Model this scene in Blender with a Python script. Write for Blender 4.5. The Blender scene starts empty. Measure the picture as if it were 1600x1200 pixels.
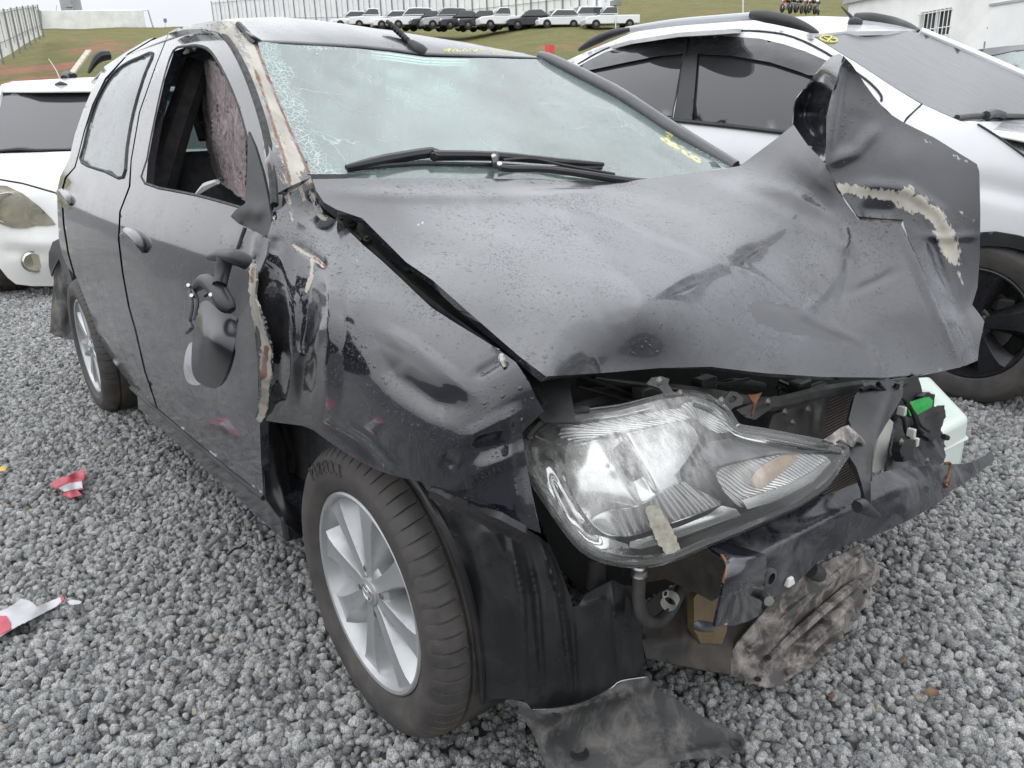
import bpy, bmesh, math, random
import numpy as np
from mathutils import Vector, Matrix
from mathutils.bvhtree import BVHTree
from mathutils.geometry import delaunay_2d_cdt
random.seed(7); np.random.seed(7)
S = bpy.context.scene
COL = S.collection

# ------------------------------------------------------------------ camera
CAM = np.array([1.23924706, -1.35707989, 1.17850689])
FW = np.array([-0.74851328, 0.57848324, -0.32416818])
RT = np.array([0.6193719, 0.78451814, -0.03016179])
UP = np.array([-0.23686773, 0.22335716, 0.94551851])
FPX = 1220.448                       # focal length in pixels of a 1600 px wide frame
cd = bpy.data.cameras.new('camera'); cam = bpy.data.objects.new('camera', cd); COL.objects.link(cam)
cd.sensor_width = 36.0; cd.lens = 36.0*FPX/1600.0; cd.clip_start = 0.05; cd.clip_end = 3000
cam.matrix_world = Matrix(((RT[0], UP[0], -FW[0], CAM[0]), (RT[1], UP[1], -FW[1], CAM[1]),
                           (RT[2], UP[2], -FW[2], CAM[2]), (0, 0, 0, 1)))
S.camera = cam
S.render.engine = 'CYCLES'
S.view_settings.view_transform = 'Standard'; S.view_settings.look = 'None'
S.view_settings.gamma = 1.0; S.view_settings.use_curve_mapping = False
S.view_settings.exposure = 0.64

# ------------------------------------------------------------------ overcast sky and soft sun
W = bpy.data.worlds.new('World'); S.world = W; W.use_nodes = True
SUN_EL, SUN_ROT = math.radians(58), math.radians(200)
def build_world():
    nt = W.node_tree; nt.nodes.clear()
    N = nt.nodes.new; L = nt.links.new
    out = N('ShaderNodeOutputWorld'); bg = N('ShaderNodeBackground'); L(bg.outputs[0], out.inputs[0])
    bg.inputs['Strength'].default_value = 0.1
    sky = N('ShaderNodeTexSky'); sky.sky_type = 'NISHITA'; sky.sun_disc = False
    sky.sun_elevation = SUN_EL; sky.sun_rotation = SUN_ROT; sky.dust_density = 4; sky.air_density = 1.2
    hs = N('ShaderNodeHueSaturation'); hs.inputs['Saturation'].default_value = 0.25; L(sky.outputs[0], hs.inputs['Color'])
    tc = N('ShaderNodeTexCoord'); sep = N('ShaderNodeSeparateXYZ'); L(tc.outputs['Generated'], sep.inputs[0])
    mr = N('ShaderNodeMapRange'); L(sep.outputs['Z'], mr.inputs['Value'])
    mr.inputs['From Min'].default_value = 0; mr.inputs['From Max'].default_value = 1
    mr.inputs['To Min'].default_value = 5.2; mr.inputs['To Max'].default_value = 15.5
    nz = N('ShaderNodeTexNoise'); nz.inputs['Scale'].default_value = 2.2; nz.inputs['Detail'].default_value = 5
    L(tc.outputs['Generated'], nz.inputs['Vector'])
    mz = N('ShaderNodeMapRange'); L(nz.outputs['Fac'], mz.inputs['Value'])
    mz.inputs['From Min'].default_value = .3; mz.inputs['From Max'].default_value = .7
    mz.inputs['To Min'].default_value = .88; mz.inputs['To Max'].default_value = 1.08
    mu = N('ShaderNodeMath'); mu.operation = 'MULTIPLY'; L(mr.outputs[0], mu.inputs[0]); L(mz.outputs[0], mu.inputs[1])
    vm = N('ShaderNodeVectorMath'); vm.operation = 'SCALE'; vm.inputs[0].default_value = (0.952, 0.985, 1.04); L(mu.outputs[0], vm.inputs['Scale'])
    mx = N('ShaderNodeMix'); mx.data_type = 'RGBA'; mx.inputs[0].default_value = 0.88     # cloud cover over the clear sky
    L(hs.outputs[0], mx.inputs[6]); L(vm.outputs[0], mx.inputs[7]); L(mx.outputs[2], bg.inputs['Color'])
build_world()
sd = bpy.data.lights.new('sun', 'SUN'); sd.energy = 0.5; sd.angle = math.radians(170); sd.color = (1, .97, .93)
sun = bpy.data.objects.new('sun', sd); COL.objects.link(sun)
_a = SUN_ROT; _d = Vector((math.sin(_a)*math.cos(SUN_EL), math.cos(_a)*math.cos(SUN_EL), math.sin(SUN_EL)))
sun.rotation_euler = _d.to_track_quat('Z', 'Y').to_euler(); sun.location = (0, 0, 20)

# ------------------------------------------------------------------ survey: where a sight line of the survey photo meets a known plane
def ray(px, py):
    return FW + RT*(px-800)/FPX - UP*(py-600)/FPX
def at(px, py, axis, v):
    d = ray(px, py)
    if axis == 'w': return CAM + d*v
    i = 'xyz'.index(axis)
    return CAM + d*(v-CAM[i])/d[i]
def pix(X):
    d = np.asarray(X, float)-CAM; w = d @ FW
    return 800+FPX*(d @ RT)/w, 600-FPX*(d @ UP)/w, w

# ------------------------------------------------------------------ object helpers
def tag(o, label=None, cat=None, group=None, kind=None):
    if label: o['label'] = label
    if cat: o['category'] = cat
    if group: o['group'] = group
    if kind: o['kind'] = kind
    return o
def thing(name, loc, label, cat, group=None, rz=0):
    o = bpy.data.objects.new(name, None); COL.objects.link(o)
    o.location = loc; o.rotation_euler = (0, 0, rz); o.empty_display_size = .2
    return tag(o, label, cat, group)
def basis(o):
    m = Matrix.LocRotScale(o.location, o.rotation_euler, None)
    return (basis(o.parent) @ o.matrix_parent_inverse @ m) if o.parent else m
def link(name, me, mats, parent=None, local=False, smooth=True):
    o = bpy.data.objects.new(name, me); COL.objects.link(o)
    if not isinstance(mats, (list, tuple)): mats = [mats]
    if not me.materials:
        for m in mats: me.materials.append(m)
    if smooth and me.polygons: me.polygons.foreach_set('use_smooth', [True]*len(me.polygons))
    if parent is not None:
        o.parent = parent
        if not local: o.matrix_parent_inverse = basis(parent).inverted()
    return o
def mesh_of(name, v, f):
    me = bpy.data.meshes.new(name)
    me.from_pydata([tuple(map(float, p)) for p in v], [], [tuple(map(int, q)) for q in f]); me.update()
    return me
class MB:
    """collects pieces of ONE part"""
    def __init__(s): s.v = []; s.f = []
    def add(s, v, f):
        b = len(s.v); s.v += [tuple(map(float, p)) for p in v]; s.f += [tuple(i+b for i in q) for q in f]; return s
    def box(s, c, d, R=None, taper=1.0):
        c = np.array(c, float); h = np.array(d, float)/2
        P = []
        for z in (-1, 1):
            k = taper if z > 0 else 1
            for x, y in ((-1, -1), (1, -1), (1, 1), (-1, 1)): P.append(np.array([x*h[0]*k, y*h[1]*k, z*h[2]]))
        if R is not None: P = [np.array(R) @ p for p in P]
        return s.add([c+p for p in P], [(3, 2, 1, 0), (4, 5, 6, 7), (0, 1, 5, 4), (1, 2, 6, 5), (2, 3, 7, 6), (3, 0, 4, 7)])
    def tube(s, pts, r, n=8, cap=True, smooth=3):
        P = [np.array(p, float) for p in pts]
        if smooth and len(P) > 2: P = catmull(P, smooth)
        rr = r if hasattr(r, '__len__') else [r]*len(P)
        if len(rr) != len(P): rr = np.interp(np.linspace(0, 1, len(P)), np.linspace(0, 1, len(rr)), rr)
        t0 = P[1]-P[0]; t0 = t0/np.linalg.norm(t0)
        a = np.cross(t0, [0, 0, 1.0]);
        if np.linalg.norm(a) < .1: a = np.cross(t0, [1.0, 0, 0])
        a /= np.linalg.norm(a); V = []; Fc = []
        for i, p in enumerate(P):
            t = P[min(i+1, len(P)-1)]-P[max(i-1, 0)]; t = t/(np.linalg.norm(t)+1e-9)
            a = a-t*(a @ t); a /= np.linalg.norm(a)+1e-9; b = np.cross(t, a)
            for k in range(n):
                q = 2*math.pi*k/n; V.append(p+rr[i]*(a*math.cos(q)+b*math.sin(q)))
        for i in range(len(P)-1):
            for k in range(n):
                k2 = (k+1) % n; Fc.append((i*n+k, i*n+k2, (i+1)*n+k2, (i+1)*n+k))
        if cap: Fc += [tuple(range(n-1, -1, -1)), tuple((len(P)-1)*n+k for k in range(n))]
        return s.add(V, Fc)
    def lathe(s, prof, c=(0, 0, 0), ax='y', n=48, a0=0, a1=2*math.pi):
        """prof: (radius, axial) pairs"""
        full = abs(a1-a0-2*math.pi) < 1e-6; m = n if full else n+1; V = []; Fc = []
        for i in range(m):
            a = a0+(a1-a0)*i/n; ca, sa = math.cos(a), math.sin(a)
            for r, h in prof:
                p = {'y': (r*ca, h, r*sa), 'x': (h, r*ca, r*sa), 'z': (r*ca, r*sa, h)}[ax]
                V.append((c[0]+p[0], c[1]+p[1], c[2]+p[2]))
        k = len(prof)
        for i in range(n):
            j = (i+1) % m
            for q in range(k-1): Fc.append((i*k+q, i*k+q+1, j*k+q+1, j*k+q))
        return s.add(V, Fc)
    def prism(s, poly, fn, t0, t1):
        """poly of 2D points, fn(u, v, t) -> xyz, between t0 and t1"""
        n = len(poly)
        V = [fn(u, v, t0) for u, v in poly]+[fn(u, v, t1) for u, v in poly]
        return s.add(V, [tuple(range(n-1, -1, -1)), tuple(range(n, 2*n))]+[(i, (i+1) % n, n+(i+1) % n, n+i) for i in range(n)])
    def grid(s, rows):
        nr, nc = len(rows), len(rows[0])
        return s.add([p for r in rows for p in r], [(i*nc+j, i*nc+j+1, (i+1)*nc+j+1, (i+1)*nc+j) for i in range(nr-1) for j in range(nc-1)])
    def build(s, name, mat, parent=None, smooth=False, bevel=0, local=False, thick=0, auto=True, seg=2):
        me = mesh_of(name, s.v, s.f)
        bm = bmesh.new(); bm.from_mesh(me); bmesh.ops.recalc_face_normals(bm, faces=bm.faces); bm.to_mesh(me); bm.free()
        o = link(name, me, mat, parent, local, smooth)
        if thick:
            m = o.modifiers.new('shell', 'SOLIDIFY'); m.thickness = thick; m.offset = 0
        if bevel:
            m = o.modifiers.new('edge', 'BEVEL'); m.width = bevel; m.segments = seg; m.limit_method = 'ANGLE'; m.angle_limit = math.radians(35); m.harden_normals = False
        if smooth and auto:
            try: me.set_sharp_from_angle(angle=math.radians(42))
            except Exception: pass
        return o
def catmull(P, k, closed=False):
    P = [np.array(p, float) for p in P]; n = len(P); out = []
    for i in range(n if closed else n-1):
        if closed: a, b, c, d = P[(i-1) % n], P[i], P[(i+1) % n], P[(i+2) % n]
        else: a, b, c, d = P[max(i-1, 0)], P[i], P[i+1], P[min(i+2, n-1)]
        for j in range(k):
            t = j/k
            out.append(.5*((2*b)+(-a+c)*t+(2*a-5*b+4*c-d)*t*t+(-a+3*b-3*c+d)*t**3))
    if not closed: out.append(P[-1])
    return out
def inpoly(P, poly):
    P = np.asarray(P, float); x, y = P[:, 0], P[:, 1]; r = np.zeros(len(P), bool); n = len(poly)
    for i in range(n):
        x0, y0 = poly[i]; x1, y1 = poly[(i+1) % n]
        if y0 == y1: continue
        c = ((y0 > y) != (y1 > y)) & (x < (x1-x0)*(y-y0)/(y1-y0)+x0); r ^= c
    return r
def dist_path(P, path):
    """distance to a polyline and position along it (0..1)"""
    P = np.asarray(P, float); D = np.full(len(P), 1e9); T = np.zeros(len(P)); path = np.asarray(path, float)
    if len(path) == 1: return np.hypot(*(P-path[0]).T), T
    sl = np.hypot(*(path[1:]-path[:-1]).T); cum = np.r_[0, np.cumsum(sl)]; tot = cum[-1]
    for i in range(len(path)-1):
        a, b = path[i], path[i+1]; ab = b-a; t = np.clip(((P-a) @ ab)/(ab @ ab+1e-12), 0, 1)
        d = np.hypot(*(P-(a+t[:, None]*ab)).T); m = d < D; D[m] = d[m]; T[m] = (cum[i]+t[m]*sl[i])/tot
    return D, T
def densify(poly, step):
    out = []
    n = len(poly)
    for i in range(n):
        a = np.array(poly[i], float); b = np.array(poly[(i+1) % n], float); k = max(1, int(round(np.hypot(*(b-a))/step)))
        for j in range(k): out.append(tuple(a+(b-a)*j/k))
    return out
def smooth_loop(poly, k=4):
    return [tuple(p) for p in catmull(poly, k, True)]
class Surf:
    """smooth surface through surveyed points: thin-plate spline of inverse depth"""
    def __init__(s, ctrl, lam=1e-4):
        X = []; Z = []
        for c in ctrl:
            if len(c) == 3: px, py, w = pix(c)
            else:
                p = at(*c); px, py, w = c[0], c[1], (p-CAM) @ FW
            X.append((px/200., py/200.)); Z.append(1/w)
        s.X = np.array(X); n = len(X)
        K = s._k(s.X, s.X)+lam*np.eye(n); Pm = np.c_[np.ones(n), s.X]
        A = np.block([[K, Pm], [Pm.T, np.zeros((3, 3))]])
        s.c = np.linalg.lstsq(A, np.r_[Z, 0, 0, 0], rcond=None)[0]
    def _k(s, A, B):
        r2 = ((A[:, None]-B[None])**2).sum(-1); return .5*r2*np.log(r2+1e-12)
    def w(s, P):
        Q = np.asarray(P, float)/200.; n = len(s.X)
        return 1/(s._k(Q, s.X) @ s.c[:n]+np.c_[np.ones(len(Q)), Q] @ s.c[n:])
    def P(s, px, py, off=0):
        return CAM+ray(px, py)*(s.w([(px, py)])[0]-off)
def vnoise(P, seed=0):
    """cheap smooth pseudo noise, about -1..1"""
    P = np.asarray(P, float); r = np.random.RandomState(seed); out = 0
    for k in range(6):
        d = r.normal(size=3); d /= np.linalg.norm(d); out = out+np.sin(P @ d*r.uniform(.7, 1.6)*6.28+r.uniform(0, 6.28))
    return out/3.2
def sheet(name, outline, surf, mat, parent=None, step=9, thick=.0015, ridges=(), holes=(), attrs=None, noise=0, nscale=4, seed=1, smooth=False, off=0, sharp=None, mirror=False, local=False, jag=0):
    """a curved panel of real thickness: surveyed outline, surf gives its place, ridges = (path, height_m, half_width, sharpness)"""
    if isinstance(surf, (list, tuple)): surf = Surf(surf)
    if smooth: outline = smooth_loop(outline)
    B = densify(outline, step)
    if jag:
        rr = np.random.RandomState(seed); B = [(x+rr.normal()*jag, y+rr.normal()*jag) for x, y in B]
    Hs = [densify(h, step) for h in holes]
    O = np.array(B); x0, y0 = O.min(0); x1, y1 = O.max(0); G = []
    rs = np.random.RandomState(3); h = step*.87; j = 0; y = y0
    while y < y1:
        x = x0+(step/2 if j % 2 else 0)
        while x < x1: G.append((x+rs.uniform(-.06, .06)*step, y+rs.uniform(-.06, .06)*step)); x += step
        y += h; j += 1
    allb = B+[p for q in Hs for p in q]
    if G:
        G = np.array(G); m = inpoly(G, B)
        for q in Hs: m &= ~inpoly(G, q)
        G = G[m]
        if len(G):
            bb = np.array(allb); dmin = np.array([np.min((bb[:, 0]-g[0])**2+(bb[:, 1]-g[1])**2) for g in G])
            G = G[dmin > (.55*step)**2]
    V = list(map(tuple, allb))+[tuple(g) for g in G]
    E = []; b = 0
    for q in [B]+Hs:
        E += [(b+i, b+(i+1) % len(q)) for i in range(len(q))]; b += len(q)
    vo, eo, fo, *_ = delaunay_2d_cdt([Vector(p) for p in V], E, [], 0, 1e-4)
    Q = np.array([tuple(p) for p in vo]); F = np.array([tuple(f) for f in fo if len(f) == 3])
    ctr = Q[F].mean(1); m = inpoly(ctr, B)
    for q in Hs: m &= ~inpoly(ctr, q)
    F = F[m]
    w = surf.w(Q)
    for path, amp, wd, *sh in ridges:
        D, T = dist_path(Q, path); k = sh[0] if sh else 0
        u = D/wd; prof = np.exp(-u*u*1.5)*(1-k)+np.clip(1-u, 0, 1)*k
        tp = np.clip(np.minimum(T, 1-T)*4+.15, 0, 1) if len(path) > 1 else 1
        w = w-amp*prof*tp
    X = CAM+(RT*((Q[:, 0:1]-800)/FPX)-UP*((Q[:, 1:2]-600)/FPX)+FW)*(w[:, None]-off)
    if noise: X = X+(-FW)*(noise*vnoise(X*nscale, seed))[:, None]
    if mirror: X = np.c_[X[:, 0], -X[:, 1]*(.86-.17*np.clip((X[:, 2]-.85)/.4, 0, 1)), X[:, 2]-.02]
    # orient towards the survey point
    n = np.cross(X[F[:, 1]]-X[F[:, 0]], X[F[:, 2]]-X[F[:, 0]])
    fl = (n*((CAM*np.array([1, -1, 1]) if mirror else CAM)-X[F[:, 0]])).sum(1) < 0; F[fl] = F[fl][:, ::-1]
    used = np.unique(F); mp = -np.ones(len(X), int); mp[used] = np.arange(len(used)); X = X[used]; Q = Q[used]; F = mp[F]
    if thick:                                   # back skin and a rim with edges of its own, so the face shades cleanly
        n = np.cross(X[F[:, 1]]-X[F[:, 0]], X[F[:, 2]]-X[F[:, 0]]); vn = np.zeros_like(X)
        for k in range(3): np.add.at(vn, F[:, k], n)
        vn /= np.linalg.norm(vn, axis=1)[:, None]+1e-12; Y = X-vn*thick; m = len(X)
        ed = {}
        for f in F:
            for k in range(3): ed[(f[k], f[(k+1) % 3])] = 1
        be = [e for e in ed if (e[1], e[0]) not in ed]; bv = sorted({i for e in be for i in e}); ix = {v: i for i, v in enumerate(bv)}; q = len(bv)
        Rm = [(2*m+ix[a_], 2*m+q+ix[a_], 2*m+q+ix[b_], 2*m+ix[b_]) for a_, b_ in be]
        X = np.vstack([X, Y, X[bv], Y[bv]]); Q = np.vstack([Q, Q, Q[bv], Q[bv]])
        F = [tuple(f) for f in F]+[tuple(f+m)[::-1] for f in F]+Rm
    me = mesh_of(name, X, F)
    if attrs:
        for an, specs in attrs.items():
            val = np.zeros(len(Q))
            for sp in specs:
                if sp == 'all': val[:] = 1; continue
                path, rad, st = sp[:3]
                if rad == 0: val = np.maximum(val, st*inpoly(Q, path)); continue
                D, T = dist_path(Q, path); val = np.maximum(val, st*np.clip(1.25-D/rad, 0, 1))
            a = me.attributes.new(an, 'FLOAT', 'POINT'); a.data.foreach_set('value', val.astype(np.float32))
    o = link(name, me, mat, parent, local)
    if sharp:
        try: me.set_sharp_from_angle(angle=math.radians(sharp))
        except Exception: pass
    return o
def text_mesh(txt, size=1.0, extrude=.02):
    cu = bpy.data.curves.new('t', 'FONT'); cu.body = txt; cu.size = size; cu.extrude = extrude; cu.align_x = 'CENTER'; cu.align_y = 'CENTER'; cu.resolution_u = 3
    ob = bpy.data.objects.new('t', cu); COL.objects.link(ob)
    dg = bpy.context.evaluated_depsgraph_get(); me = ob.evaluated_get(dg).to_mesh()
    v = [tuple(p.co) for p in me.vertices]; f = [tuple(p.vertices) for p in me.polygons]
    ob.evaluated_get(dg).to_mesh_clear(); bpy.data.objects.remove(ob); bpy.data.curves.remove(cu)
    return v, f
def copy_tree(o, parent=None):
    c = o.copy(); COL.objects.link(c); c.parent = parent
    for ch in o.children: copy_tree(ch, c)
    return c
# ------------------------------------------------------------------ materials
class NT:
    def __init__(s, name):
        s.m = bpy.data.materials.new(name); s.m.use_nodes = True; s.t = s.m.node_tree; s.t.nodes.clear()
        s.out = s.t.nodes.new('ShaderNodeOutputMaterial')
    def n(s, typ, out=0, props=None, **ins):
        nd = s.t.nodes.new('ShaderNode'+typ)
        for k, v in (props or {}).items(): setattr(nd, k, v)
        for k, v in ins.items():
            k = int(k[1:]) if k[0] == '_' and k[1:].isdigit() else k.replace('_', ' ')
            s.put(nd.inputs[k], v)
        nd_out = nd.outputs[out]
        return nd_out
    def put(s, sock, v):
        if isinstance(v, bpy.types.NodeSocket): s.t.links.new(v, sock)
        else:
            if sock.type == 'RGBA' and len(v) == 3: v = (*v, 1)
            sock.default_value = v
    def coord(s, k='Object'): return s.n('TexCoord', k)
    def noise(s, scale, detail=4, rough=.55, vec=None, dist=0, out='Fac'):
        return s.n('TexNoise', out, Vector=vec or s.coord(), Scale=scale, Detail=detail, Roughness=rough, Distortion=dist)
    def ramp(s, f, lo, hi, a=0., b=1.):
        return s.n('MapRange', 0, {'clamp': True}, Value=f, From_Min=lo, From_Max=hi, To_Min=a, To_Max=b)
    def mix(s, f, a, b):
        return s.n('Mix', 2, {'data_type': 'RGBA'}, _0=f, _6=a, _7=b)
    def math(s, op, a, b=0.): return s.n('Math', 0, {'operation': op}, _0=a, _1=b)
    def attr(s, nm, out='Fac'): return s.n('Attribute', out, {'attribute_name': nm})
    def scale(s, v, xyz): return s.n('Mapping', 0, None, Vector=v, Scale=xyz)
    def done(s, sh, disp=None):
        s.t.links.new(sh, s.out.inputs[0]); return s.m
    def drops(s, big=95, small=330, amt=.62, dist=.0018, film=.5):
        """rain drops standing on a surface: relief only"""
        co = s.coord()
        hs = []
        for sc, th, k, rr in ((big, .36, 1., amt), (big*1.9, .40, .6, amt), (small, .48, film*1.1, .85)):
            v = s.t.nodes.new('ShaderNodeTexVoronoi'); v.inputs['Scale'].default_value = sc
            nz = s.n('TexNoise', 'Color', Vector=co, Scale=sc*.6, Detail=1.)
            vv = s.n('VectorMath', 0, {'operation': 'MULTIPLY_ADD'}, _0=nz, _1=(.7/sc, .7/sc, .7/sc), _2=co)
            s.t.links.new(vv, v.inputs['Vector'])
            cs = s.n('SeparateColor', 0, None, Color=v.outputs['Color'])
            r = s.math('MULTIPLY', s.ramp(cs, 1-rr, 1., 0., th), s.ramp(s.n('TexNoise', 0, None, Vector=co, Scale=7.+sc*.02, Detail=3.), .32, .66, .35, 1.12))
            d = s.math('DIVIDE', v.outputs['Distance'], s.math('ADD', r, .0001))
            h = s.math('SQRT', s.math('MAXIMUM', s.math('SUBTRACT', 1., s.math('MULTIPLY', d, d)), 0.))
            hs.append(s.math('MULTIPLY', s.math('MULTIPLY', h, r), k*95/sc*2.2))
        h = s.math('ADD', hs[0], s.math('ADD', hs[1], hs[2]))
        return h, dist
def bsdf(t, **k):
    return t.n('BsdfPrincipled', 0, None, **k)
def simple(name, col, rough=.5, metal=0., var=.25, scale=8, bump=0, bscale=60, spec=.5, coat=0.):
    t = NT(name); f = t.noise(scale, 5)
    c = t.mix(t.ramp(f, .3, .7), tuple(x*(1-var) for x in col), tuple(min(1, x*(1+var)) for x in col))
    kw = dict(Base_Color=c, Roughness=t.ramp(t.noise(scale*2.3, 3), .3, .7, max(.02, rough*.8), min(1, rough*1.2)), Metallic=metal)
    kw['Specular IOR Level'] = spec; kw['Coat_Weight'] = coat
    if bump: kw['Normal'] = t.n('Bump', 0, None, Strength=bump, Distance=.002, Height=t.noise(bscale, 4))
    return t.done(bsdf(t, **kw))
M = {}
def paint_black(name, dust=.17, matte=.0, amt=.74, film=1.1, strength=1.):
    t = NT(name); co = t.coord()
    wear = t.attr('wear'); rust = t.attr('rust'); da = t.attr('dust')
    st = t.noise(38, 6, .7, t.scale(co, (.35, 1.4, .6)))
    fine = t.noise(170, 4, .7, t.scale(co, (.3, 1.6, .5)))
    nn = t.math('ADD', t.math('MULTIPLY', t.math('SUBTRACT', st, .5), 1.7), t.math('MULTIPLY', t.math('SUBTRACT', fine, .5), .9))
    wm = t.ramp(t.math('ADD', wear, t.math('MULTIPLY', nn, t.math('MINIMUM', t.math('MULTIPLY', wear, 3.), 1.))), .44, .56)
    pr = t.mix(t.ramp(t.noise(14, 5), .35, .65), (.50, .47, .40), (.33, .31, .27))
    rm = t.ramp(t.math('ADD', rust, t.math('MULTIPLY', nn, t.math('MINIMUM', t.math('MULTIPLY', rust, 3.), 1.))), .42, .62)
    rc = t.mix(t.ramp(t.noise(60, 4), .35, .65), (.22, .095, .045), (.13, .07, .045))
    dn = t.ramp(t.noise(7, 8, .68, co, 1.2), .32, .72, 0., 1.)
    dn2 = t.math('MULTIPLY', dn, t.ramp(t.noise(90, 4, .7), .3, .7, .55, 1.))
    wet = t.ramp(t.math('ADD', t.attr('wet'), t.math('MULTIPLY', t.math('SUBTRACT', t.noise(30, 4), .5), .25)), .42, .5); dry = t.math('SUBTRACT', 1., t.math('MULTIPLY', wet, .95))  # patches put dark reflections into the colour, with less dust and fewer drops
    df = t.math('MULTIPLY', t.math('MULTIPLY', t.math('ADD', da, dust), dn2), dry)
    base = t.mix(df, (.0075, .008, .0125), (.15, .155, .172))
    base = t.mix(wm, base, pr); base = t.mix(rm, base, rc)
    sc = t.ramp(t.noise(26, 3, .5, t.scale(co, (1.5, 14, 3))), .725, .75, 0., .3)       # hairline scuffs
    base = t.mix(t.math('MULTIPLY', sc, t.ramp(t.noise(6, 2), .5, .62)), base, (.3, .3, .3))
    wr = t.math('MAXIMUM', wm, rm)
    ro = t.math('ADD', t.ramp(t.noise(9, 4), .35, .65, .07+matte, .15+matte), t.math('MULTIPLY', df, .55))
    ro = t.math('MINIMUM', t.math('ADD', ro, t.math('MULTIPLY', wr, .45)), .9)
    h, d = t.drops(amt=amt, film=film)
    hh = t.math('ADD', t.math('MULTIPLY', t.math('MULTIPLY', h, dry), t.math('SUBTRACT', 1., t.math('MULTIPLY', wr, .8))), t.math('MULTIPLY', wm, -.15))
    nrm = t.n('Bump', 0, None, Strength=strength, Distance=d, Height=hh)
    return t.done(bsdf(t, Base_Color=base, Roughness=ro, Normal=nrm, Coat_Weight=t.math('MULTIPLY', t.math('SUBTRACT', 1., wr), .9), Coat_Roughness=.07, Coat_Normal=nrm))
M['paint'] = paint_black('black_paint')
M['hood'] = paint_black('black_hood_paint', dust=.17, matte=.02, amt=.66, film=1.6, strength=1.)
M['door'] = paint_black('black_door_paint', dust=.03, amt=.4, film=.4, strength=.7)
M['roof'] = paint_black('black_roof_paint', dust=.35, matte=.12, amt=.5, film=1.2)
def plastic(name, col=(.012, .012, .013), rough=.38, dust=.25, dcol=(.17, .155, .14), drop=True, dsc=6):
    t = NT(name); dn = t.ramp(t.noise(dsc, 9, .7, None, .6), .45, .75, 0., dust)
    base = t.mix(dn, col, dcol)
    h, d = t.drops(amt=.25, film=.2)
    g = t.noise(320, 3)
    hh = t.math('ADD', t.math('MULTIPLY', h, .8 if drop else 0.), t.math('MULTIPLY', g, .06))
    nrm = t.n('Bump', 0, None, Strength=.5, Distance=d, Height=hh)
    return t.done(bsdf(t, Base_Color=base, Roughness=t.math('ADD', t.ramp(t.noise(5, 5), .3, .7, rough*.75, rough*1.2), t.math('MULTIPLY', dn, .4)), Normal=nrm))
M['plastic'] = plastic('black_plastic', (.012, .012, .014))
M['liner'] = plastic('liner_plastic', (.014, .014, .016), .3, .3, (.10, .10, .10))
M['mirror_shell'] = plastic('mirror_shell', (.006, .006, .010), .2, .05, (.1, .1, .1))
M['trim'] = plastic('grey_trim', (.022, .022, .023), .5, .2, (.10, .10, .10))
M['muddy'] = plastic('muddy_plastic', (.07, .064, .06), .6, 1.3, (.40, .355, .325), False, 21)
M['dirty_flap'] = plastic('dirty_flap_plastic', (.03, .03, .03), .5, .75, (.26, .24, .22), True, 13)
M['dirt_dark'] = plastic('dirty_dark_plastic', (.03, .028, .026), .65, .8, (.13, .105, .085), False, 7)
M['beam'] = plastic('beam_metal', (.018, .019, .024), .28, .7, (.19, .19, .19), False, 11)
M['under'] = simple('dark_engine_bay', (.016, .016, .016), .6, 0, .4, 10, .3)
M['under2'] = simple('dusty_engine_metal', (.06, .058, .055), .55, .3, .5, 14, .3)
M['interior'] = simple('dark_interior', (.04, .04, .042), .8, 0, .3, 20, .3, 200)
M['seat'] = simple('seat_fabric', (.055, .055, .06), .9, 0, .3, 40, .5, 350)
M['rubber'] = simple('seal_rubber', (.010, .010, .010), .6, 0, .2, 30)
M['chrome'] = simple('chrome', (.8, .8, .8), .12, 1., .08, 30, .15, 40)
M['steel'] = simple('dull_steel', (.45, .44, .42), .35, 1., .2, 30)
M['rusty'] = simple('rusty_steel', (.17, .075, .035), .75, .2, .5, 40, .4)
M['disc'] = simple('brake_disc', (.17, .155, .14), .5, .7, .3, 20)
M['white_plastic'] = simple('white_plastic', (.6, .6, .56), .45, 0, .1, 10)
M['yellow_box'] = simple('tan_plastic', (.14, .10, .05), .6, 0, .3, 10)
M['airbag'] = simple('airbag_cloth', (.78, .84, .81), .9, 0, .08, 12, .5, 25)  # pale colour standing for light seen through the cabin
M['headliner'] = simple('pale_cloth', (.45, .45, .44), .9, 0, .1, 12, .4, 90)
def mat_tyre():
    t = NT('tyre_rubber'); d = t.ramp(t.noise(9, 8, .7), .40, .72, .1, .75)
    o = t.ramp(t.noise(7, 6, .65, None, 1.), .48, .66, 0., .85)
    base = t.mix(d, (.034, .032, .031), (.105, .094, .086)); base = t.mix(t.math('MULTIPLY', o, t.attr('mud')), base, (.22, .13, .055))
    return t.done(bsdf(t, Base_Color=base, Roughness=t.ramp(d, .0, .75, .5, .85), Normal=t.n('Bump', 0, None, Strength=.35, Distance=.002, Height=t.noise(120, 5))))
M['tyre'] = mat_tyre()
def mat_alloy():
    t = NT('alloy_silver'); g = t.ramp(t.noise(11, 8, .7), .5, .8, 0., .45)
    base = t.mix(g, (.44, .45, .455), (.22, .20, .18)); sp = t.ramp(t.noise(140, 3), .69, .73, 0., .5)
    base = t.mix(sp, base, (.12, .10, .08))
    return t.done(bsdf(t, Base_Color=base, Metallic=.55, Roughness=t.ramp(g, 0, .45, .28, .55), Normal=t.n('Bump', 0, None, Strength=.12, Distance=.001, Height=t.noise(200, 4))))
M['alloy'] = mat_alloy()
M['alloy_dark'] = simple('alloy_dark', (.018, .018, .02), .3, .3, .2, 20)
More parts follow.
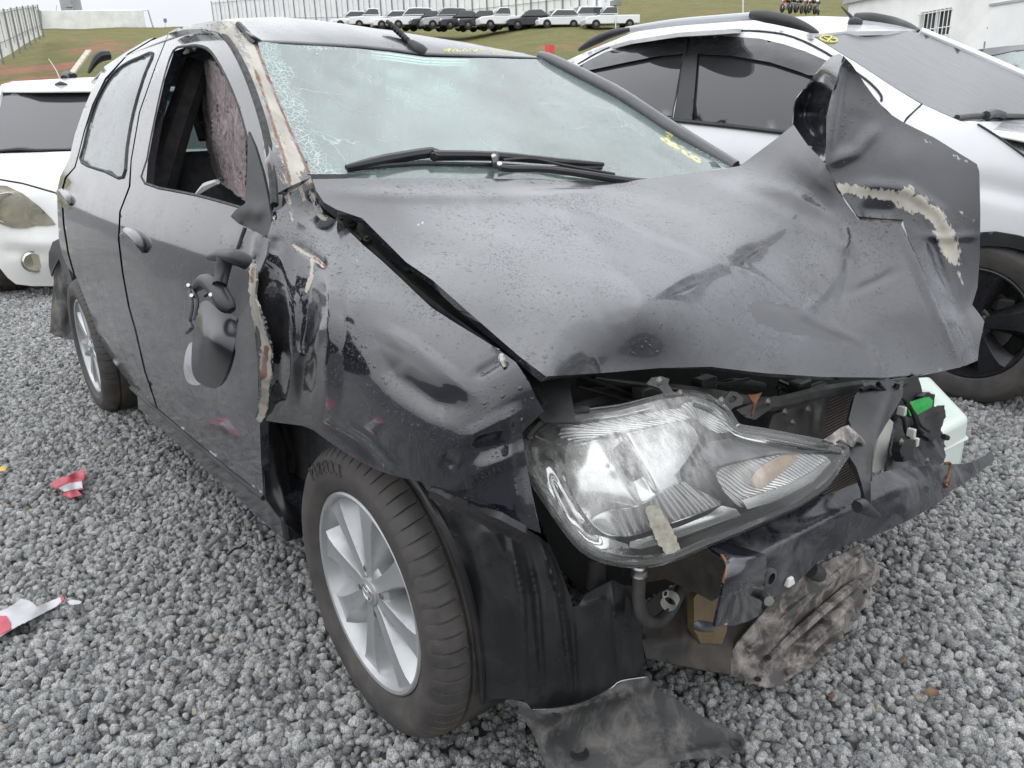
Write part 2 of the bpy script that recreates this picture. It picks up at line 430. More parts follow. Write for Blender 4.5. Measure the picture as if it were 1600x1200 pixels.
def mat_white(name, col=(.78, .79, .80), dirt=.12):
    t = NT(name); d = t.ramp(t.noise(4, 9, .7), .5, .8, 0., dirt)
    z = t.n('SeparateXYZ', 'Z', None, Vector=t.coord())
    base = t.mix(d, col, (.33, .31, .28))
    h, ds = t.drops(amt=.3, film=.3)
    return t.done(bsdf(t, Base_Color=base, Roughness=t.ramp(t.noise(7, 4), .3, .7, .1, .2), Coat_Weight=.3, Normal=t.n('Bump', 0, None, Strength=.2, Distance=ds, Height=h)))
M['white'] = mat_white('white_car_paint')
M['silver'] = mat_white('silver_car_paint', (.42, .43, .45))
M['offwhite'] = mat_white('dusty_white_paint', (.66, .66, .63), .3)
def glass_dark(name, tint=(.02, .022, .024), wet=.5, rough=.05, haze=.0, hcol=(.30, .31, .32), coat=.5):
    t = NT(name); h, d = t.drops(big=80, amt=.55, film=1.0)
    st = t.ramp(t.noise(5, 6, .65, t.scale(t.coord(), (1, 5, 1))), .35, .7, 0., 1.)
    base = t.mix(t.math('MULTIPLY', st, haze), tint, hcol)
    return t.done(bsdf(t, Base_Color=base, Roughness=t.ramp(st, 0, 1, rough, rough+haze*.25), Coat_Weight=coat, Coat_Roughness=.03, Normal=t.n('Bump', 0, None, Strength=wet*.5, Distance=d, Height=h)))
M['tint'] = glass_dark('tinted_glass', (.035, .035, .038), .2)
M['tint_wet'] = glass_dark('wet_tinted_glass', (.035, .036, .036), .8, .16, .35, (.09, .095, .095), .05)
M['visor'] = glass_dark('smoked_visor', (.015, .015, .017), .7, .12, .15)
def glass_clear(name, tint=(.55, .80, .72), refl=.12, fog=.25, fogcol=(.60, .72, .68), wet=.7, shat=True):
    """laminated screen: see-through tinted pane, wet and partly fogged; shattered where the 'shatter' attribute says"""
    t = NT(name); co = t.coord()
    h, d = t.drops(big=85, small=260, amt=.6, film=1.6)
    nrm = t.n('Bump', 0, None, Strength=wet, Distance=d, Height=h)
    tr = t.n('BsdfTransparent', 0, None, Color=tint)
    gl = t.n('BsdfGlossy', 0, None, Color=(1, 1, 1), Roughness=.08, Normal=nrm)
    df = t.n('BsdfDiffuse', 0, None, Color=fogcol)
    tl = t.n('BsdfTranslucent', 0, None, Color=fogcol)
    dif = t.n('MixShader', 0, None, _0=.4, _1=df, _2=tl)
    fz = t.n('Fresnel', 0, None, IOR=1.5, Normal=nrm)
    fg = t.ramp(t.noise(2.6, 7, .62, co, .5), .30, .70, fog*.55, fog*1.35)
    fg = t.math('MINIMUM', t.math('ADD', fg, t.math('MULTIPLY', t.ramp(h, .2, .9), .25)), .95)
    if shat:
        a = t.attr('shatter')
        v = t.n('TexVoronoi', 'Distance', {'feature': 'DISTANCE_TO_EDGE'}, Vector=t.n('VectorMath', 0, {'operation': 'MULTIPLY_ADD'}, _0=t.noise(12, 3, .5, None, 0, 'Color'), _1=(.05, .05, .05), _2=t.scale(co, (1.0, 1.7, .6))), Scale=55.)
        ed = t.ramp(v, .0, .11, 1., .25)
        nz = t.ramp(t.math('ADD', a, t.math('MULTIPLY', t.math('SUBTRACT', t.noise(16, 5, .6), .5), t.math('MULTIPLY', a, 2.2))), .25, .8)
        sm = t.math('MULTIPLY', nz, ed)
        fg = t.math('MAXIMUM', fg, t.math('MULTIPLY', sm, .92))
        # long hair cracks
        w = t.n('TexVoronoi', 'Distance', {'feature': 'DISTANCE_TO_EDGE'}, Vector=t.n('VectorMath', 0, {'operation': 'MULTIPLY_ADD'}, _0=t.noise(3, 4, .5, None, 0, 'Color'), _1=(.35, .35, .35), _2=co), Scale=2.4)
        cr = t.math('MULTIPLY', t.ramp(w, .0, .006, 1., 0.), t.ramp(t.noise(5, 3), .42, .56, 0., .75))
        fg = t.math('MAXIMUM', fg, cr)
        yel = t.attr('chalk')
        ym = t.ramp(t.math('ADD', yel, t.math('MULTIPLY', t.math('SUBTRACT', t.noise(60, 5, .7, t.scale(co, (.3, 1, 1))), .5), 1.6)), .55, .75, 0., .8)
        ym = t.math('MULTIPLY', ym, t.ramp(yel, 0.05, .3))
        yd = t.n('BsdfDiffuse', 0, None, Color=(.62, .60, .16))
    base = t.n('MixShader', 0, None, _0=fg, _1=tr, _2=dif)
    if shat: base = t.n('MixShader', 0, None, _0=ym, _1=base, _2=yd)
    sh = t.n('MixShader', 0, None, _0=t.math('MINIMUM', t.math('ADD', t.math('MULTIPLY', fz, 1.), refl*.3), 1.), _1=base, _2=gl)
    return t.done(sh)
M['windshield'] = glass_clear('windshield_glass', (.66, .88, .81), .12, .30, (.58, .70, .665))
M['side_glass'] = glass_clear('wet_side_glass', (.25, .30, .29), .1, .45, (.50, .55, .56), .8, False)
M['clear_glass'] = glass_clear('clear_glass', (.5, .56, .55), .1, .12, (.4, .45, .44), .2, False)
def mat_lens():
    t = NT('headlight_lens'); co = t.coord()
    sc = t.noise(38, 5, .7, t.scale(t.n('Mapping', 0, None, Vector=co, Rotation=(.2, .7, .4)), (.22, 1.6, .8)))
    f = t.math('ADD', .05, t.math('MULTIPLY', t.attr('scuff'), t.ramp(sc, .36, .68, .10, .85)))
    tr = t.n('BsdfTransparent', 0, None, Color=(.96, .965, .96)); df = t.n('BsdfDiffuse', 0, None, Color=(.80, .79, .76))
    nrm = t.n('Bump', 0, None, Strength=.15, Distance=.001, Height=t.noise(30, 3))
    gl = t.n('BsdfGlossy', 0, None, Roughness=.08, Normal=nrm); fz = t.n('Fresnel', 0, None, IOR=1.45, Normal=nrm)
    a = t.n('MixShader', 0, None, _0=f, _1=tr, _2=df)
    return t.done(t.n('MixShader', 0, None, _0=fz, _1=a, _2=gl))
M['lens'] = mat_lens()
def mat_reflector(name='reflector_chrome', ribs=0):
    t = NT(name)
    kw = dict(Base_Color=(.88, .88, .87), Metallic=.75, Roughness=.22)
    if ribs:
        wv = t.n('TexWave', 'Fac', {'bands_direction': 'X'}, Vector=t.n('Mapping', 0, None, Vector=t.coord(), Rotation=(0, 0, .65)), Scale=ribs)
        kw['Normal'] = t.n('Bump', 0, None, Strength=.9, Distance=.004, Height=wv)
    return t.done(bsdf(t, **kw))
M['reflector'] = mat_reflector(); M['reflector_rib'] = mat_reflector('reflector_ribbed', 42)
M['bezel'] = simple('grey_lamp_bezel', (.16, .16, .165), .35, .2, .2, 20)
M['tape_beige'] = simple('beige_tape', (.42, .39, .33), .6, 0, .3, 60, .5, 120)
M['amber'] = simple('amber_bulb', (.42, .31, .22), .3, 0, .2, 20)
def mat_old_lens():
    t = NT('yellowed_lens')
    tr = t.n('BsdfTransparent', 0, None, Color=(.86, .84, .74)); df = t.n('BsdfDiffuse', 0, None, Color=(.45, .42, .33))
    gl = t.n('BsdfGlossy', 0, None, Roughness=.12)
    a = t.n('MixShader', 0, None, _0=t.ramp(t.noise(9, 5), .35, .7, .22, .42), _1=tr, _2=df)
    return t.done(t.n('MixShader', 0, None, _0=t.n('Fresnel', 0, None, IOR=1.45), _1=a, _2=gl))
M['old_lens'] = mat_old_lens()
def mat_felt():
    t = NT('pink_grey_felt'); a = t.noise(26, 9, .75, None, 1.3); b = t.noise(120, 6, .75)
    c = t.mix(t.ramp(a, .34, .66), (.14, .115, .12), (.52, .43, .43)); c = t.mix(t.ramp(b, .56, .74, 0., .85), c, (.82, .74, .73))
    c = t.mix(t.ramp(t.noise(45, 3), .64, .70, 0., .8), c, (.035, .03, .035))
    h = t.math('ADD', a, t.math('MULTIPLY', b, .5))
    return t.done(bsdf(t, Base_Color=c, Roughness=1., Normal=t.n('Bump', 0, None, Strength=1., Distance=.012, Height=h)))
M['felt'] = mat_felt()
def mat_radiator():
    t = NT('radiator_core')
    z = t.n('TexWave', 'Fac', {'bands_direction': 'Z'}, Vector=t.coord(), Scale=42.)
    base = t.mix(t.ramp(z, .3, .6), (.025, .02, .018), (.19, .15, .13)); base = t.mix(t.ramp(t.noise(9, 5), .4, .7, 0., .6), base, (.05, .045, .04))
    return t.done(bsdf(t, Base_Color=base, Roughness=.6, Metallic=.3, Normal=t.n('Bump', 0, None, Strength=.8, Distance=.004, Height=z)))
M['radiator'] = mat_radiator()
def mat_hill():
    t = NT('grass_slope'); co = t.coord()
    g = t.mix(t.ramp(t.noise(.55, 8, .65), .35, .65), (.15, .155, .045), (.26, .215, .078))
    g = t.mix(t.ramp(t.noise(6, 6, .7), .35, .7), g, (.105, .115, .035))
    e = t.mix(t.ramp(t.noise(2., 5), .35, .65), (.28, .12, .075), (.34, .165, .105))
    em = t.ramp(t.math('ADD', t.attr('earth'), t.math('MULTIPLY', t.math('SUBTRACT', t.noise(.35, 8, .65, t.scale(co, (1, .5, 1.5))), .5), 1.9)), .42, .66)
    return t.done(bsdf(t, Base_Color=t.mix(em, g, e), Roughness=.95, Normal=t.n('Bump', 0, None, Strength=1., Distance=.25, Height=t.noise(3.5, 8, .7))))
M['hill'] = mat_hill()
def mat_gravel_ground():
    t = NT('gravel_ground')
    v = t.n('TexVoronoi', 'Color', None, Vector=t.coord(), Scale=38.); d = t.n('TexVoronoi', 'Distance', None, Vector=t.coord(), Scale=38.)
    g = t.n('SeparateColor', 0, None, Color=v)
    c = t.mix(t.ramp(g, 0, 1), (.10, .10, .10), (.40, .40, .40)); c = t.mix(t.ramp(d, .3, .65), c, (.03, .03, .03))
    return t.done(bsdf(t, Base_Color=c, Roughness=.85, Normal=t.n('Bump', 0, None, Strength=1., Distance=.012, Height=t.math('SUBTRACT', 1., d))))
M['ground'] = mat_gravel_ground()
def mat_stone():
    t = NT('crushed_stone'); r = t.n('ObjectInfo', 'Random'); co = t.coord()
    vv = t.n('VectorMath', 0, {'operation': 'ADD'}, _0=co, _1=t.n('CombineXYZ', 0, None, X=t.math('MULTIPLY', r, 37.), Y=t.math('MULTIPLY', r, 91.), Z=0.))
    base = t.n('ValToRGB', 0, None, Fac=r); cr = base.node.color_ramp
    cr.elements[0].position = 0; cr.elements[0].color = (.12, .124, .127, 1); cr.elements[1].position = 1; cr.elements[1].color = (.68, .68, .66, 1)
    for p, c in ((.22, (.24, .245, .246)), (.55, (.42, .423, .412)), (.82, (.54, .54, .525)), (.975, (.62, .615, .59)), (.986, (.48, .42, .33)), (.994, (.44, .39, .32))):
        e = cr.elements.new(p); e.color = (*c, 1)
    sp = t.ramp(t.n('TexNoise', 0, None, Vector=vv, Scale=4.2, Detail=5., Roughness=.8), .46, .56)
    c = t.mix(sp, t.mix(.15, base, (.75, .75, .73)), t.mix(.58, base, (.035, .037, .04)))
    c = t.mix(t.ramp(t.n('TexNoise', 0, None, Vector=vv, Scale=3.1, Detail=6., Roughness=.8), .56, .68, 0., .5), c, (.56, .56, .54))
    return t.done(bsdf(t, Base_Color=c, Roughness=t.ramp(sp, 0, 1, .5, .75), Normal=t.n('Bump', 0, None, Strength=.5, Distance=.1, Height=t.n('TexNoise', 0, None, Vector=vv, Scale=4., Detail=5.))))
M['stone'] = mat_stone()
M['wall_white'] = simple('whitewashed_wall', (.86, .86, .83), .9, 0, .12, 1.2)
M['wall_grey'] = simple('grey_render', (.40, .40, .39), .9, 0, .12, 1.2)
M['post'] = simple('grey_post', (.24, .25, .25), .7, 0, .2, 5)
M['panel'] = simple('white_fence_panel', (.84, .85, .83), .85, 0, .08, 1.)
M['dark_paint'] = simple('dark_car_paint', (.018, .02, .026), .2, 0, .2, 2, 0, 60, .5, .4)
M['red_plastic'] = simple('red_plastic', (.40, .045, .07), .4, 0, .3, 20, .2)
M['tape_white'] = simple('white_tape', (.46, .46, .48), .35, 0, .15, 20, .2)
M['red_flag'] = simple('red_flag', (.68, .10, .08), .7, 0, .1, 10)
M['leaf'] = simple('dry_leaf', (.13, .075, .045), .7, 0, .4, 60)
M['yellow_leaf'] = simple('yellow_leaf', (.55, .38, .08), .7, 0, .3, 60)
M['wood'] = simple('pale_wood', (.52, .47, .38), .8, 0, .2, 20)
M['twig'] = simple('grey_stick', (.20, .20, .19), .7, 0, .2, 30)
M['yellow'] = simple('yellow_paint', (.6, .42, .03), .5, 0, .1, 5)
M['chalk'] = simple('yellow_paint_pen', (.66, .63, .22), .8, 0, .15, 60)
def mat_jug():
    t = NT('milky_bottle'); c = t.mix(t.ramp(t.noise(3, 4), .35, .65), (.62, .72, .66), (.72, .76, .70))
    return t.done(bsdf(t, Base_Color=c, Roughness=.35, Subsurface_Weight=.4, Subsurface_Radius=(.05, .06, .05)))
M['jug'] = mat_jug()
M['green'] = simple('green_clip', (.02, .42, .07), .35, 0, .15, 20)
# ------------------------------------------------------------------ ground, gravel, hill
def build_ground():
    mb = MB(); R = [0, 3, 8, 20, 60, 200, 1200]; n = 48; c = np.array([0, 0, 0.0])
    V = [(0, 0, 0)]; F = []
    for r in R[1:]:
        for k in range(n): V.append((r*math.cos(2*math.pi*k/n), r*math.sin(2*math.pi*k/n), 0))
    for k in range(n): F.append((0, 1+k, 1+(k+1) % n))
    for i in range(len(R)-2):
        for k in range(n):
            a = 1+i*n; F.append((a+k, a+n+k, a+n+(k+1) % n, a+(k+1) % n))
    o = link('ground', mesh_of('ground', V, F), M['ground'], None, smooth=False); tag(o, kind='structure')
build_ground()
def build_gravel():
    """crushed stone: every stone a real body, spread by geometry nodes over surveyed spots"""
    rs = np.random.RandomState(11)
    P = []; Sz = []
    def spread(x0, x1, y0, y1, den, s0, s1, layers=1, keep=None):
        n = int((x1-x0)*(y1-y0)*den)
        xy = np.c_[rs.uniform(x0, x1, n), rs.uniform(y0, y1, n)]
        if keep is not None: xy = xy[keep(xy)]
        px, py, w = [], [], []
        d = np.c_[xy, np.zeros(len(xy))]-CAM; w = d @ FW; ok = w > .15
        u = np.where(ok, 800+FPX*(d @ RT)/np.maximum(w, .1), -1e5); v = np.where(ok, 600-FPX*(d @ UP)/np.maximum(w, .1), 1e5)
        m = (u > -420) & (u < 2020) & (v < 1560) & ok
        xy = xy[m]; dist = np.hypot(xy[:, 0]-CAM[0], xy[:, 1]-CAM[1])
        s = rs.uniform(s0, s1, len(xy))*np.exp(rs.normal(0, .18, len(xy)))
        z = rs.uniform(-.3, .75, len(xy))*s
        P.append(np.c_[xy, z]); Sz.append(s)
    near = lambda q: np.hypot(q[:, 0]-CAM[0], q[:, 1]-CAM[1]) < 4.2
    mid = lambda q: (np.hypot(q[:, 0]-CAM[0], q[:, 1]-CAM[1]) >= 4.2) & (np.hypot(q[:, 0]-CAM[0], q[:, 1]-CAM[1]) < 9)
    far = lambda q: (np.hypot(q[:, 0]-CAM[0], q[:, 1]-CAM[1]) >= 9) & (np.hypot(q[:, 0]-CAM[0], q[:, 1]-CAM[1]) < 15)
    spread(-5, 2, -4, 5, 7400, .0064, .0115, keep=near)
    spread(-9, 2, -6, 8, 4600, .0085, .0118, keep=mid)
    spread(-15, 2, -9, 12, 1300, .014, .019, keep=far)
    P = np.vstack(P); Sz = np.concatenate(Sz); n = len(P)
    me = bpy.data.meshes.new('gravel'); me.from_pydata(P.tolist(), [], []); me.update()
    a = me.attributes.new('size', 'FLOAT', 'POINT'); a.data.foreach_set('value', Sz.astype(np.float32))
    a = me.attributes.new('spin', 'FLOAT_VECTOR', 'POINT'); a.data.foreach_set('vector', rs.uniform(0, 6.28, n*3).astype(np.float32))
    a = me.attributes.new('kindno', 'INT', 'POINT'); a.data.foreach_set('value', rs.randint(0, 7, n).astype(np.int32))
    o = bpy.data.objects.new('gravel', me); COL.objects.link(o); tag(o, 'wet grey crushed stone spread over the whole yard', None, None, 'stuff'); me.materials.append(M['stone'])
    ng = bpy.data.node_groups.new('gravel_spread', 'GeometryNodeTree')
    ng.interface.new_socket('Geometry', in_out='INPUT', socket_type='NodeSocketGeometry'); ng.interface.new_socket('Geometry', in_out='OUTPUT', socket_type='NodeSocketGeometry')
    N = ng.nodes.new; L = ng.links.new
    gi = N('NodeGroupInput'); go = N('NodeGroupOutput'); join = N('GeometryNodeGeometryToInstance')
    for k in range(7):
        ic = N('GeometryNodeMeshIcoSphere'); ic.inputs['Radius'].default_value = 1; ic.inputs['Subdivisions'].default_value = 3 if False else 2
        po = N('GeometryNodeInputPosition'); ad = N('ShaderNodeVectorMath'); ad.operation = 'ADD'; L(po.outputs[0], ad.inputs[0]); ad.inputs[1].default_value = (k*7.3, k*3.1, k*5.7)
        # planar cuts of a crushed stone: cellular offset plus noise
        vo = N('ShaderNodeTexVoronoi'); vo.feature = 'F1'; vo.inputs['Scale'].default_value = .95; L(ad.outputs[0], vo.inputs['Vector'])
        nz = N('ShaderNodeTexNoise'); nz.inputs['Scale'].default_value = 1.1; nz.inputs['Detail'].default_value = 1.5; L(ad.outputs[0], nz.inputs['Vector'])
        m1 = N('ShaderNodeMath'); m1.operation = 'MULTIPLY_ADD'; L(vo.outputs['Distance'], m1.inputs[0]); m1.inputs[1].default_value = -.55; m1.inputs[2].default_value = .95
        m2 = N('ShaderNodeMath'); m2.operation = 'MULTIPLY_ADD'; L(nz.outputs['Fac'], m2.inputs[0]); m2.inputs[1].default_value = .7; L(m1.outputs[0], m2.inputs[2])
        sc = N('ShaderNodeVectorMath'); sc.operation = 'SCALE'; L(po.outputs[0], sc.inputs[0]); L(m2.outputs[0], sc.inputs['Scale'])
        fl = N('ShaderNodeVectorMath'); fl.operation = 'MULTIPLY'; L(sc.outputs[0], fl.inputs[0]); fl.inputs[1].default_value = (1.15, .9+.05*(k % 3), .72)
        sp = N('GeometryNodeSetPosition'); L(ic.outputs['Mesh'], sp.inputs['Geometry']); L(fl.outputs[0], sp.inputs['Position'])
        sm = N('GeometryNodeSetShadeSmooth'); sm.inputs['Shade Smooth'].default_value = (k % 3 != 0); L(sp.outputs[0], sm.inputs['Geometry'])
        mt = N('GeometryNodeSetMaterial'); mt.inputs['Material'].default_value = M['stone']; L(sm.outputs[0], mt.inputs['Geometry'])
        L(mt.outputs[0], join.inputs[0])
    ip = N('GeometryNodeInstanceOnPoints'); L(gi.outputs[0], ip.inputs['Points']); L(join.outputs[0], ip.inputs['Instance']); ip.inputs['Pick Instance'].default_value = True
    def attr(nm, ty):
        q = N('GeometryNodeInputNamedAttribute'); q.data_type = ty; q.inputs['Name'].default_value = nm
        return next(s for s in q.outputs if s.enabled and s.name == 'Attribute')
    L(attr('kindno', 'INT'), ip.inputs['Instance Index']); L(attr('size', 'FLOAT'), ip.inputs['Scale'])
    er = N('FunctionNodeEulerToRotation'); L(attr('spin', 'FLOAT_VECTOR'), er.inputs[0]); L(er.outputs[0], ip.inputs['Rotation'])
    L(ip.outputs[0], go.inputs[0])
    mo = o.modifiers.new('spread', 'NODES'); mo.node_group = ng
    print('stones', n)
build_gravel()
# ------------------------------------------------------------------ the grassy bank
HILL = Surf([(-400, 262, 'w', 30), (0, 250, 'w', 30), (400, 240, 'w', 30), (800, 226, 'w', 30), (1200, 215, 'w', 30), (1600, 202, 'w', 30), (2000, 190, 'w', 30),
             (-400, 150, 'w', 38), (0, 125, 'w', 44), (200, 110, 'w', 46), (850, 84, 'w', 46), (1200, 70, 'w', 48), (1600, 60, 'w', 50), (2000, 50, 'w', 52),
             (-400, 105, 'w', 46), (0, 76, 'w', 60), (150, 44, 'w', 78), (60, 45, 'w', 74), (400, 38, 'w', 95), (540, 47, 'w', 62), (800, 48, 'w', 61), (1000, 44, 'w', 61),
             (700, 29, 'w', 84), (870, 14, 'w', 78), (1000, 0, 'w', 80), (1250, 20, 'w', 68), (1300, -30, 'w', 95), (1700, -30, 'w', 95), (2000, -30, 'w', 95)], 1e-3)
o = sheet('grass_bank', [(-420, 268), (0, 252), (400, 242), (800, 228), (1200, 217), (1600, 204), (2020, 190), (2020, -60), (1600, -50), (1320, -40), (1100, -30), (1000, -4), (930, 4), (870, 12), (780, 21), (700, 28), (620, 33), (540, 36), (400, 38), (250, 42.5), (150, 43.5), (66, 45), (40, 57), (0, 76), (-150, 90), (-420, 112)],
          HILL, M['hill'], None, step=22, thick=0, noise=.10, nscale=.2,
          attrs={'earth': [([(0, 112), (60, 118), (110, 112)], 26, .62), ([(100, 80), (180, 70), (230, 78)], 12, .60), ([(700, 92), (860, 80), (1000, 76)], 12, .66), ([(830, 76), (870, 86)], 9, .8), ([(0, 84), (60, 76)], 8, .5), ([(1000, 20), (1150, 12), (1300, 14)], 16, .38)]})
tag(o, kind='structure')
# ------------------------------------------------------------------ the wrecked black hatchback
CAR = thing('wrecked_hatchback', (-1.2, 0, 0), 'crashed black hatchback with crumpled hood, bare front end and loose headlight, standing on the gravel', 'car')
def side_y(x, z):
    zs = [.25, .35, .45, .55, .70, .80, .88, .935, .99, 1.03, 1.15, 1.30, 1.40, 1.46]
    ys = [.79, .815, .832, .841, .847, .846, .842, .830, .806, .788, .725, .648, .590, .53]
    y = np.interp(z, zs, ys); return -(y-.022*((x+1.15)/1.15)**2)
def sidectrl(xs, zs, off=0): return [(x, side_y(x, z)+off, z) for x in xs for z in zs]
SIDE = Surf(sidectrl([-2.7, -2.3, -1.95, -1.6, -1.25, -.9, -.6, -.35, -.1], [.28, .38, .48, .6, .72, .82, .9, .96, 1.02, 1.12, 1.24, 1.36, 1.44]), 1e-5)
fdoor_out = [(264, 53), (290, 48), (318, 47), (338, 52), (352, 62), (369, 84), (387, 125), (406, 175), (421, 237), (427, 300), (424, 340), (414, 374), (398, 408), (393, 440), (396, 490), (402, 560), (405, 640), (408, 720), (412, 774), (340, 717), (268, 656), (247, 638), (228, 580), (213, 515), (203, 480), (193, 425), (187, 375), (189, 330), (200, 302), (204, 291), (206, 250), (219, 175), (244, 103)]
fwin = [(272, 80), (292, 73), (312, 72), (331, 82), (353, 117), (374, 166), (391, 225), (408, 290), (415, 340), (391, 330), (312, 307), (228, 287), (231, 250), (243, 187), (257, 125)]
rdoor_out = [(262, 54), (242, 104), (217, 175), (204, 250), (201, 291), (197, 302), (186, 331), (184, 375), (190, 425), (200, 480), (210, 515), (225, 580), (244, 636), (232, 627), (205, 604), (186, 578), (168, 552), (150, 515), (138, 480), (127, 452), (117, 428), (108, 395), (101, 350), (98, 300), (104, 278), (118, 262), (124, 240), (133, 205), (146, 165), (166, 125), (200, 86), (236, 64)]
rwin = [(239, 84), (226, 118), (209, 175), (199, 230), (193, 277), (165, 268), (128, 254), (131, 230), (142, 185), (154, 152), (172, 122), (193, 102), (218, 90)]
quarter_out = [(242, 58), (200, 83), (164, 122), (144, 163), (131, 204), (122, 240), (116, 261), (101, 277), (95, 300), (98, 350), (105, 395), (114, 427), (106, 418), (97, 398), (92, 372), (90, 335), (89, 300), (94, 276), (108, 248), (117, 210), (130, 172), (146, 135), (163, 104), (196, 82), (230, 62)]
dents = [([(300, 420), (330, 470), (345, 540)], -.010, 40), ([(250, 440), (290, 520)], -.006, 45), ([(380, 430), (372, 520), (385, 620)], -.012, 22), ([(215, 400), (240, 470), (270, 520)], .006, 30), ([(350, 380), (385, 372)], .006, 25), ([(340, 600), (370, 660)], .006, 40)]
def side_parts(mirror):
    pre = dict(mirror=mirror)
    if mirror:                                  # far side: hidden behind the car, plain door skins under open windows
        fd = sheet('front_door', fdoor_out[fdoor_out.index((427, 300)):fdoor_out.index((204, 291))+1], SIDE, M['door'], CAR, 14, .02, **pre)
        rd = sheet('rear_door', rdoor_out[rdoor_out.index((201, 291)):rdoor_out.index((104, 278))+1], SIDE, M['door'], CAR, 14, .02, **pre)
        sheet('rear_quarter_panel', quarter_out[quarter_out.index((101, 277)):quarter_out.index((94, 276))+1], SIDE, M['paint'], CAR, 8, .02, **pre)
        mb = MB(); mb.tube([(-2.5, .46, 1.10), (-2.3, .47, 1.30), (-1.7, .49, 1.36), (-1.3, .50, 1.35), (-1.15, .50, 1.33)], .024, 8, True, 3); mb.build('side_roof_rail', M['roof'], CAR, True)
        return fd, rd
    fd = sheet('front_door', fdoor_out, SIDE, M['door'], CAR, 7, .02, dents if not mirror else (), [fwin], dict(dust=[([(150, 560), (260, 560), (420, 720)], 110, .85), ([(190, 480), (300, 600), (400, 700)], 60, .7)], wear=[([(352, 62), (369, 84), (387, 125), (406, 178)], 6, .34), ([(330, 345), (385, 372)], 3, .35)]) if not mirror else None, off=.004, **pre)
    rd = sheet('rear_door', rdoor_out, SIDE, M['door'], CAR, 7, .02, (), [rwin], dict(dust=[([(140, 480), (190, 560), (240, 630)], 70, .9)]) if not mirror else None, off=.004, **pre)
    qp = sheet('rear_quarter_panel', quarter_out, SIDE, M['paint'], CAR, 6, .02, (), (), None, off=.001, **pre)
    sheet('window_glass', [(240, 83), (227, 118), (210, 175), (200, 230), (194, 279), (165, 270), (126, 256), (129, 230), (141, 185), (153, 152), (171, 121), (192, 101), (217, 89)], SIDE, M['side_glass'] , rd, 9, .004, off=-.012, **pre)
    # seals round the glass openings
    def seal(loop, par, r, off, mat='rubber', name='window_seal'):
        mb = MB(); pts = [SIDE.P(x, y, off)*np.array([1, -.82 if mirror else 1, 1]) for x, y in smooth_loop(loop, 3)]
        mb.tube(pts+[pts[0]], r*.62, 6, False, 0); return mb.build(name, M[mat], par, True)
    seal(fwin, fd, .008, -.006); seal(rwin, rd, .009, .002)
    # door handle with its finger cup
    for par, cx, cy, k in ((fd, 207, 382, 1.0), (rd, 100, 312, .62)):
        if par is rd and mirror: continue
        mb = MB(); c = [SIDE.P(cx+dx*k, cy+dy*k, .006+o) for dx, dy, o in ((-17, -14, .004), (-8, -19, .022), (4, -12, .028), (14, 0, .022), (18, 12, .004))]
        if mirror: c = [q*np.array([1, -.82, 1]) for q in c]
        mb.tube(c, [.006, .015, .017, .015, .007], 10, True, 4)
        mb.build('door_handle', M['paint'], par, True)
        cup = [(cx+x*k, cy+y*k) for x, y in ((-14, -8), (0, -4), (12, 8), (18, 20), (12, 27), (2, 24), (-9, 12))]
        if not mirror: sheet('handle_cup', cup, SIDE, M['paint'], par, 4, .002, [([(cx, cy+12*k)], -.012, 14*k)], smooth=True, off=.0065)
    return fd, rd
FD, RD = side_parts(False); side_parts(True)
# lower edge strip of the sill
mb = MB(); mb.tube([SIDE.P(x, y, .004) for x, y in ((205, 606), (232, 630), (268, 660), (340, 721), (412, 778))], .007, 8, True, 2); mb.build('sill_edge', M['trim'], CAR, True)
for sgn in (1,) :
    mb = MB(); mb.prism([(-1.75, .20), (-.38, .24), (-.38, .36), (-1.68, .335)], lambda u, v, t: (u, t, v), -.795, -.70); mb.build('sill', M['paint'], CAR, False, .01)
mb = MB(); mb.prism([(-1.75, .20), (-.38, .24), (-.38, .36), (-1.68, .335)], lambda u, v, t: (u, t, v), .70, .795); mb.build('sill', M['paint'], CAR, False, .01)
# crumpled leading edge of the front door, bare primer and rust
sheet('bent_door_edge', [(391, 412), (401, 416), (400, 440), (397, 462), (404, 480), (412, 500), (424, 545), (426, 572), (421, 600), (419, 640), (407, 661), (398, 655), (403, 620), (407, 590), (406, 555), (399, 520), (392, 490), (388, 455)],
      [(391, 412, 'y', -.84), (401, 416, 'y', -.85), (397, 462, 'y', -.862), (399, 520, 'y', -.85), (412, 500, 'y', -.868), (426, 572, 'y', -.862), (406, 590, 'y', -.875), (398, 655, 'y', -.852), (407, 661, 'y', -.845), (419, 640, 'y', -.85)], M['paint'], FD, 3, .004,
      attrs=dict(wear=[([(395, 415), (393, 455), (402, 500), (416, 545), (418, 580), (409, 655)], 9, 1.0)], rust=[([(416, 545), (413, 572), (411, 588)], 7, .85), ([(396, 418), (393, 440)], 5, .6)]), noise=.004, nscale=30, jag=.8)
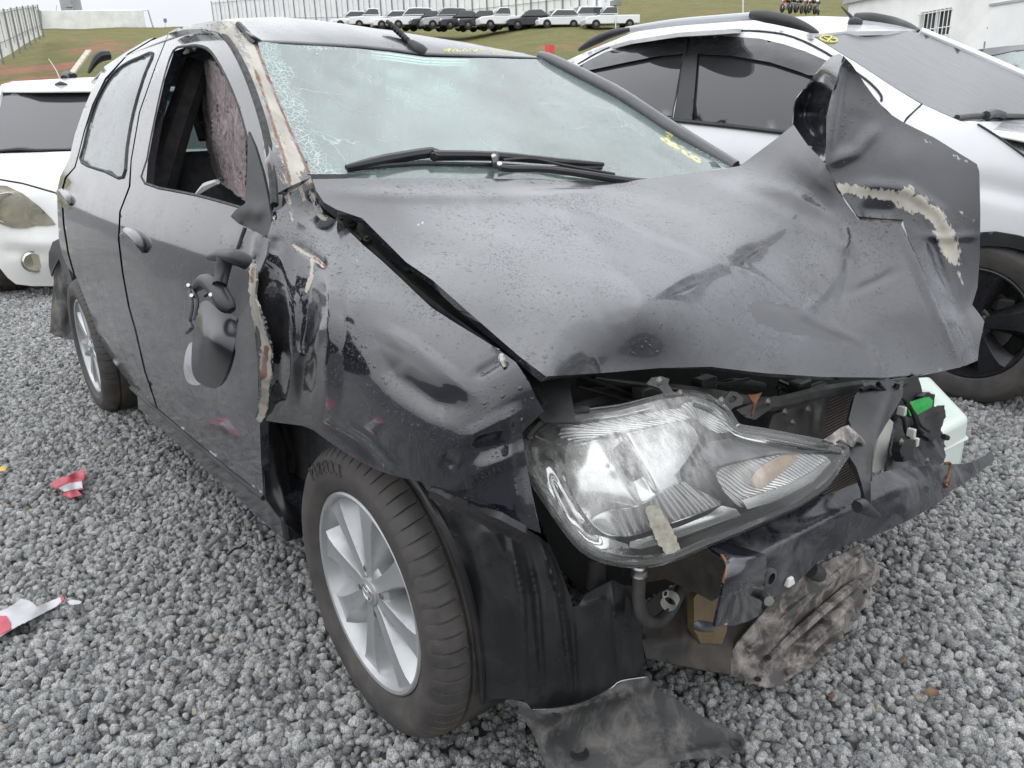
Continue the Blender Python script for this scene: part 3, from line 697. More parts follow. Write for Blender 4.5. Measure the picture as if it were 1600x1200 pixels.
# -------- bent and scraped windscreen pillar, roof rail
PIL = [(404, 66, 'y', -.545), (350, 62, 'y', -.60), (387, 125, 'y', -.66), (422, 237, 'y', -.735), (428, 303, 'y', -.765), (397, 59, 'y', -.545), (422, 125, 'y', -.585), (453, 200, 'y', -.63), (484, 270, 'y', -.67), (370, 38, 'y', -.56), (345, 36, 'y', -.585), (300, 42, 'y', -.585), (262, 52, 'y', -.58)]
sheet('windscreen_pillar', [(262, 52), (275, 45), (300, 38), (330, 33), (352, 32), (372, 36), (390, 48), (400, 62), (411, 92), (423, 125), (438, 163), (454, 200), (470, 236), (485, 269), (486, 277), (458, 289), (429, 304), (427, 285), (421, 237), (407, 177), (389, 127), (371, 84), (354, 60), (340, 50), (318, 45), (290, 46)], PIL, M['paint'], CAR, 4, .02,
      [([(372, 60), (410, 140), (445, 235), (455, 285)], .012, 9), ([(384, 80), (420, 170), (440, 290)], -.008, 7)],
      attrs=dict(wear=[([(355, 45), (385, 75), (415, 150), (440, 215), (460, 275)], 30, .60), ([(390, 70), (430, 170), (468, 262)], 10, 1.0), ([(340, 44), (300, 43)], 6, .45)], rust=[([(398, 64), (425, 135), (458, 212), (484, 270)], 5, .72), ([(400, 110), (425, 190), (445, 250), (452, 284)], 4.5, .72), ([(380, 100), (405, 170), (428, 290)], 3, .6), ([(345, 36), (300, 40), (268, 50)], 3, .5)]))
mb = MB()
def drip(pts, par, mat, r):
    m_ = MB(); m_.tube(pts, r, 6, True, 3); return m_.build('pillar_trim', M[mat], par, True)
sP = Surf(PIL)
drip([sP.P(x, y, .004) for x, y in ((372, 38), (384, 50), (392, 62), (400, 68))], CAR, 'plastic', .008)
drip([SIDE.P(x, y, .006) for x, y in ((345, 52), (360, 68), (380, 104), (399, 152), (415, 206), (425, 262), (429, 320))], CAR, 'rubber', .008)
# pillar on the far side, dark
mb = MB(); mb.tube([at(x, y, 'y', v) for x, y, v in ((842, 88, .53), (866, 97, .55), (960, 145, .60), (1050, 203, .64), (1148, 262, .67))], [.018, .022, .026, .026, .022], 10, True, 4)
mb.build('windscreen_pillar', M['roof'], CAR, True)
mb = MB(); mb.tube([at(x, y, 'y', v) for x, y, v in ((1108, 232, .68), (1130, 246, .69), (1158, 262, .70))], .008, 6); mb.build('pillar_trim', M['plastic'], CAR, True)
# -------- roof
FR = [(397, 58), (405, 66), (440, 68.5), (500, 72), (560, 75), (610, 80), (640, 84), (664, 87), (700, 88), (760, 89.5), (800, 90.5), (846, 92), (868, 97)]
FE = np.array([at(x, y, 'y', np.interp(x, [397, 405, 846, 868], [-.56, -.545, .52, .555])) for x, y in FR])
def roof_rise(d, y):
    k = np.interp(y, [-.6, -.56, -.46, -.3, .1, .35, .5, .56], [.4, .48, .86, 1, 1, .72, .45, .2])
    return k*np.interp(d, [0, .03, .08, .15, .25, .4, .6, .9, 1.3, 1.6, 1.8, 2.0], [0, .022, .05, .075, .098, .112, .116, .112, .095, .07, .04, -.01])
def roof_z(x, y):
    xf = np.interp(y, FE[:, 1], FE[:, 0]); zf = np.interp(y, FE[:, 1], FE[:, 2]); return zf+roof_rise(max(0, xf-x), y)
rows = []
for i in range(25):
    t = (i/24)**1.6; row = []
    for j in range(41):
        y = -.56+1.115*j/40; xf = np.interp(y, FE[:, 1], FE[:, 0]); x = xf-2.02*t; row.append((x, y*(1-.06*t*t), roof_z(x, y)))
    rows.append(row)
mb = MB(); mb.grid(rows); ROOF = mb.build('roof', M['roof'], CAR, True, 0, thick=.006)
ROOFB = BVHTree.FromPolygons([Vector(p) for r in rows for p in r], [(i*41+j, i*41+j+1, (i+1)*41+j+1, (i+1)*41+j) for i in range(24) for j in range(40)])
def on_mesh(bvh, px, py, off=.0):
    d = Vector(ray(px, py)).normalized(); h = bvh.ray_cast(Vector(CAM), d)
    return None if h[0] is None else np.array(h[0])-np.array(d)*off
# scribbled yellow paint pen on the front of the roof
mb = MB(); rs = random.Random(4)
strokes = [[(692, 80), (704, 77), (699, 82)], [(706, 82), (712, 77), (716, 82)], [(712, 80), (720, 81)], [(722, 82), (727, 77), (731, 82), (735, 77)], [(738, 81), (746, 78), (742, 82)], [(750, 79), (758, 78)], [(765, 80), (772, 76), (779, 80)], [(782, 74), (781, 69), (790, 67), (799, 69), (797, 75)], [(786, 78), (794, 73), (802, 79), (810, 76)], [(768, 84), (784, 82), (800, 84)], [(806, 80), (818, 78), (812, 84)]]
for st in strokes:
    q = [on_mesh(ROOFB, x, y, .003) for x, y in st]; q = [p for p in q if p is not None]
    if len(q) > 1: mb.tube(q, .0036, 5, True, 3)
if mb.v: mb.build('paint_pen_writing', M['chalk'], ROOF, True)
# aerial on the roof
q0 = on_mesh(ROOFB, 662, 85, .0); a1 = on_mesh(ROOFB, 640, 66, .03); a2 = a1+np.array([-.17, -.035, .045]); a2 = at(605, 34, 'x', a1[0]-.10)
AN = MB(); AN.tube([q0, on_mesh(ROOFB, 655, 79, .012), on_mesh(ROOFB, 646, 71, .022), a1], [.022, .022, .016, .010], 10, True, 3); ant = AN.build('aerial', M['trim'], CAR, True)
AN = MB(); AN.tube([a1, (a1+a2)/2+np.array([0, 0, .004]), a2], [.008, .008, .007], 8, True, 4); AN.build('aerial_mast', M['rubber'], ant, True)
for k in range(7):
    AN = MB(); c = a1+(a2-a1)*(.12+.12*k); d = (a2-a1)/np.linalg.norm(a2-a1); AN.tube([c-d*.003, c+d*.003], .010, 8, True, 0); AN.build('aerial_coil', M['rubber'], ant, True)
# -------- windscreen
WSC = [(405, 66, 'y', -.545), (422, 125, 'y', -.585), (453, 200, 'y', -.63), (488, 276, 'y', -.665), (846, 92, 'y', .52), (960, 150, 'y', .585), (1050, 207, 'y', .63), (1150, 262, 'y', .665), (640, 277, 'x', -.235), (800, 279, 'x', -.215), (960, 283, 'x', -.22), (560, 76, 'x', -.875), (660, 88, 'x', -.87), (760, 90, 'x', -.87), (700, 180, 'x', -.53), (620, 180, 'x', -.55), (820, 185, 'x', -.53)]
WSS = Surf(WSC, 1e-3)
WS = sheet('windscreen', [(402, 64), (440, 69), (500, 72), (560, 76), (610, 81), (664, 89), (700, 90), (760, 91), (820, 92), (848, 93), (900, 118), (960, 150), (1010, 180), (1050, 206), (1100, 234), (1150, 263), (1060, 283), (1000, 290), (800, 290), (600, 283), (488, 279), (470, 240), (453, 203), (437, 165), (422, 127), (411, 95)], WSS, M['windshield'], CAR, 8, .004,
      [([(420, 90), (450, 170), (490, 262)], -.012, 16), ([(440, 120), (470, 200)], .008, 10)],
      attrs=dict(shatter=[([(412, 72), (428, 120), (455, 190), (488, 268)], 40, 1.0), ([(410, 70), (470, 73), (540, 77)], 9, .7), ([(486, 262), (530, 276)], 14, .8), ([(1095, 232), (1130, 252)], 26, .8)],
                 chalk=[([(930, 128), (975, 152), (1010, 176), (1050, 208)], 7, .8), ([(1035, 215), (1075, 240), (1092, 252)], 7, .9)]), noise=.002, nscale=3)
# black edge band along top
# -------- wiper
def wp(px, py, h): return WSS.P(px, py, h)
wip = MB(); wip.tube([wp(541, 262, .03), wp(600, 250, .035), wp(675, 238, .04), wp(678, 246, .038)], [.006, .012, .012, .010], 8, True, 3); wip.tube([wp(676, 243, .04), wp(775, 244, .045), wp(870, 252, .04), wp(942, 257, .03)], [.012, .011, .009, .006], 8, True, 3)
WIP = wip.build('windscreen_wiper', M['plastic'], CAR, True)
b = MB(); b.tube([wp(543, 266, .012), wp(640, 256, .014), wp(760, 257, .016), wp(860, 262, .014), wp(940, 262, .012)], .005, 6, True, 3); b.build('wiper_blade', M['rubber'], WIP, True)
b = MB(); b.tube([wp(775, 242, .06), wp(782, 262, .055), wp(860, 265, .05), wp(975, 282, .04), wp(1010, 286, .02)], [.009, .008, .008, .010, .012], 8, True, 4); b.tube([wp(786, 250, .055), wp(830, 248, .05), wp(880, 258, .045), wp(960, 272, .035)], .004, 6, True, 3); b.build('wiper_arm', M['trim'], WIP, True)
for x, y in ((771, 246), (780, 258)):
    b = MB(); c = wp(x, y, .066); b.tube([c, c+np.array([.004, -.002, .004])], .006, 8, True, 0); b.build('wiper_pivot', M['steel'], WIP, True)
# -------- hood
HC = [(488, 281, 'x', -.24), (560, 279, 'x', -.225), (640, 278, 'x', -.215), (770, 279, 'x', -.20), (880, 283, 'x', -.195), (965, 287, 'x', -.19),
      (600, 306, 'x', -.155), (750, 309, 'x', -.135), (860, 304, 'x', -.13), (965, 286.5, 'x', -.175), (1081, 270, 'x', -.14), (1156, 259, 'x', -.10), (1200, 226, 'x', -.04), (1240, 196, 'x', .01),
      (566, 341, 'y', -.66), (634, 409, 'y', -.672), (675, 437, 'y', -.68), (775, 525, 'y', -.69), (853, 588, 'y', -.69), (937, 583, 'y', -.52), (1031, 575, 'y', -.36), (1109, 573, 'y', -.24), (1250, 586, 'y', -.02), (1381, 590, 'y', .20), (1450, 583, 'y', .34), (1506, 572, 'y', .46),
      (1291, 256, 'y', .42), (1310, 300, 'y', .43), (1340, 345, 'y', .44), (1405, 347, 'y', .52), (1440, 420, 'y', .50), (1475, 500, 'y', .47),
      (800, 400, 'x', .13), (1000, 400, 'x', .16), (1000, 480, 'x', .34), (1150, 330, 'x', .07)]
HS = Surf(HC, 1e-3)
hood_out = [(488, 280), (560, 278.5), (640, 278), (770, 279), (880, 282), (965, 285), (1019, 278), (1081, 270), (1131, 264), (1156, 259), (1187, 236), (1215, 215), (1240, 195), (1262, 226), (1293, 258), (1306, 286), (1323, 318), (1342, 343), (1372, 349), (1406, 347), (1426, 385), (1446, 430), (1477, 500), (1491, 535), (1507, 571), (1480, 577), (1444, 584), (1381, 590), (1287, 589), (1194, 583), (1109, 573), (1031, 575), (937, 583), (853, 588), (812, 557), (775, 525), (720, 477), (675, 437), (634, 409), (594, 369), (566, 341), (525, 327), (506, 316), (494, 298)]
hood_ridges = [([(505, 300), (620, 305), (750, 307), (860, 304), (960, 288)], .008, 12, .5), ([(800, 292), (960, 292)], -.010, 10),
      ([(1130, 403), (1190, 436), (1256, 490), (1310, 518), (1356, 541)], .0065, 11, 1.), ([(1311, 425), (1290, 455), (1256, 490)], .005, 9, 1.), ([(1081, 275), (1200, 325), (1330, 392)], .0035, 16, 1.), ([(985, 330), (1060, 368), (1130, 403)], .0025, 10, 1.),
      ([(1330, 385), (1325, 430), (1312, 472)], -.010, 16, 1.), ([(1405, 420), (1370, 440), (1318, 462)], -.005, 9, 1.), ([(1320, 352), (1323, 375), (1315, 398)], .010, 8, .8), ([(1215, 262), (1260, 300), (1318, 343)], -.014, 26, .6), ([(1160, 285), (1235, 300), (1310, 345)], .007, 14, .8),
      ([(1408, 355), (1430, 405), (1465, 490), (1496, 560)], .013, 10, .8), ([(1356, 541), (1370, 560), (1378, 585)], .003, 8, 1.), ([(1180, 470), (1250, 482), (1300, 508)], -.0025, 10, .5), ([(1000, 330), (1100, 370), (1200, 420), (1290, 450)], .003, 26, 1.)]
HOOD = sheet('hood', hood_out, HS, M['hood'], CAR, 5, .012, hood_ridges, attrs=dict(wet=[([(1168, 478), (1180, 470), (1200, 471), (1250, 482), (1300, 505), (1350, 535), (1290, 530), (1220, 518), (1180, 502)], 0, 1.), ([(1300, 400), (1335, 395), (1330, 425), (1365, 435), (1410, 420), (1430, 412), (1385, 440), (1350, 465), (1305, 475), (1315, 440)], 0, 1.), ([(1176, 300), (1230, 300), (1290, 330), (1330, 350), (1300, 352), (1230, 326)], 0, 1.), ([(1228, 238), (1262, 255), (1300, 320), (1310, 340), (1270, 300), (1240, 270)], 0, 1.), ([(745, 282), (800, 286), (960, 291), (965, 295), (870, 304), (790, 307), (765, 300)], 0, 1.)], dust=[([(760, 330), (900, 400), (1050, 440), (1200, 470)], 120, .5), ([(1120, 290), (1230, 280)], 50, .3)], wear=[([(620, 306), (652, 311)], 1.6, .55), ([(648, 355), (664, 345)], 2.2, .7), ([(615, 355), (627, 367)], 1.4, .55), ([(1059, 405), (1083, 419)], 1.6, .55), ([(693, 445), (703, 457)], 1.5, .5)]), noise=.0025, nscale=3)  # outlined smooth patches: dark reflections painted into the hood colour
sheet('cowl', [(480, 272), (640, 272), (800, 274), (1000, 284), (1010, 300), (800, 318), (640, 318), (520, 325)], [(480, 272, 'x', -.27), (800, 274, 'x', -.25), (1000, 284, 'x', -.23), (1010, 300, 'x', -.24), (800, 318, 'x', -.22), (520, 325, 'x', -.23), (640, 295, 'x', -.24)], M['plastic'], CAR, 14, .004, off=-.02)
# the folded-up left corner of the hood
FL = [(1318, 88, 'y', .50), (1310, 100, 'y', .50), (1292, 180, 'y', .445), (1291, 256, 'y', .415), (1310, 300, 'y', .43), (1340, 340, 'y', .445), (1410, 345, 'y', .525), (1440, 420, 'y', .505), (1475, 500, 'y', .475), (1506, 571, 'y', .465), (1350, 132, 'y', .55), (1410, 191, 'y', .61), (1460, 216, 'y', .64), (1530, 262, 'y', .66), (1531, 400, 'y', .635), (1519, 478, 'y', .585), (1537, 503, 'y', .57), (1528, 562, 'y', .50), (1400, 250, 'y', .545), (1440, 320, 'y', .555), (1480, 380, 'y', .575)]
flap_out = [(1318, 87), (1330, 100), (1350, 130), (1366, 151), (1385, 174), (1410, 190), (1440, 205), (1460, 215), (1500, 240), (1527, 256), (1531, 268), (1532, 330), (1531, 400), (1527, 450), (1519, 476), (1530, 490), (1538, 502), (1530, 540), (1528, 563), (1507, 572), (1490, 535), (1474, 500), (1445, 432), (1424, 386), (1411, 343), (1375, 341), (1340, 338), (1322, 312), (1310, 296), (1293, 262), (1290, 248), (1291, 215), (1291, 182), (1302, 135), (1312, 105)]
flap = sheet('folded_hood_corner', flap_out, FL, M['hood'], HOOD, 5, .003, [([(1318, 92), (1308, 150), (1293, 250)], .012, 10, .5), ([(1293, 256), (1340, 235), (1375, 195)], .012, 14, .4), ([(1320, 240), (1345, 170)], -.006, 26), ([(1310, 292), (1370, 290), (1420, 296), (1470, 330), (1500, 400)], .012, 14, .5), ([(1340, 330), (1400, 330)], -.012, 16), ([(1445, 350), (1468, 420), (1498, 500), (1515, 565)], -.014, 10, .4), ([(1462, 425), (1490, 490), (1512, 560)], .012, 6, .6), ([(1500, 470), (1522, 560)], -.006, 6), ([(1430, 365), (1475, 372), (1528, 368)], .006, 8, .6)],
      attrs=dict(wear=[([(1312, 294), (1345, 300), (1385, 305), (1405, 312), (1420, 298)], 13, .8), ([(1415, 315), (1440, 320), (1462, 340), (1478, 370), (1488, 398)], 19, .86), ([(1490, 400), (1498, 412)], 5, .7), ([(1498, 330), (1520, 345)], 6, .42), ([(1497, 425), (1508, 455)], 4, .55), ([(1445, 218), (1456, 224)], 4, .5), ([(1490, 244), (1510, 252)], 5, .5)], dust=[([(1450, 400), (1490, 500), (1510, 560)], 18, .9)]), noise=.0015, nscale=6)
hol = sheet('folded_hood_corner', [(1239, 196), (1241, 170), (1244, 155), (1262, 130), (1278, 110), (1291, 95), (1303, 86), (1312, 84), (1320, 90), (1312, 106), (1303, 138), (1293, 182), (1292, 256), (1276, 243), (1262, 227)],
      [(1239, 196, 'y', .56), (1244, 155, 'y', .60), (1291, 95, 'y', .60), (1312, 84, 'y', .56), (1320, 90, 'y', .50), (1303, 138, 'y', .475), (1293, 182, 'y', .45), (1291, 256, 'y', .42), (1262, 227, 'y', .50), (1262, 180, 'y', .66), (1278, 150, 'y', .64), (1275, 215, 'y', .60)], M['paint'], HOOD, 4, .003, [([(1240, 190), (1246, 155), (1290, 98)], .014, 6, .5), ([(1262, 150), (1250, 200)], -.012, 8)])
# torn slit with the bare inner skin showing
sheet('torn_inner_skin', [(1338, 336), (1352, 333), (1372, 337), (1412, 342), (1408, 350), (1380, 352), (1350, 351)], [(1338, 336, 'y', .465), (1412, 342, 'y', .535), (1375, 352, 'y', .49), (1372, 337, 'y', .50)], M['muddy'], HOOD, 4, .002)
# -------- right front wing
FC = [(430, 308, 'y', -.755), (458, 291, 'y', -.715), (486, 279, 'y', -.675), (506, 334, 'y', -.675), (525, 344, 'y', -.682), (569, 384, 'y', -.688), (625, 434, 'y', -.694), (675, 481, 'y', -.70), (750, 528, 'y', -.705), (812, 572, 'y', -.705), (840, 625, 'y', -.695), (850, 644, 'y', -.69), (815, 675, 'y', -.715), (825, 737, 'y', -.715), (845, 833, 'y', -.715), (787, 809, 'y', -.752), (694, 766, 'y', -.795), (622, 745, 'y', -.815), (553, 717, 'y', -.828), (506, 684, 'y', -.835), (472, 664, 'y', -.838), (412, 658, 'y', -.842), (405, 600, 'y', -.85), (400, 520, 'y', -.856), (398, 450, 'y', -.85), (422, 370, 'y', -.815),
      (600, 560, 'y', -.82), (480, 520, 'y', -.835), (690, 600, 'y', -.79), (760, 660, 'y', -.765), (560, 470, 'y', -.79), (470, 420, 'y', -.795)]
FS = Surf(FC, 1e-3)
wing_out = [(430, 307), (458, 290), (486, 278), (490, 300), (506, 334), (525, 344), (546, 362), (569, 384), (598, 409), (625, 434), (650, 458), (675, 481), (712, 505), (750, 528), (784, 550), (806, 566), (826, 596), (838, 622), (850, 642), (832, 660), (816, 675), (819, 700), (825, 737), (832, 775), (837, 800), (845, 833), (815, 821), (787, 808), (740, 786), (694, 766), (655, 752), (622, 745), (594, 737), (572, 727), (553, 716), (530, 701), (506, 684), (490, 672), (472, 665), (440, 661), (412, 657), (405, 600), (400, 520), (396, 450), (399, 412), (416, 376), (425, 345)]
wing_r = [([(510, 400), (514, 470), (512, 540), (508, 620), (500, 660)], .026, 26, 1.), ([(482, 450), (478, 540), (468, 640)], -.022, 18, .9), ([(455, 545), (475, 558), (505, 500)], .014, 16, 1.), ([(428, 450), (436, 540), (446, 650)], -.020, 20, 1.), ([(440, 400), (452, 470), (456, 560), (448, 640)], .014, 16, 1.),
      ([(578, 506), (640, 538), (700, 584), (748, 624)], .009, 18, 1.), ([(590, 545), (622, 590), (680, 628), (735, 642)], -.017, 30, .5), ([(540, 560), (600, 640), (680, 690), (760, 720)], .012, 50), ([(740, 590), (790, 560)], -.012, 12, .3), ([(735, 705), (800, 694)], -.010, 24, 1.), ([(694, 766), (760, 730), (825, 700)], .009, 20, 1.), ([(795, 650), (798, 720), (815, 810)], .007, 12, 1.), ([(715, 692), (790, 655), (822, 640)], .008, 18, 1.), ([(690, 712), (715, 725)], -.014, 16), ([(505, 660), (560, 690), (600, 730)], -.012, 14, .5), ([(520, 650), (580, 690), (620, 735)], .008, 8, .6), ([(460, 380), (490, 400), (510, 415)], -.014, 8, .5), ([(770, 535), (785, 545)], .012, 10, .4), ([(432, 370), (428, 395)], -.010, 12)]
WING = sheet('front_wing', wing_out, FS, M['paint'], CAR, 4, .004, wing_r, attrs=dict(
      wet=[([(582, 515), (600, 520), (640, 548), (690, 585), (725, 610), (743, 623), (738, 629), (715, 631), (680, 622), (645, 605), (615, 580), (595, 550)], 0, 1.), ([(690, 700), (712, 698), (720, 710), (723, 724), (716, 732), (700, 720)], 0, 1.), ([(706, 762), (760, 732), (798, 704), (802, 760), (826, 806), (780, 795)], 0, .9), ([(460, 565), (476, 545), (502, 515), (508, 560), (503, 655), (468, 645), (458, 605)], 0, 1.), ([(735, 680), (770, 662), (800, 650), (798, 682), (760, 690)], 0, .8), ([(505, 660), (530, 655), (590, 700), (620, 742), (560, 715)], 0, 1.)],  # outlined dark patches are reflections painted into the wing colour
      wear=[([(440, 300), (462, 288), (486, 280)], 10, .8), ([(446, 300), (455, 325), (458, 345)], 6, .55), ([(470, 292), (474, 312)], 6, .55), ([(486, 300), (500, 335), (508, 342)], 7, .6), ([(430, 315), (428, 345)], 4, .5), ([(458, 382), (475, 395), (492, 402), (505, 415)], 4, .9), ([(488, 400), (487, 430), (478, 455)], 5, .85), ([(524, 405), (533, 425)], 2.2, .5), ([(563, 448), (582, 441)], 2, .6), ([(556, 405), (564, 414)], 1.6, .5), ([(815, 655), (800, 662)], 4, .45)],
      rust=[([(458, 380), (480, 393), (510, 418)], 2.6, .75), ([(480, 282), (486, 295)], 3, .7)], dust=[([(470, 560), (490, 640)], 22, .8), ([(500, 440), (490, 520)], 12, .7)]), noise=.002, nscale=5)
# small torn bright hole near the hood corner
mb = MB(); c = FS.P(784, 562, .008); mb.tube([c+np.array([0, .0, .008]), c, c-np.array([-.006, 0, .010])], [.003, .006, .003], 7); mb.build('torn_metal_lip', M['steel'], WING, True)
# dark gap structure between wing and hood
gap = Surf([(487, 285, 'y', -.64), (560, 350, 'y', -.63), (675, 470, 'y', -.65), (800, 570, 'y', -.655), (880, 640, 'y', -.64), (600, 340, 'y', -.58), (720, 450, 'y', -.60), (860, 580, 'y', -.60), (480, 330, 'y', -.66)], 1e-3)
sheet('inner_wing', [(484, 275), (500, 295), (570, 335), (640, 400), (780, 520), (890, 600), (900, 660), (850, 660), (780, 580), (660, 500), (540, 390), (480, 340)], gap, M['under'], CAR, 14, .003, off=-.03)
mb = MB(); mb.tube([gap.P(x, y, .0) for x, y in ((500, 318), (545, 352), (600, 405), (670, 468), (760, 535), (815, 580), (850, 635))], .008, 6, True, 3); mb.build('hood_seal', M['plastic'], CAR, True)
for x, y, r in ((548, 352, .014), (575, 378, .008), (640, 422, .010)):
    mb = MB(); c = gap.P(x, y, .012); mb.tube([c, c+np.array([.005, -.004, .008])], r, 10, True, 0); mb.tube([c+np.array([.005, -.004, .008]), c+np.array([.008, -.006, .012])], r*.5, 8, True, 0); mb.build('bolt', M['dirt_dark'], CAR, True)
mb = MB(); mb.tube([gap.P(540, 340, .01), gap.P(528, 345, .018), gap.P(552, 366, .018), gap.P(566, 376, .01)], .006, 6); mb.build('hood_hinge', M['under2'], CAR, True)
# -------- mirror foot trim (sail) and the mirror hanging off the door
SAIL = sheet('mirror_sail', [(388, 205), (398, 228), (410, 268), (420, 315), (424, 345), (420, 373), (398, 362), (372, 349), (360, 338), (368, 328), (383, 318), (386, 265)], SIDE, M['trim'], FD, 5, .006, [([(365, 335), (390, 326), (415, 335)], .022, 18)], off=.012)
PXW = {}
MIR = Surf([(300, 440, 'y', -.95), (360, 470, 'y', -.95), (290, 600, 'y', -.96), (345, 610, 'y', -.98), (370, 500, 'y', -.95), (330, 530, 'y', -1.0), (310, 520, 'y', -.99)], 1e-3)
mirror_out = [(311, 478), (325, 470), (345, 487), (365, 492), (370, 500), (367, 535), (357, 575), (345, 600), (335, 607), (318, 602), (305, 592), (299, 570), (302, 520)]
mir = sheet('door_mirror', mirror_out, MIR, M['mirror_shell'], CAR, 4, .008, [([(336, 540)], .026, 80), ([(318, 490), (306, 585)], .01, 8)], smooth=True)
sheet('turn_lamp', [(299, 535), (303, 540), (300, 570), (306, 592), (312, 601), (300, 601), (291, 594), (287, 577), (289, 555), (294, 540)], MIR, M['tape_white'], mir, 3, .012, [([(295, 570)], .02, 16)], smooth=True, off=-.004)
mb = MB(); mb.tube([MIR.P(x, y, .0) for x, y in ((303, 452), (318, 440), (335, 446), (352, 474), (360, 486))], [.007, .013, .017, .016, .010], 10, True, 3); mb.build('mirror_joint', M['plastic'], mir, True)
mb = MB()
for pts in (((296, 455), (300, 480), (296, 505)), ((300, 448), (308, 470), (303, 500)), ((312, 436), (330, 460), (345, 478)), ((320, 462), (332, 455), (345, 462)), ((294, 500), (300, 512), (292, 520))):
    mb.tube([MIR.P(x, y, .012) for x, y in pts], .0035, 6, True, 3)
mb.build('broken_bracket', M['plastic'], mir, True)
for x, y in ((301, 463), (331, 462), (296, 447)):
    mb = MB(); c = MIR.P(x, y, .03); mb.tube([c, c+np.array([.004, -.003, .003])], .0035, 8, True, 0); mb.build('screw', M['steel'], mir, True)
mb = MB(); mb.tube([SIDE.P(383, 356, .03), SIDE.P(374, 382, .04), SIDE.P(368, 398, .05)], .004, 6); mb.build('mirror_cable', M['rubber'], mir, True)
mb = MB(); mb.tube([MIR.P(325, 402, -.02), MIR.P(345, 400, .0), MIR.P(372, 403, .0), MIR.P(388, 412, -.03)], [.004, .011, .014, .012], 10, True, 3); mb.tube([MIR.P(352, 404, .0), MIR.P(347, 428, .0), MIR.P(343, 446, .01)], [.014, .012, .012], 10, True, 2); mb.build('mirror_arm', M['plastic'], mir, True)
sheet('mirror_foot', [(385, 360), (400, 362), (420, 374), (416, 400), (404, 428), (398, 405), (385, 400), (372, 395)], [(385, 360, 'y', -.86), (420, 374, 'y', -.85), (404, 428, 'y', -.88), (372, 395, 'y', -.88)], M['paint'], FD, 5, .004, [([(402, 365), (396, 405)], .01, 8, .6)])
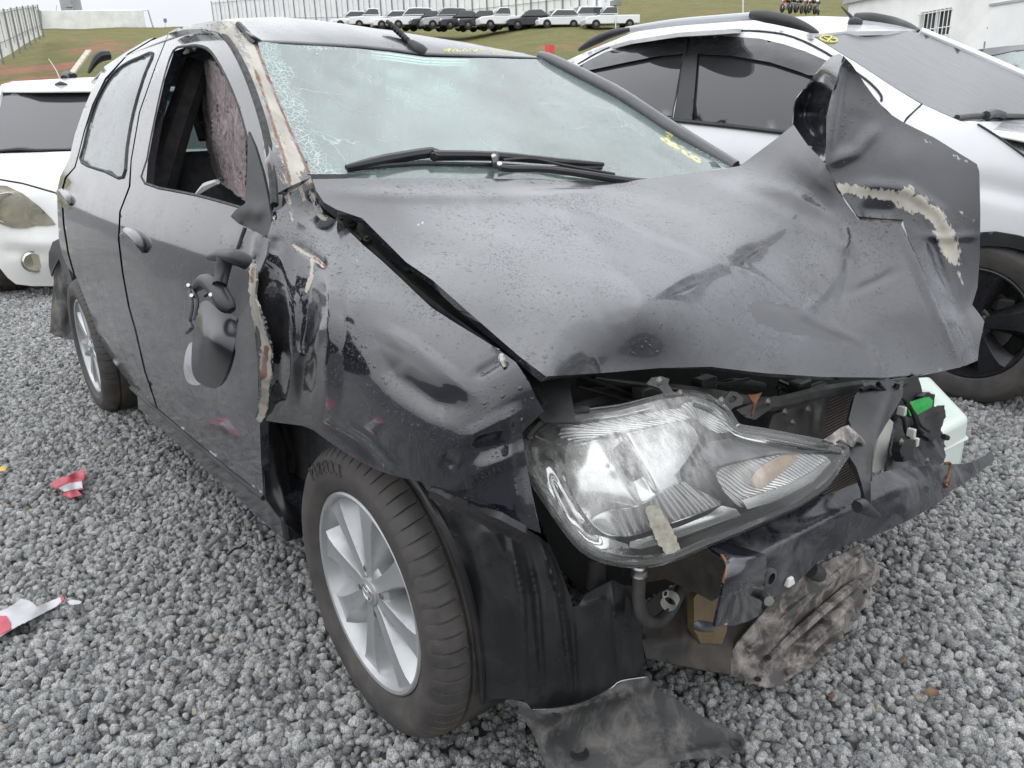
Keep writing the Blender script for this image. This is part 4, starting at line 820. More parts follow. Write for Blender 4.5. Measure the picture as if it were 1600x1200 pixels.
# -------- inside of the car
def inner():
    mb = MB(); mb.box((-1.6, 0, .30), (2.6, 1.45, .04)); mb.build('cabin_floor', M['interior'], CAR)
    mb = MB(); mb.prism([(-.25, .3), (-.22, .95), (-.30, 1.02), (-.52, 1.0), (-.62, .86), (-.55, .55), (-.5, .3)], lambda u, v, t: (u, t, v), -.70, .70); mb.build('dashboard', M['interior'], CAR, False, .02)
    for s in (-1, 1):
        y = s*.36
        st = MB(); st.prism([(-1.45, .42), (-.95, .45), (-.90, .52), (-.98, .58), (-1.42, .55)], lambda u, v, t: (u, y+t, v), -.24, .24); seat = st.build('front_seat', M['seat'], CAR, True, .035, seg=3)
        q = MB(); q.prism([(-1.40, .52), (-1.28, .54), (-1.42, .95), (-1.50, 1.10), (-1.58, 1.10), (-1.52, .70)], lambda u, v, t: (u, y+t, v), -.23, .23); q.build('backrest', M['seat'], seat, True, .04, seg=3)
        q = MB(); q.prism([(-1.50, 1.14), (-1.55, 1.13), (-1.64, 1.31), (-1.60, 1.34), (-1.53, 1.32)], lambda u, v, t: (u, y+t, v), -.13, .13); q.tube([(-1.55, y-.05, 1.08), (-1.57, y-.05, 1.16)], .007); q.tube([(-1.55, y+.05, 1.08), (-1.57, y+.05, 1.16)], .007); q.build('headrest', M['seat'], seat, True, .035, seg=3)
    q = MB(); q.prism([(-2.35, .45), (-1.95, .50), (-1.9, .58), (-2.3, .60), (-2.45, 1.02), (-2.55, 1.02), (-2.5, .5)], lambda u, v, t: (u, t, v), -.62, .62); q.build('rear_seat', M['seat'], CAR, True, .03)
    # steering wheel (left-hand drive) and pale sheets shaped as the light seen through the cabin
    q = MB(); c = np.array([-.70, .36, .93]); ax = np.array([-.85, 0, .5]); ax /= np.linalg.norm(ax); u = np.array([0, 1, 0.]); v = np.cross(ax, u)
    q.tube([c+.18*(u*math.cos(a)+v*math.sin(a)) for a in np.linspace(0, 2*math.pi, 25)], .015, 8, False, 0)
    for a in (0, math.pi, 4.7): q.tube([c, c+.18*(u*math.cos(a)+v*math.sin(a))], .012, 6, True, 0)
    q.build('steering_wheel', M['interior'], CAR, True)
    for out, pts in (([(598, 160), (612, 134), (660, 122), (706, 117), (716, 140), (728, 172), (732, 205), (736, 252), (700, 262), (668, 256), (664, 216), (648, 192), (612, 186)], [(650, 150), (700, 200), (700, 250)]),
                     ([(800, 246), (806, 205), (826, 165), (850, 132), (884, 124), (902, 150), (960, 166), (1002, 196), (1034, 246), (1012, 262), (900, 266), (830, 260)], [(850, 200), (920, 200), (1000, 235)])):
        sheet('airbag', out, WSS, M['airbag'], CAR, 9, .03, [(pts, .05, 60), ([out[0], out[3]], .012, 14), ([out[2], out[7]], -.012, 12)], smooth=True, off=-.15, noise=.012, nscale=6)  # pale sheet cut to the outline of a bright see-through patch
    # roof lining
    q = MB(); q.grid([[(x, y, roof_z(x, y)-.05) for y in np.linspace(-.53, .53, 7)] for x in np.linspace(-1.02, -2.8, 7)]); q.build('roof_lining', M['interior'], CAR, True, thick=.01)
    # belt pillars
    for s in (-1, 1):
        q = MB(); q.tube([(-1.36, s*.70, .98), (-1.38, s*.60, 1.18), (-1.40, s*.50, 1.36)], [.05, .045, .04], 8); q.tube([(-1.36, s*.72, .35), (-1.36, s*.70, .98)], .06, 8); q.build('belt_pillar', M['interior'], CAR, True)
        q = MB(); q.box((-1.4, s*.70, .64), (2.0, .02, .66)); q.build('door_lining', M['interior'], CAR)
    # tail end
    q = MB(); q.prism([(-2.95, .40), (-3.06, .45), (-3.08, .62), (-3.02, .95), (-2.94, .97), (-2.94, .4)], lambda u, v, t: (u, t, v), -.56, .56); q.build('tailgate', M['paint'], CAR, True, .03)
    q = MB(); q.prism([(-3.00, .97), (-2.97, .97), (-2.80, 1.36), (-2.83, 1.37)], lambda u, v, t: (u, t, v), -.50, .50); q.build('rear_window', M['clear_glass'], CAR)
    for s in (-1, 1):
        q = MB(); q.prism([(-2.3, .5), (-2.95, .5), (-3.0, .95), (-2.3, 1.0)], lambda u, v, t: (u, t, v), s*.60-.03, s*.60+.03); q.build('rear_side_panel', M['paint'], CAR, True, .03)
        q = MB(); q.prism([(-2.36, 1.0), (-2.95, .95), (-2.82, 1.35), (-2.5, 1.38)], lambda u, v, t: (u, s*(.55-.22*(v-1.0)+t), v), -.03, .03); q.build('rear_pillar', M['paint'], CAR, True, .02)
inner()
# tailgate spoiler lip standing off the rear edge
mb = MB(); mb.tube([at(x, y, 'x', -2.98) for x, y in ((138, 114), (146, 100), (152, 92), (160, 87), (172, 86))], [.006, .014, .02, .024, .02], 8, True, 3); mb.build('tailgate_spoiler', M['plastic'], CAR, True)
# hanging felt pad seen through the open side window
sheet('hanging_felt', [(319, 95), (334, 98), (352, 122), (372, 165), (382, 205), (384, 260), (383, 312), (362, 300), (345, 286), (330, 268), (322, 230), (316, 180), (315, 130)], [(319, 95, 'y', -.50), (352, 122, 'y', -.58), (384, 205, 'y', -.62), (383, 312, 'y', -.62), (345, 286, 'y', -.52), (318, 200, 'y', -.47), (316, 130, 'y', -.48), (350, 210, 'y', -.58)], M['felt'], CAR, 4, .03, noise=.012, nscale=9, jag=1.2)
# strip of torn trim lying on the door sill
mb = MB(); mb.tube([SIDE.P(306, 306, -.03), SIDE.P(322, 292, -.02), SIDE.P(340, 284, -.01)], [.004, .010, .006], 6); mb.build('torn_trim_strip', M['headliner'], CAR, True)
# ------------------------------------------------------------------ wheels
def make_wheel(par, loc, R=.301, rim_r=.205, width=.185, spokes=8, mats=('tyre', 'alloy'), steer=0, lettering=None, rot=.1, emblem=True, blocks=64):
    k = R/.301; kr = rim_r/.205
    root = MB(); root.lathe([(.198*kr, .004), (.190*kr, .03), (.178*kr, .06), (.175*kr, width-.02), (.20*kr, width-.005)], n=48)
    wh = root.build('wheel', M[mats[1]], par, True, local=True); wh.matrix_parent_inverse = basis(par).inverted(); wh.location = loc; wh.rotation_euler = (0, 0, steer)
    # tyre with cut shoulder blocks
    pr = [(rim_r-.001, .006), (rim_r+.007, -.006), (rim_r+.012, -.008), (R-.070, -.018), (R-.060, -.0195), (R-.045, -.0205), (R-.034, -.0195), (R-.030, -.017), (R-.018, -.010), (R-.0085, .002), (R-.003, .014), (R-.0005, .030), (R-.001, .038), (R-.008, .040), (R-.008, .045), (R+.0005, .047), (R+.001, width/2), (R+.0005, width-.047), (R-.008, width-.045), (R-.008, width-.040), (R-.001, width-.038), (R-.003, width-.014), (R-.018, width+.008), (R-.045, width+.018), (rim_r+.01, width)]
    V = []; F = []; cols = []
    for b in range(blocks):
        a = 2*math.pi*b/blocks; d = 2*math.pi/blocks
        cols += [(a, 0), (a+d*.84, 0), (a+d*.87, 1), (a+d*.97, 1)]
    m = len(pr); n = len(cols)
    for a, g in cols:
        for j, (r, h) in enumerate(pr):
            sk = .35*max(0, (h-.0)/.05) if h < .05 else .35
            if g and (8 <= j <= 11 or 20 <= j <= 21): r -= .0042 if j != 8 else .002
            aa = a+sk*.06
            V.append((r*math.cos(aa), h, r*math.sin(aa)))
    for i in range(n):
        q = (i+1) % n
        for j in range(m-1): F.append((i*m+j, i*m+j+1, q*m+j+1, q*m+j))
    tb = MB(); tb.add(V, F); ty = tb.build('tyre', M[mats[0]], wh, True, local=True, auto=False)
    ty.data.set_sharp_from_angle(angle=math.radians(38))
    mud = np.array([max(0, math.sin(-(math.atan2(v[2], v[0])+.35)*1.0)) if v[1] > .0 else .0 for v in V], np.float32)
    a = ty.data.attributes.new('mud', 'FLOAT', 'POINT'); a.data.foreach_set('value', mud)
    if lettering:
        mb = MB()
        for ch_i, ch in enumerate(lettering):
            if ch == ' ': continue
            v, f = text_mesh(ch, .034, .004); ang = math.radians(112)-math.radians(5.6)*(ch_i-(len(lettering)-1)/2)
            rad = R-.040; c, s_ = math.cos(ang), math.sin(ang)
            P = []
            for x, y, z in v:                     # tangent x, radial y, raised z; seen from -y
                r_ = rad+y*1.15; A = ang-x/rad
                P.append((r_*math.cos(A), -.0212-z*.3, r_*math.sin(A)))
            mb.add(P, f)
        mb.build('tyre_lettering', M['tyre'], wh, False, local=True)
    # rim face
    mb = MB(); mb.lathe([(rim_r+.002, .003), (rim_r+.002, -.005), (rim_r-.002, -.008), (rim_r-.008, -.006), (rim_r-.012, .004), (rim_r-.020, .024), (rim_r-.026, .05)], n=72)
    rim = mb.build('rim', M[mats[1]], wh, True, local=True)
    for i in range(spokes):
        a = 2*math.pi*i/spokes+rot; ca, sa = math.cos(a), math.sin(a); sp = MB()
        st = [(.030, .0115, .0125, .004), (.055, .0140, .021, .004), (.085, .0150, .026, .003), (.120, .0170, .033, .002), (.150, .0200, .042, .001), (.175, .0250, .056, .001), (.190, .0330, .071, .002), (.197, .044, .077, .004)]
        rows = []
        for r, hw, hb, y in st:
            r *= kr; hw *= kr*8/spokes if spokes != 8 else kr; hb *= kr*8/spokes if spokes != 8 else kr
            rows.append([(r*ca-t*sa, yy, r*sa+t*ca) for t, yy in ((-hb, y+.045), (-hw*1.12, y+.006), (-hw*.95, y), (-hw*.3, y+.0015), (hw*.3, y+.0015), (hw*.95, y), (hw*1.12, y+.006), (hb, y+.045))])
        sp.grid(rows); sp.build('spoke', M[mats[1]], wh, True, local=True)
    mb = MB(); mb.lathe([(.001, .0), (.026, .0), (.029, .002), (.030, .006), (.058*kr, .007), (.066*kr, .014), (.068*kr, .05)], n=40); mb.build('hub', M[mats[1]], wh, True, local=True)
    nb = 4 if spokes == 8 else 5
    for i in range(nb):
        a = 2*math.pi*i/nb+rot+math.pi/8; c = (.047*kr*math.cos(a), .0, .047*kr*math.sin(a))
        q = MB(); q.lathe([(.0001, .004), (.0065, .004), (.0085, .0065)], (c[0], .0, c[2]), 'y', 12); q.build('wheel_bolt', M['disc'], wh, True, local=True)
    if emblem:
        q = MB()
        for rx, rz, cz, w_ in ((.022, .0165, 0, .0016), (.0075, .0145, .001, .0015), (.0165, .0062, .0075, .0015)):
            q.tube([(rx*math.cos(t), -.0012, cz+rz*math.sin(t)) for t in np.linspace(0, 2*math.pi, 29)], w_, 6, False, 0)
        q.build('emblem', M['chrome'], wh, True, local=True)
    mb = MB(); mb.lathe([(.07, .075), (.125*kr, .075), (.125*kr, .092), (.07, .092)], n=40); mb.build('brake_disc', M['disc'], wh, True, local=True)
    mb = MB(); mb.box((.09, .085, .06), (.07, .05, .09)); mb.build('brake_caliper', M['dirt_dark'], wh, False, .01, local=True)
    mb = MB(); mb.lathe([(.001, .10), (.17*kr, .10), (.172*kr, .12)], n=32); mb.build('brake_backplate', M['under'], wh, True, local=True)
    return wh
FWH = make_wheel(CAR, (0.0069, -.7802, .299), steer=math.radians(-.8), lettering='PIRELLI', rot=-.12)
RWH = make_wheel(CAR, (-2.46, -.80, .292), rot=.25, R=.296)
for y, x in ((.79, 0.0), (.80, -2.46)):
    c = copy_tree(RWH, CAR); c.location = (x, y, .292); c.rotation_euler = (0, 0, math.pi)
# ------------------------------------------------------------------ torn front end
under = [(x, y, z) for x in (.10,) for y in (-.8, -.3, .2, .7) for z in (.0, .4, .9)]
sheet('engine_bay_wall', [(780, 540), (900, 575), (1100, 560), (1440, 560), (1420, 700), (1300, 900), (1230, 1000), (1140, 1050), (1010, 1035), (930, 950), (870, 880), (820, 760)], under, M['under'], CAR, 40, .01)
sheet('wheel_arch_liner', [(405, 655), (480, 664), (560, 700), (640, 740), (720, 770), (800, 800), (830, 900), (780, 1010), (700, 960), (600, 800), (520, 780), (482, 850), (440, 800)], [(x, -.56, z) for x in (-.5, -.2, .1, .4) for z in (.1, .4, .8)], M['under'], CAR, 16, .006)
sheet('wheel_arch_liner', [(411, 657), (432, 662), (444, 690), (448, 730), (456, 775), (468, 812), (479, 836), (466, 834), (447, 820), (430, 800), (415, 779), (412, 720)], [(411, 657, 'y', -.82), (479, 836, 'y', -.74), (447, 820, 'y', -.80), (444, 690, 'y', -.76), (415, 779, 'y', -.82), (456, 775, 'y', -.76)], M['liner'], CAR, 5, .004, [([(425, 665), (432, 740), (455, 815)], .012, 8)])
sheet('wheel_arch_liner', [(440, 664), (476, 668), (500, 690), (495, 735), (480, 780), (476, 830), (462, 790), (450, 730)], [(440, 664, 'y', -.72), (500, 690, 'y', -.64), (476, 830, 'y', -.66), (450, 730, 'y', -.72)], M['dirt_dark'], CAR, 5, .004, [([(455, 680), (465, 740), (470, 800)], .02, 9), ([(475, 690), (485, 720)], -.02, 9)])
# headlamp, torn loose
HL = Surf([(818, 700, 'x', .345), (844, 666, 'x', .345), (969, 641, 'x', .395), (1087, 619, 'x', .42), (1150, 668, 'x', .455), (1250, 687, 'x', .51), (1318, 708, 'x', .555), (1287, 756, 'x', .575), (1162, 822, 'x', .575), (1031, 876, 'x', .535), (937, 869, 'x', .50), (869, 800, 'x', .435), (825, 731, 'x', .365), (1000, 740, 'x', .505), (1180, 745, 'x', .555), (920, 720, 'x', .455)], 1e-3)
lens_out = [(816, 706), (818, 690), (826, 676), (844, 666), (870, 657), (900, 650), (969, 641), (1031, 625), (1062, 620), (1087, 619), (1112, 627), (1134, 644), (1147, 665), (1160, 671), (1187, 675), (1250, 687), (1287, 694), (1314, 699), (1320, 709), (1309, 725), (1287, 756), (1241, 787), (1162, 822), (1100, 847), (1062, 864), (1031, 874), (1000, 878), (970, 876), (937, 868), (912, 854), (891, 831), (869, 800), (844, 762), (825, 731)]
def inset(poly, k, c=None):
    c = np.mean(poly, 0) if c is None else np.array(c)
    return [tuple(np.array(p)+(c-np.array(p))/np.linalg.norm(c-np.array(p))*k) for p in poly]
HEAD = sheet('headlight', inset(lens_out, -4), HL, M['plastic'], CAR, 9, .10, [([(870, 700), (1000, 760), (1150, 780)], -.01, 60)], off=-.062)
rim_ = MB(); rim_.tube([HL.P(x, y, -.012) for x, y in smooth_loop(lens_out, 2)+[lens_out[0]]], .010, 7, False, 0); rim_.build('lens_rim', M['lens'], HEAD, True)
rs_ = MB()
loop = smooth_loop(inset(lens_out, 2), 2); rs_.grid([[HL.P(x, y, -.005) for x, y in loop+[loop[0]]], [HL.P(x, y, -.06) for x, y in loop+[loop[0]]]]); rs_.build('lens_side', M['lens'], HEAD, True)
main_ref = [(885, 700), (905, 680), (960, 668), (1040, 650), (1080, 665), (1090, 690), (1072, 720), (1062, 740), (1085, 775), (1130, 780), (1100, 800), (1010, 830), (965, 838), (935, 828), (905, 790), (885, 745)]
sheet('main_reflector', main_ref, HL, M['reflector'], HEAD, 5, .003, [([(965, 735), (1000, 715)], -.05, 62), ([(900, 790), (1000, 820), (1100, 790)], -.016, 26), ([(960, 730)], .012, 16)], off=-.035, smooth=True)
sheet('lower_reflector', [(945, 800), (1000, 790), (1060, 755), (1085, 758), (1125, 785), (1110, 795), (1040, 820), (985, 838), (950, 832), (925, 815)], HL, M['reflector_rib'], HEAD, 5, .003, [([(1010, 800)], -.012, 60)], off=-.026, smooth=True)
sheet('upper_reflector', [(870, 682), (878, 668), (960, 655), (1040, 640), (1078, 637), (1085, 652), (1040, 662), (960, 676), (900, 690)], HL, M['reflector_rib'], HEAD, 5, .003, [([(880, 675), (1080, 645)], -.01, 14)], off=-.028)
sheet('corner_reflector', [(1066, 632), (1090, 628), (1115, 636), (1132, 652), (1142, 672), (1120, 676), (1095, 660), (1076, 646)], HL, M['reflector_rib'], HEAD, 4, .003, [([(1105, 652)], -.02, 25)], off=-.02, smooth=True)
sheet('chrome_strip', [(985, 848), (1050, 828), (1105, 805), (1128, 790), (1150, 795), (1158, 805), (1100, 826), (1040, 848), (1000, 858), (984, 856)], HL, M['reflector'], HEAD, 4, .003, [([(990, 852), (1150, 798)], .008, 12)], off=-.016)
sheet('indicator_lamp', [(1120, 738), (1150, 724), (1210, 712), (1240, 706), (1262, 708), (1292, 714), (1290, 730), (1260, 756), (1215, 776), (1165, 792), (1150, 788), (1130, 765)], HL, M['reflector_rib'], HEAD, 5, .003, [([(1180, 745)], -.03, 45), ([(1160, 780), (1250, 755)], .010, 12)], off=-.028, smooth=True)
sheet('indicator_strip', [(1160, 782), (1215, 764), (1262, 742), (1296, 718), (1300, 724), (1270, 756), (1215, 782), (1168, 796)], HL, M['reflector'], HEAD, 4, .003, off=-.018)
sheet('indicator_bulb', [(1176, 748), (1184, 734), (1215, 714), (1238, 709), (1246, 718), (1222, 738), (1196, 760), (1182, 762)], HL, M['amber'], HEAD, 3, .003, [([(1180, 750), (1240, 715)], .008, 12)], off=-.027, smooth=True)
sheet('lamp_divider', [(1068, 735), (1078, 722), (1092, 712), (1112, 728), (1118, 742), (1128, 766), (1150, 792), (1140, 792), (1106, 772), (1082, 757)], HL, M['plastic'], HEAD, 4, .004, [([(1090, 730), (1135, 785)], .01, 10)], off=-.018)
sheet('upper_bezel', [(1092, 708), (1110, 690), (1160, 682), (1230, 692), (1290, 702), (1270, 708), (1215, 708), (1150, 720), (1112, 730)], HL, M['bezel'], HEAD, 5, .003, [([(1110, 705), (1270, 703)], .008, 10)], off=-.022)
sheet('lower_bezel', [(1318, 712), (1306, 725), (1287, 753), (1241, 783), (1162, 818), (1100, 843), (1064, 858), (1060, 848), (1110, 828), (1165, 802), (1220, 780), (1272, 752), (1300, 722)], HL, M['plastic'], HEAD, 5, .003, off=-.012)
sheet('side_bezel', [(830, 700), (850, 690), (880, 740), (900, 795), (930, 835), (980, 850), (990, 868), (940, 862), (905, 838), (880, 800), (850, 755)], HL, M['chrome'], HEAD, 5, .003, [([(860, 720), (900, 800), (950, 850)], -.02, 16)], off=-.03)
sheet('headlight_lens', lens_out, HL, M['lens'], HEAD, 5, 0, [([(1070, 640), (1140, 672), (1240, 700), (1300, 706)], -.006, 10, .5), ([(880, 690), (905, 760), (935, 820), (1000, 850)], .005, 10, .5)], noise=.001, nscale=8, attrs=dict(scuff=[([(880, 760), (960, 720), (1030, 690)], 95, .62), ([(830, 700), (860, 770), (940, 850)], 22, .5), ([(1180, 745)], 30, .35)]))
sheet('tape_strip', [(1008, 795), (1022, 790), (1034, 800), (1052, 828), (1063, 856), (1058, 862), (1040, 866), (1028, 850), (1014, 815)], HL, M['tape_beige'], HEAD, 4, .001, off=.003, jag=1)
# upper strip of the lamp housing
mb = MB(); mb.tube([HL.P(x, y, .004) for x, y in ((822, 684), (838, 664), (858, 650), (880, 642), (920, 640))], [.006, .010, .012, .010, .006], 8, True, 3); mb.build('housing_lip', M['plastic'], HEAD, True)
mb = MB(); mb.tube([HL.P(x, y, .002) for x, y in ((1085, 632), (1120, 648), (1150, 677), (1200, 690), (1260, 700), (1312, 707))], .0045, 6, True, 3); mb.build('lens_ridge', M['lens'], HEAD, True)
# bumper beam
BM = Surf([(1108, 850, 'x', .535), (1172, 831, 'x', .545), (1225, 806, 'x', .55), (1350, 750, 'x', .55), (1422, 730, 'x', .545), (1506, 725, 'x', .54), (1550, 706, 'x', .53), (1553, 720, 'x', .545), (1522, 744, 'x', .555), (1469, 784, 'x', .59), (1381, 831, 'x', .60), (1281, 875, 'x', .60), (1225, 921, 'x', .60), (1195, 925, 'x', .60), (1197, 868, 'x', .60), (1300, 815, 'x', .605), (1420, 765, 'x', .60), (1240, 835, 'x', .595)], 1e-3)
BEAM = sheet('bumper_beam', [(1106, 851), (1110, 844), (1120, 840), (1172, 831), (1225, 806), (1287, 775), (1350, 750), (1381, 737), (1400, 732), (1422, 730), (1475, 725), (1506, 725), (1537, 716), (1550, 705), (1554, 715), (1552, 722), (1522, 744), (1500, 760), (1487, 766), (1478, 776), (1469, 784), (1428, 809), (1381, 831), (1319, 853), (1281, 875), (1256, 900), (1232, 922), (1210, 934), (1192, 932), (1193, 900), (1196, 868), (1180, 868), (1128, 870)], BM, M['beam'], CAR, 6, .010, [([(1190, 862), (1250, 835), (1330, 795), (1400, 763), (1465, 740)], .016, 9, .6), ([(1150, 845), (1240, 820), (1340, 775), (1420, 745)], -.008, 12), ([(1465, 735), (1480, 760)], -.02, 9, .5), ([(1290, 880), (1300, 830)], -.004, 12), ([(1370, 790), (1430, 770)], -.012, 24)],
      attrs=None)
sheet('beam_end', [(1105, 851), (1112, 845), (1140, 848), (1170, 858), (1196, 866), (1198, 880), (1194, 925), (1186, 962), (1172, 970), (1148, 977), (1117, 979), (1128, 930), (1135, 882), (1128, 868), (1112, 858)], [(1105, 851, 'x', .55), (1135, 880, 'x', .615), (1196, 866, 'x', .606), (1194, 925, 'x', .606), (1172, 970, 'x', .605), (1117, 979, 'x', .62), (1160, 900, 'x', .635), (1150, 852, 'x', .575)], M['door'], BEAM, 5, .005, [([(1128, 866), (1165, 872), (1196, 868)], .012, 9, .5)], attrs=dict(rust=[([(1128, 866), (1135, 885), (1131, 910)], 2.2, .9)], wear=[([(1135, 890), (1126, 945), (1118, 978)], 1.5, .6), ([(1118, 978), (1172, 969)], 1.5, .5)]))
mb = MB(); mb.tube([at(1086, 972, 'x', .60), at(1092, 978, 'x', .605), at(1112, 980, 'x', .61)], [.006, .009, .008], 8); mb.build('beam_flange', M['beam'], BEAM, True)
for x, y in ((1447, 764), (1479, 757)):
    mb = MB(); c = BM.P(x, y, .002); mb.tube([c, c+np.array([.002, -.001, .001])], .006, 10, True, 0); mb.build('bolt_hole', M['under'], BEAM, True)
mb = MB(); c = BM.P(1201, 902, .012); mb.lathe([(.010, -.008), (.017, -.006), (.017, .004), (.010, .006)], tuple(c), 'x', 16); mb.build('tow_eye_socket', M['beam'], BEAM, True)
mb = MB(); c = BM.P(1192, 930, .012); mb.tube([c, c+np.array([.02, -.012, .004])], .009, 10, True, 0); mb.build('bolt', M['steel'], BEAM, True)
mb = MB(); mb.tube([BM.P(x, y, .004) for x, y in ((1476, 724), (1486, 726), (1478, 760), (1486, 752))], .003, 6); mb.build('rust_edge', M['rusty'], BEAM, True)
mb = MB(); mb.box(BM.P(1234, 908, .012), (.012, .022, .016), taper=.6); mb.build('white_chip', M['white_plastic'], BEAM, False, .003)
# undertray, muddy
UT = Surf([(1200, 1075, 'z', .045), (1141, 1056, 'z', .055), (1372, 884, 'z', .10), (1356, 947, 'z', .06), (1275, 887, 'z', .21), (1162, 1000, 'z', .13), (1231, 916, 'z', .20), (1269, 1040, 'z', .05), (1316, 1000, 'z', .05), (1260, 970, 'z', .10)], 1e-3)
sheet('undertray', [(1156, 1000), (1181, 972), (1203, 944), (1231, 916), (1256, 899), (1275, 885), (1310, 868), (1341, 852), (1352, 866), (1372, 884), (1375, 900), (1368, 910), (1359, 919), (1360, 935), (1356, 947), (1346, 952), (1342, 965), (1334, 972), (1330, 984), (1318, 988), (1316, 1000), (1300, 1006), (1298, 1018), (1287, 1022), (1269, 1040), (1241, 1056), (1219, 1072), (1197, 1075), (1169, 1066), (1141, 1056), (1140, 1044), (1141, 1019)], UT, M['muddy'], CAR, 5, .004, [([(1175, 1020), (1260, 940), (1345, 868)], .026, 16, 1.), ([(1200, 1030), (1290, 950), (1355, 885)], -.026, 14, .8), ([(1215, 1050), (1300, 975), (1355, 920)], .022, 14, 1.), ([(1240, 1050), (1310, 985), (1345, 950)], -.018, 11, .8), ([(1165, 1045), (1250, 960), (1335, 880)], -.014, 9, .8), ([(1150, 1030), (1180, 1060)], .01, 12)], sharp=40, jag=.5)
for q in (((1168, 1018), (1230, 958), (1300, 900), (1346, 866)), ((1190, 1042), (1250, 985), (1320, 925), (1362, 896)), ((1228, 1052), (1280, 1000), (1330, 955))):
    mb = MB(); mb.tube([UT.P(x, y, .006) for x, y in q], [.007, .011, .011, .007], 6, True, 4); mb.build('tray_rib', M['muddy'], CAR, True)
mb = MB()
for x, y in ((1350, 925), (1282, 968), (1184, 1062), (1200, 1028)): c = UT.P(x, y, .005); mb.tube([c, c+np.array([.0, .0, .003])], .007, 8, True, 0)
mb.build('tray_hole', M['under'], CAR)
mb = MB(); mb.tube([UT.P(x, y, .03) for x, y in ((1266, 890), (1272, 893), (1280, 897))], [.018, .02, .018], 10); mb.build('tray_clip', M['under2'], CAR, True)
sheet('lower_panel', [(1003, 1002), (1004, 950), (1030, 925), (1080, 905), (1140, 905), (1190, 960), (1192, 975), (1160, 1000), (1142, 1020), (1142, 1054), (1100, 1047), (1050, 1037), (1010, 1029)], [(1003, 1002, 'x', .40), (1030, 925, 'x', .33), (1140, 905, 'x', .33), (1190, 975, 'x', .42), (1142, 1054, 'x', .46), (1010, 1029, 'x', .42)], M['dirt_dark'], CAR, 7, .006, [([(1010, 1005), (1090, 1000), (1140, 1010)], .03, 24), ([(1070, 900), (1070, 1000)], .02, 10, .5), ([(1090, 910), (1090, 1000)], -.02, 12)], attrs=None)
sheet('ballast_box', [(1084, 935), (1098, 915), (1135, 928), (1136, 985), (1128, 1006), (1095, 1005), (1085, 985)], [(1084, 935, 'x', .40), (1135, 928, 'x', .42), (1128, 1006, 'x', .44), (1095, 1005, 'x', .43)], M['yellow_box'], CAR, 7, .02, [([(1105, 925), (1105, 1000)], .01, 5, .8)])
sheet('lamp_support', [(985, 880), (1010, 872), (1060, 868), (1100, 850), (1125, 866), (1134, 880), (1128, 930), (1112, 940), (1085, 925), (1040, 905), (1010, 910)], [(985, 880, 'x', .44), (1100, 850, 'x', .50), (1128, 930, 'x', .52), (1040, 905, 'x', .42)], M['dirt_dark'], CAR, 8, .004, [([(1110, 880), (1120, 920)], .012, 9)])
mb = MB(); mb.tube([at(932, 870, 'x', .36), at(932, 905, 'x', .36), at(930, 920, 'x', .36)], .017, 10); mb.build('chassis_leg', M['under2'], CAR, True)
# hose under the lamp
hz = [at(999, 878, 'x', .46), at(999, 905, 'x', .46), at(998, 940, 'x', .46), at(1006, 966, 'x', .46), at(1026, 972, 'x', .455), at(1044, 958, 'x', .44), at(1055, 940, 'x', .42), at(1066, 915, 'x', .38)]
mb = MB(); mb.tube(hz, .0115, 12, True, 5); HOSE = mb.build('coolant_hose', M['under2'], CAR, True)
mb = MB(); mb.lathe([(.012, -.008), (.015, -.006), (.013, 0), (.015, .006), (.012, .008)], tuple(at(999, 893, 'x', .46)), 'z', 16); mb.lathe([(.0125, -.003), (.014, 0), (.0125, .003)], tuple(at(999, 885, 'x', .46)), 'z', 16); mb.build('hose_clamp', M['steel'], HOSE, True)
a_, b_ = at(1036, 938, 'x', .455), at(1062, 942, 'x', .43); mb = MB(); mb.tube([at(1044, 944, 'x', .446), at(1050, 934, 'x', .436)], .0145, 14, False, 0); mb.build('hose_tag', M['white_plastic'], HOSE, True)
mb = MB(); mb.box(at(1040, 928, 'x', .46), (.006, .012, .012)); mb.build('hose_tag', M['white_plastic'], HOSE, False, .002)
mb = MB(); mb.box(at(1040, 928, 'x', .464), (.003, .006, .006)); mb.build('tag_print', M['under'], HOSE)
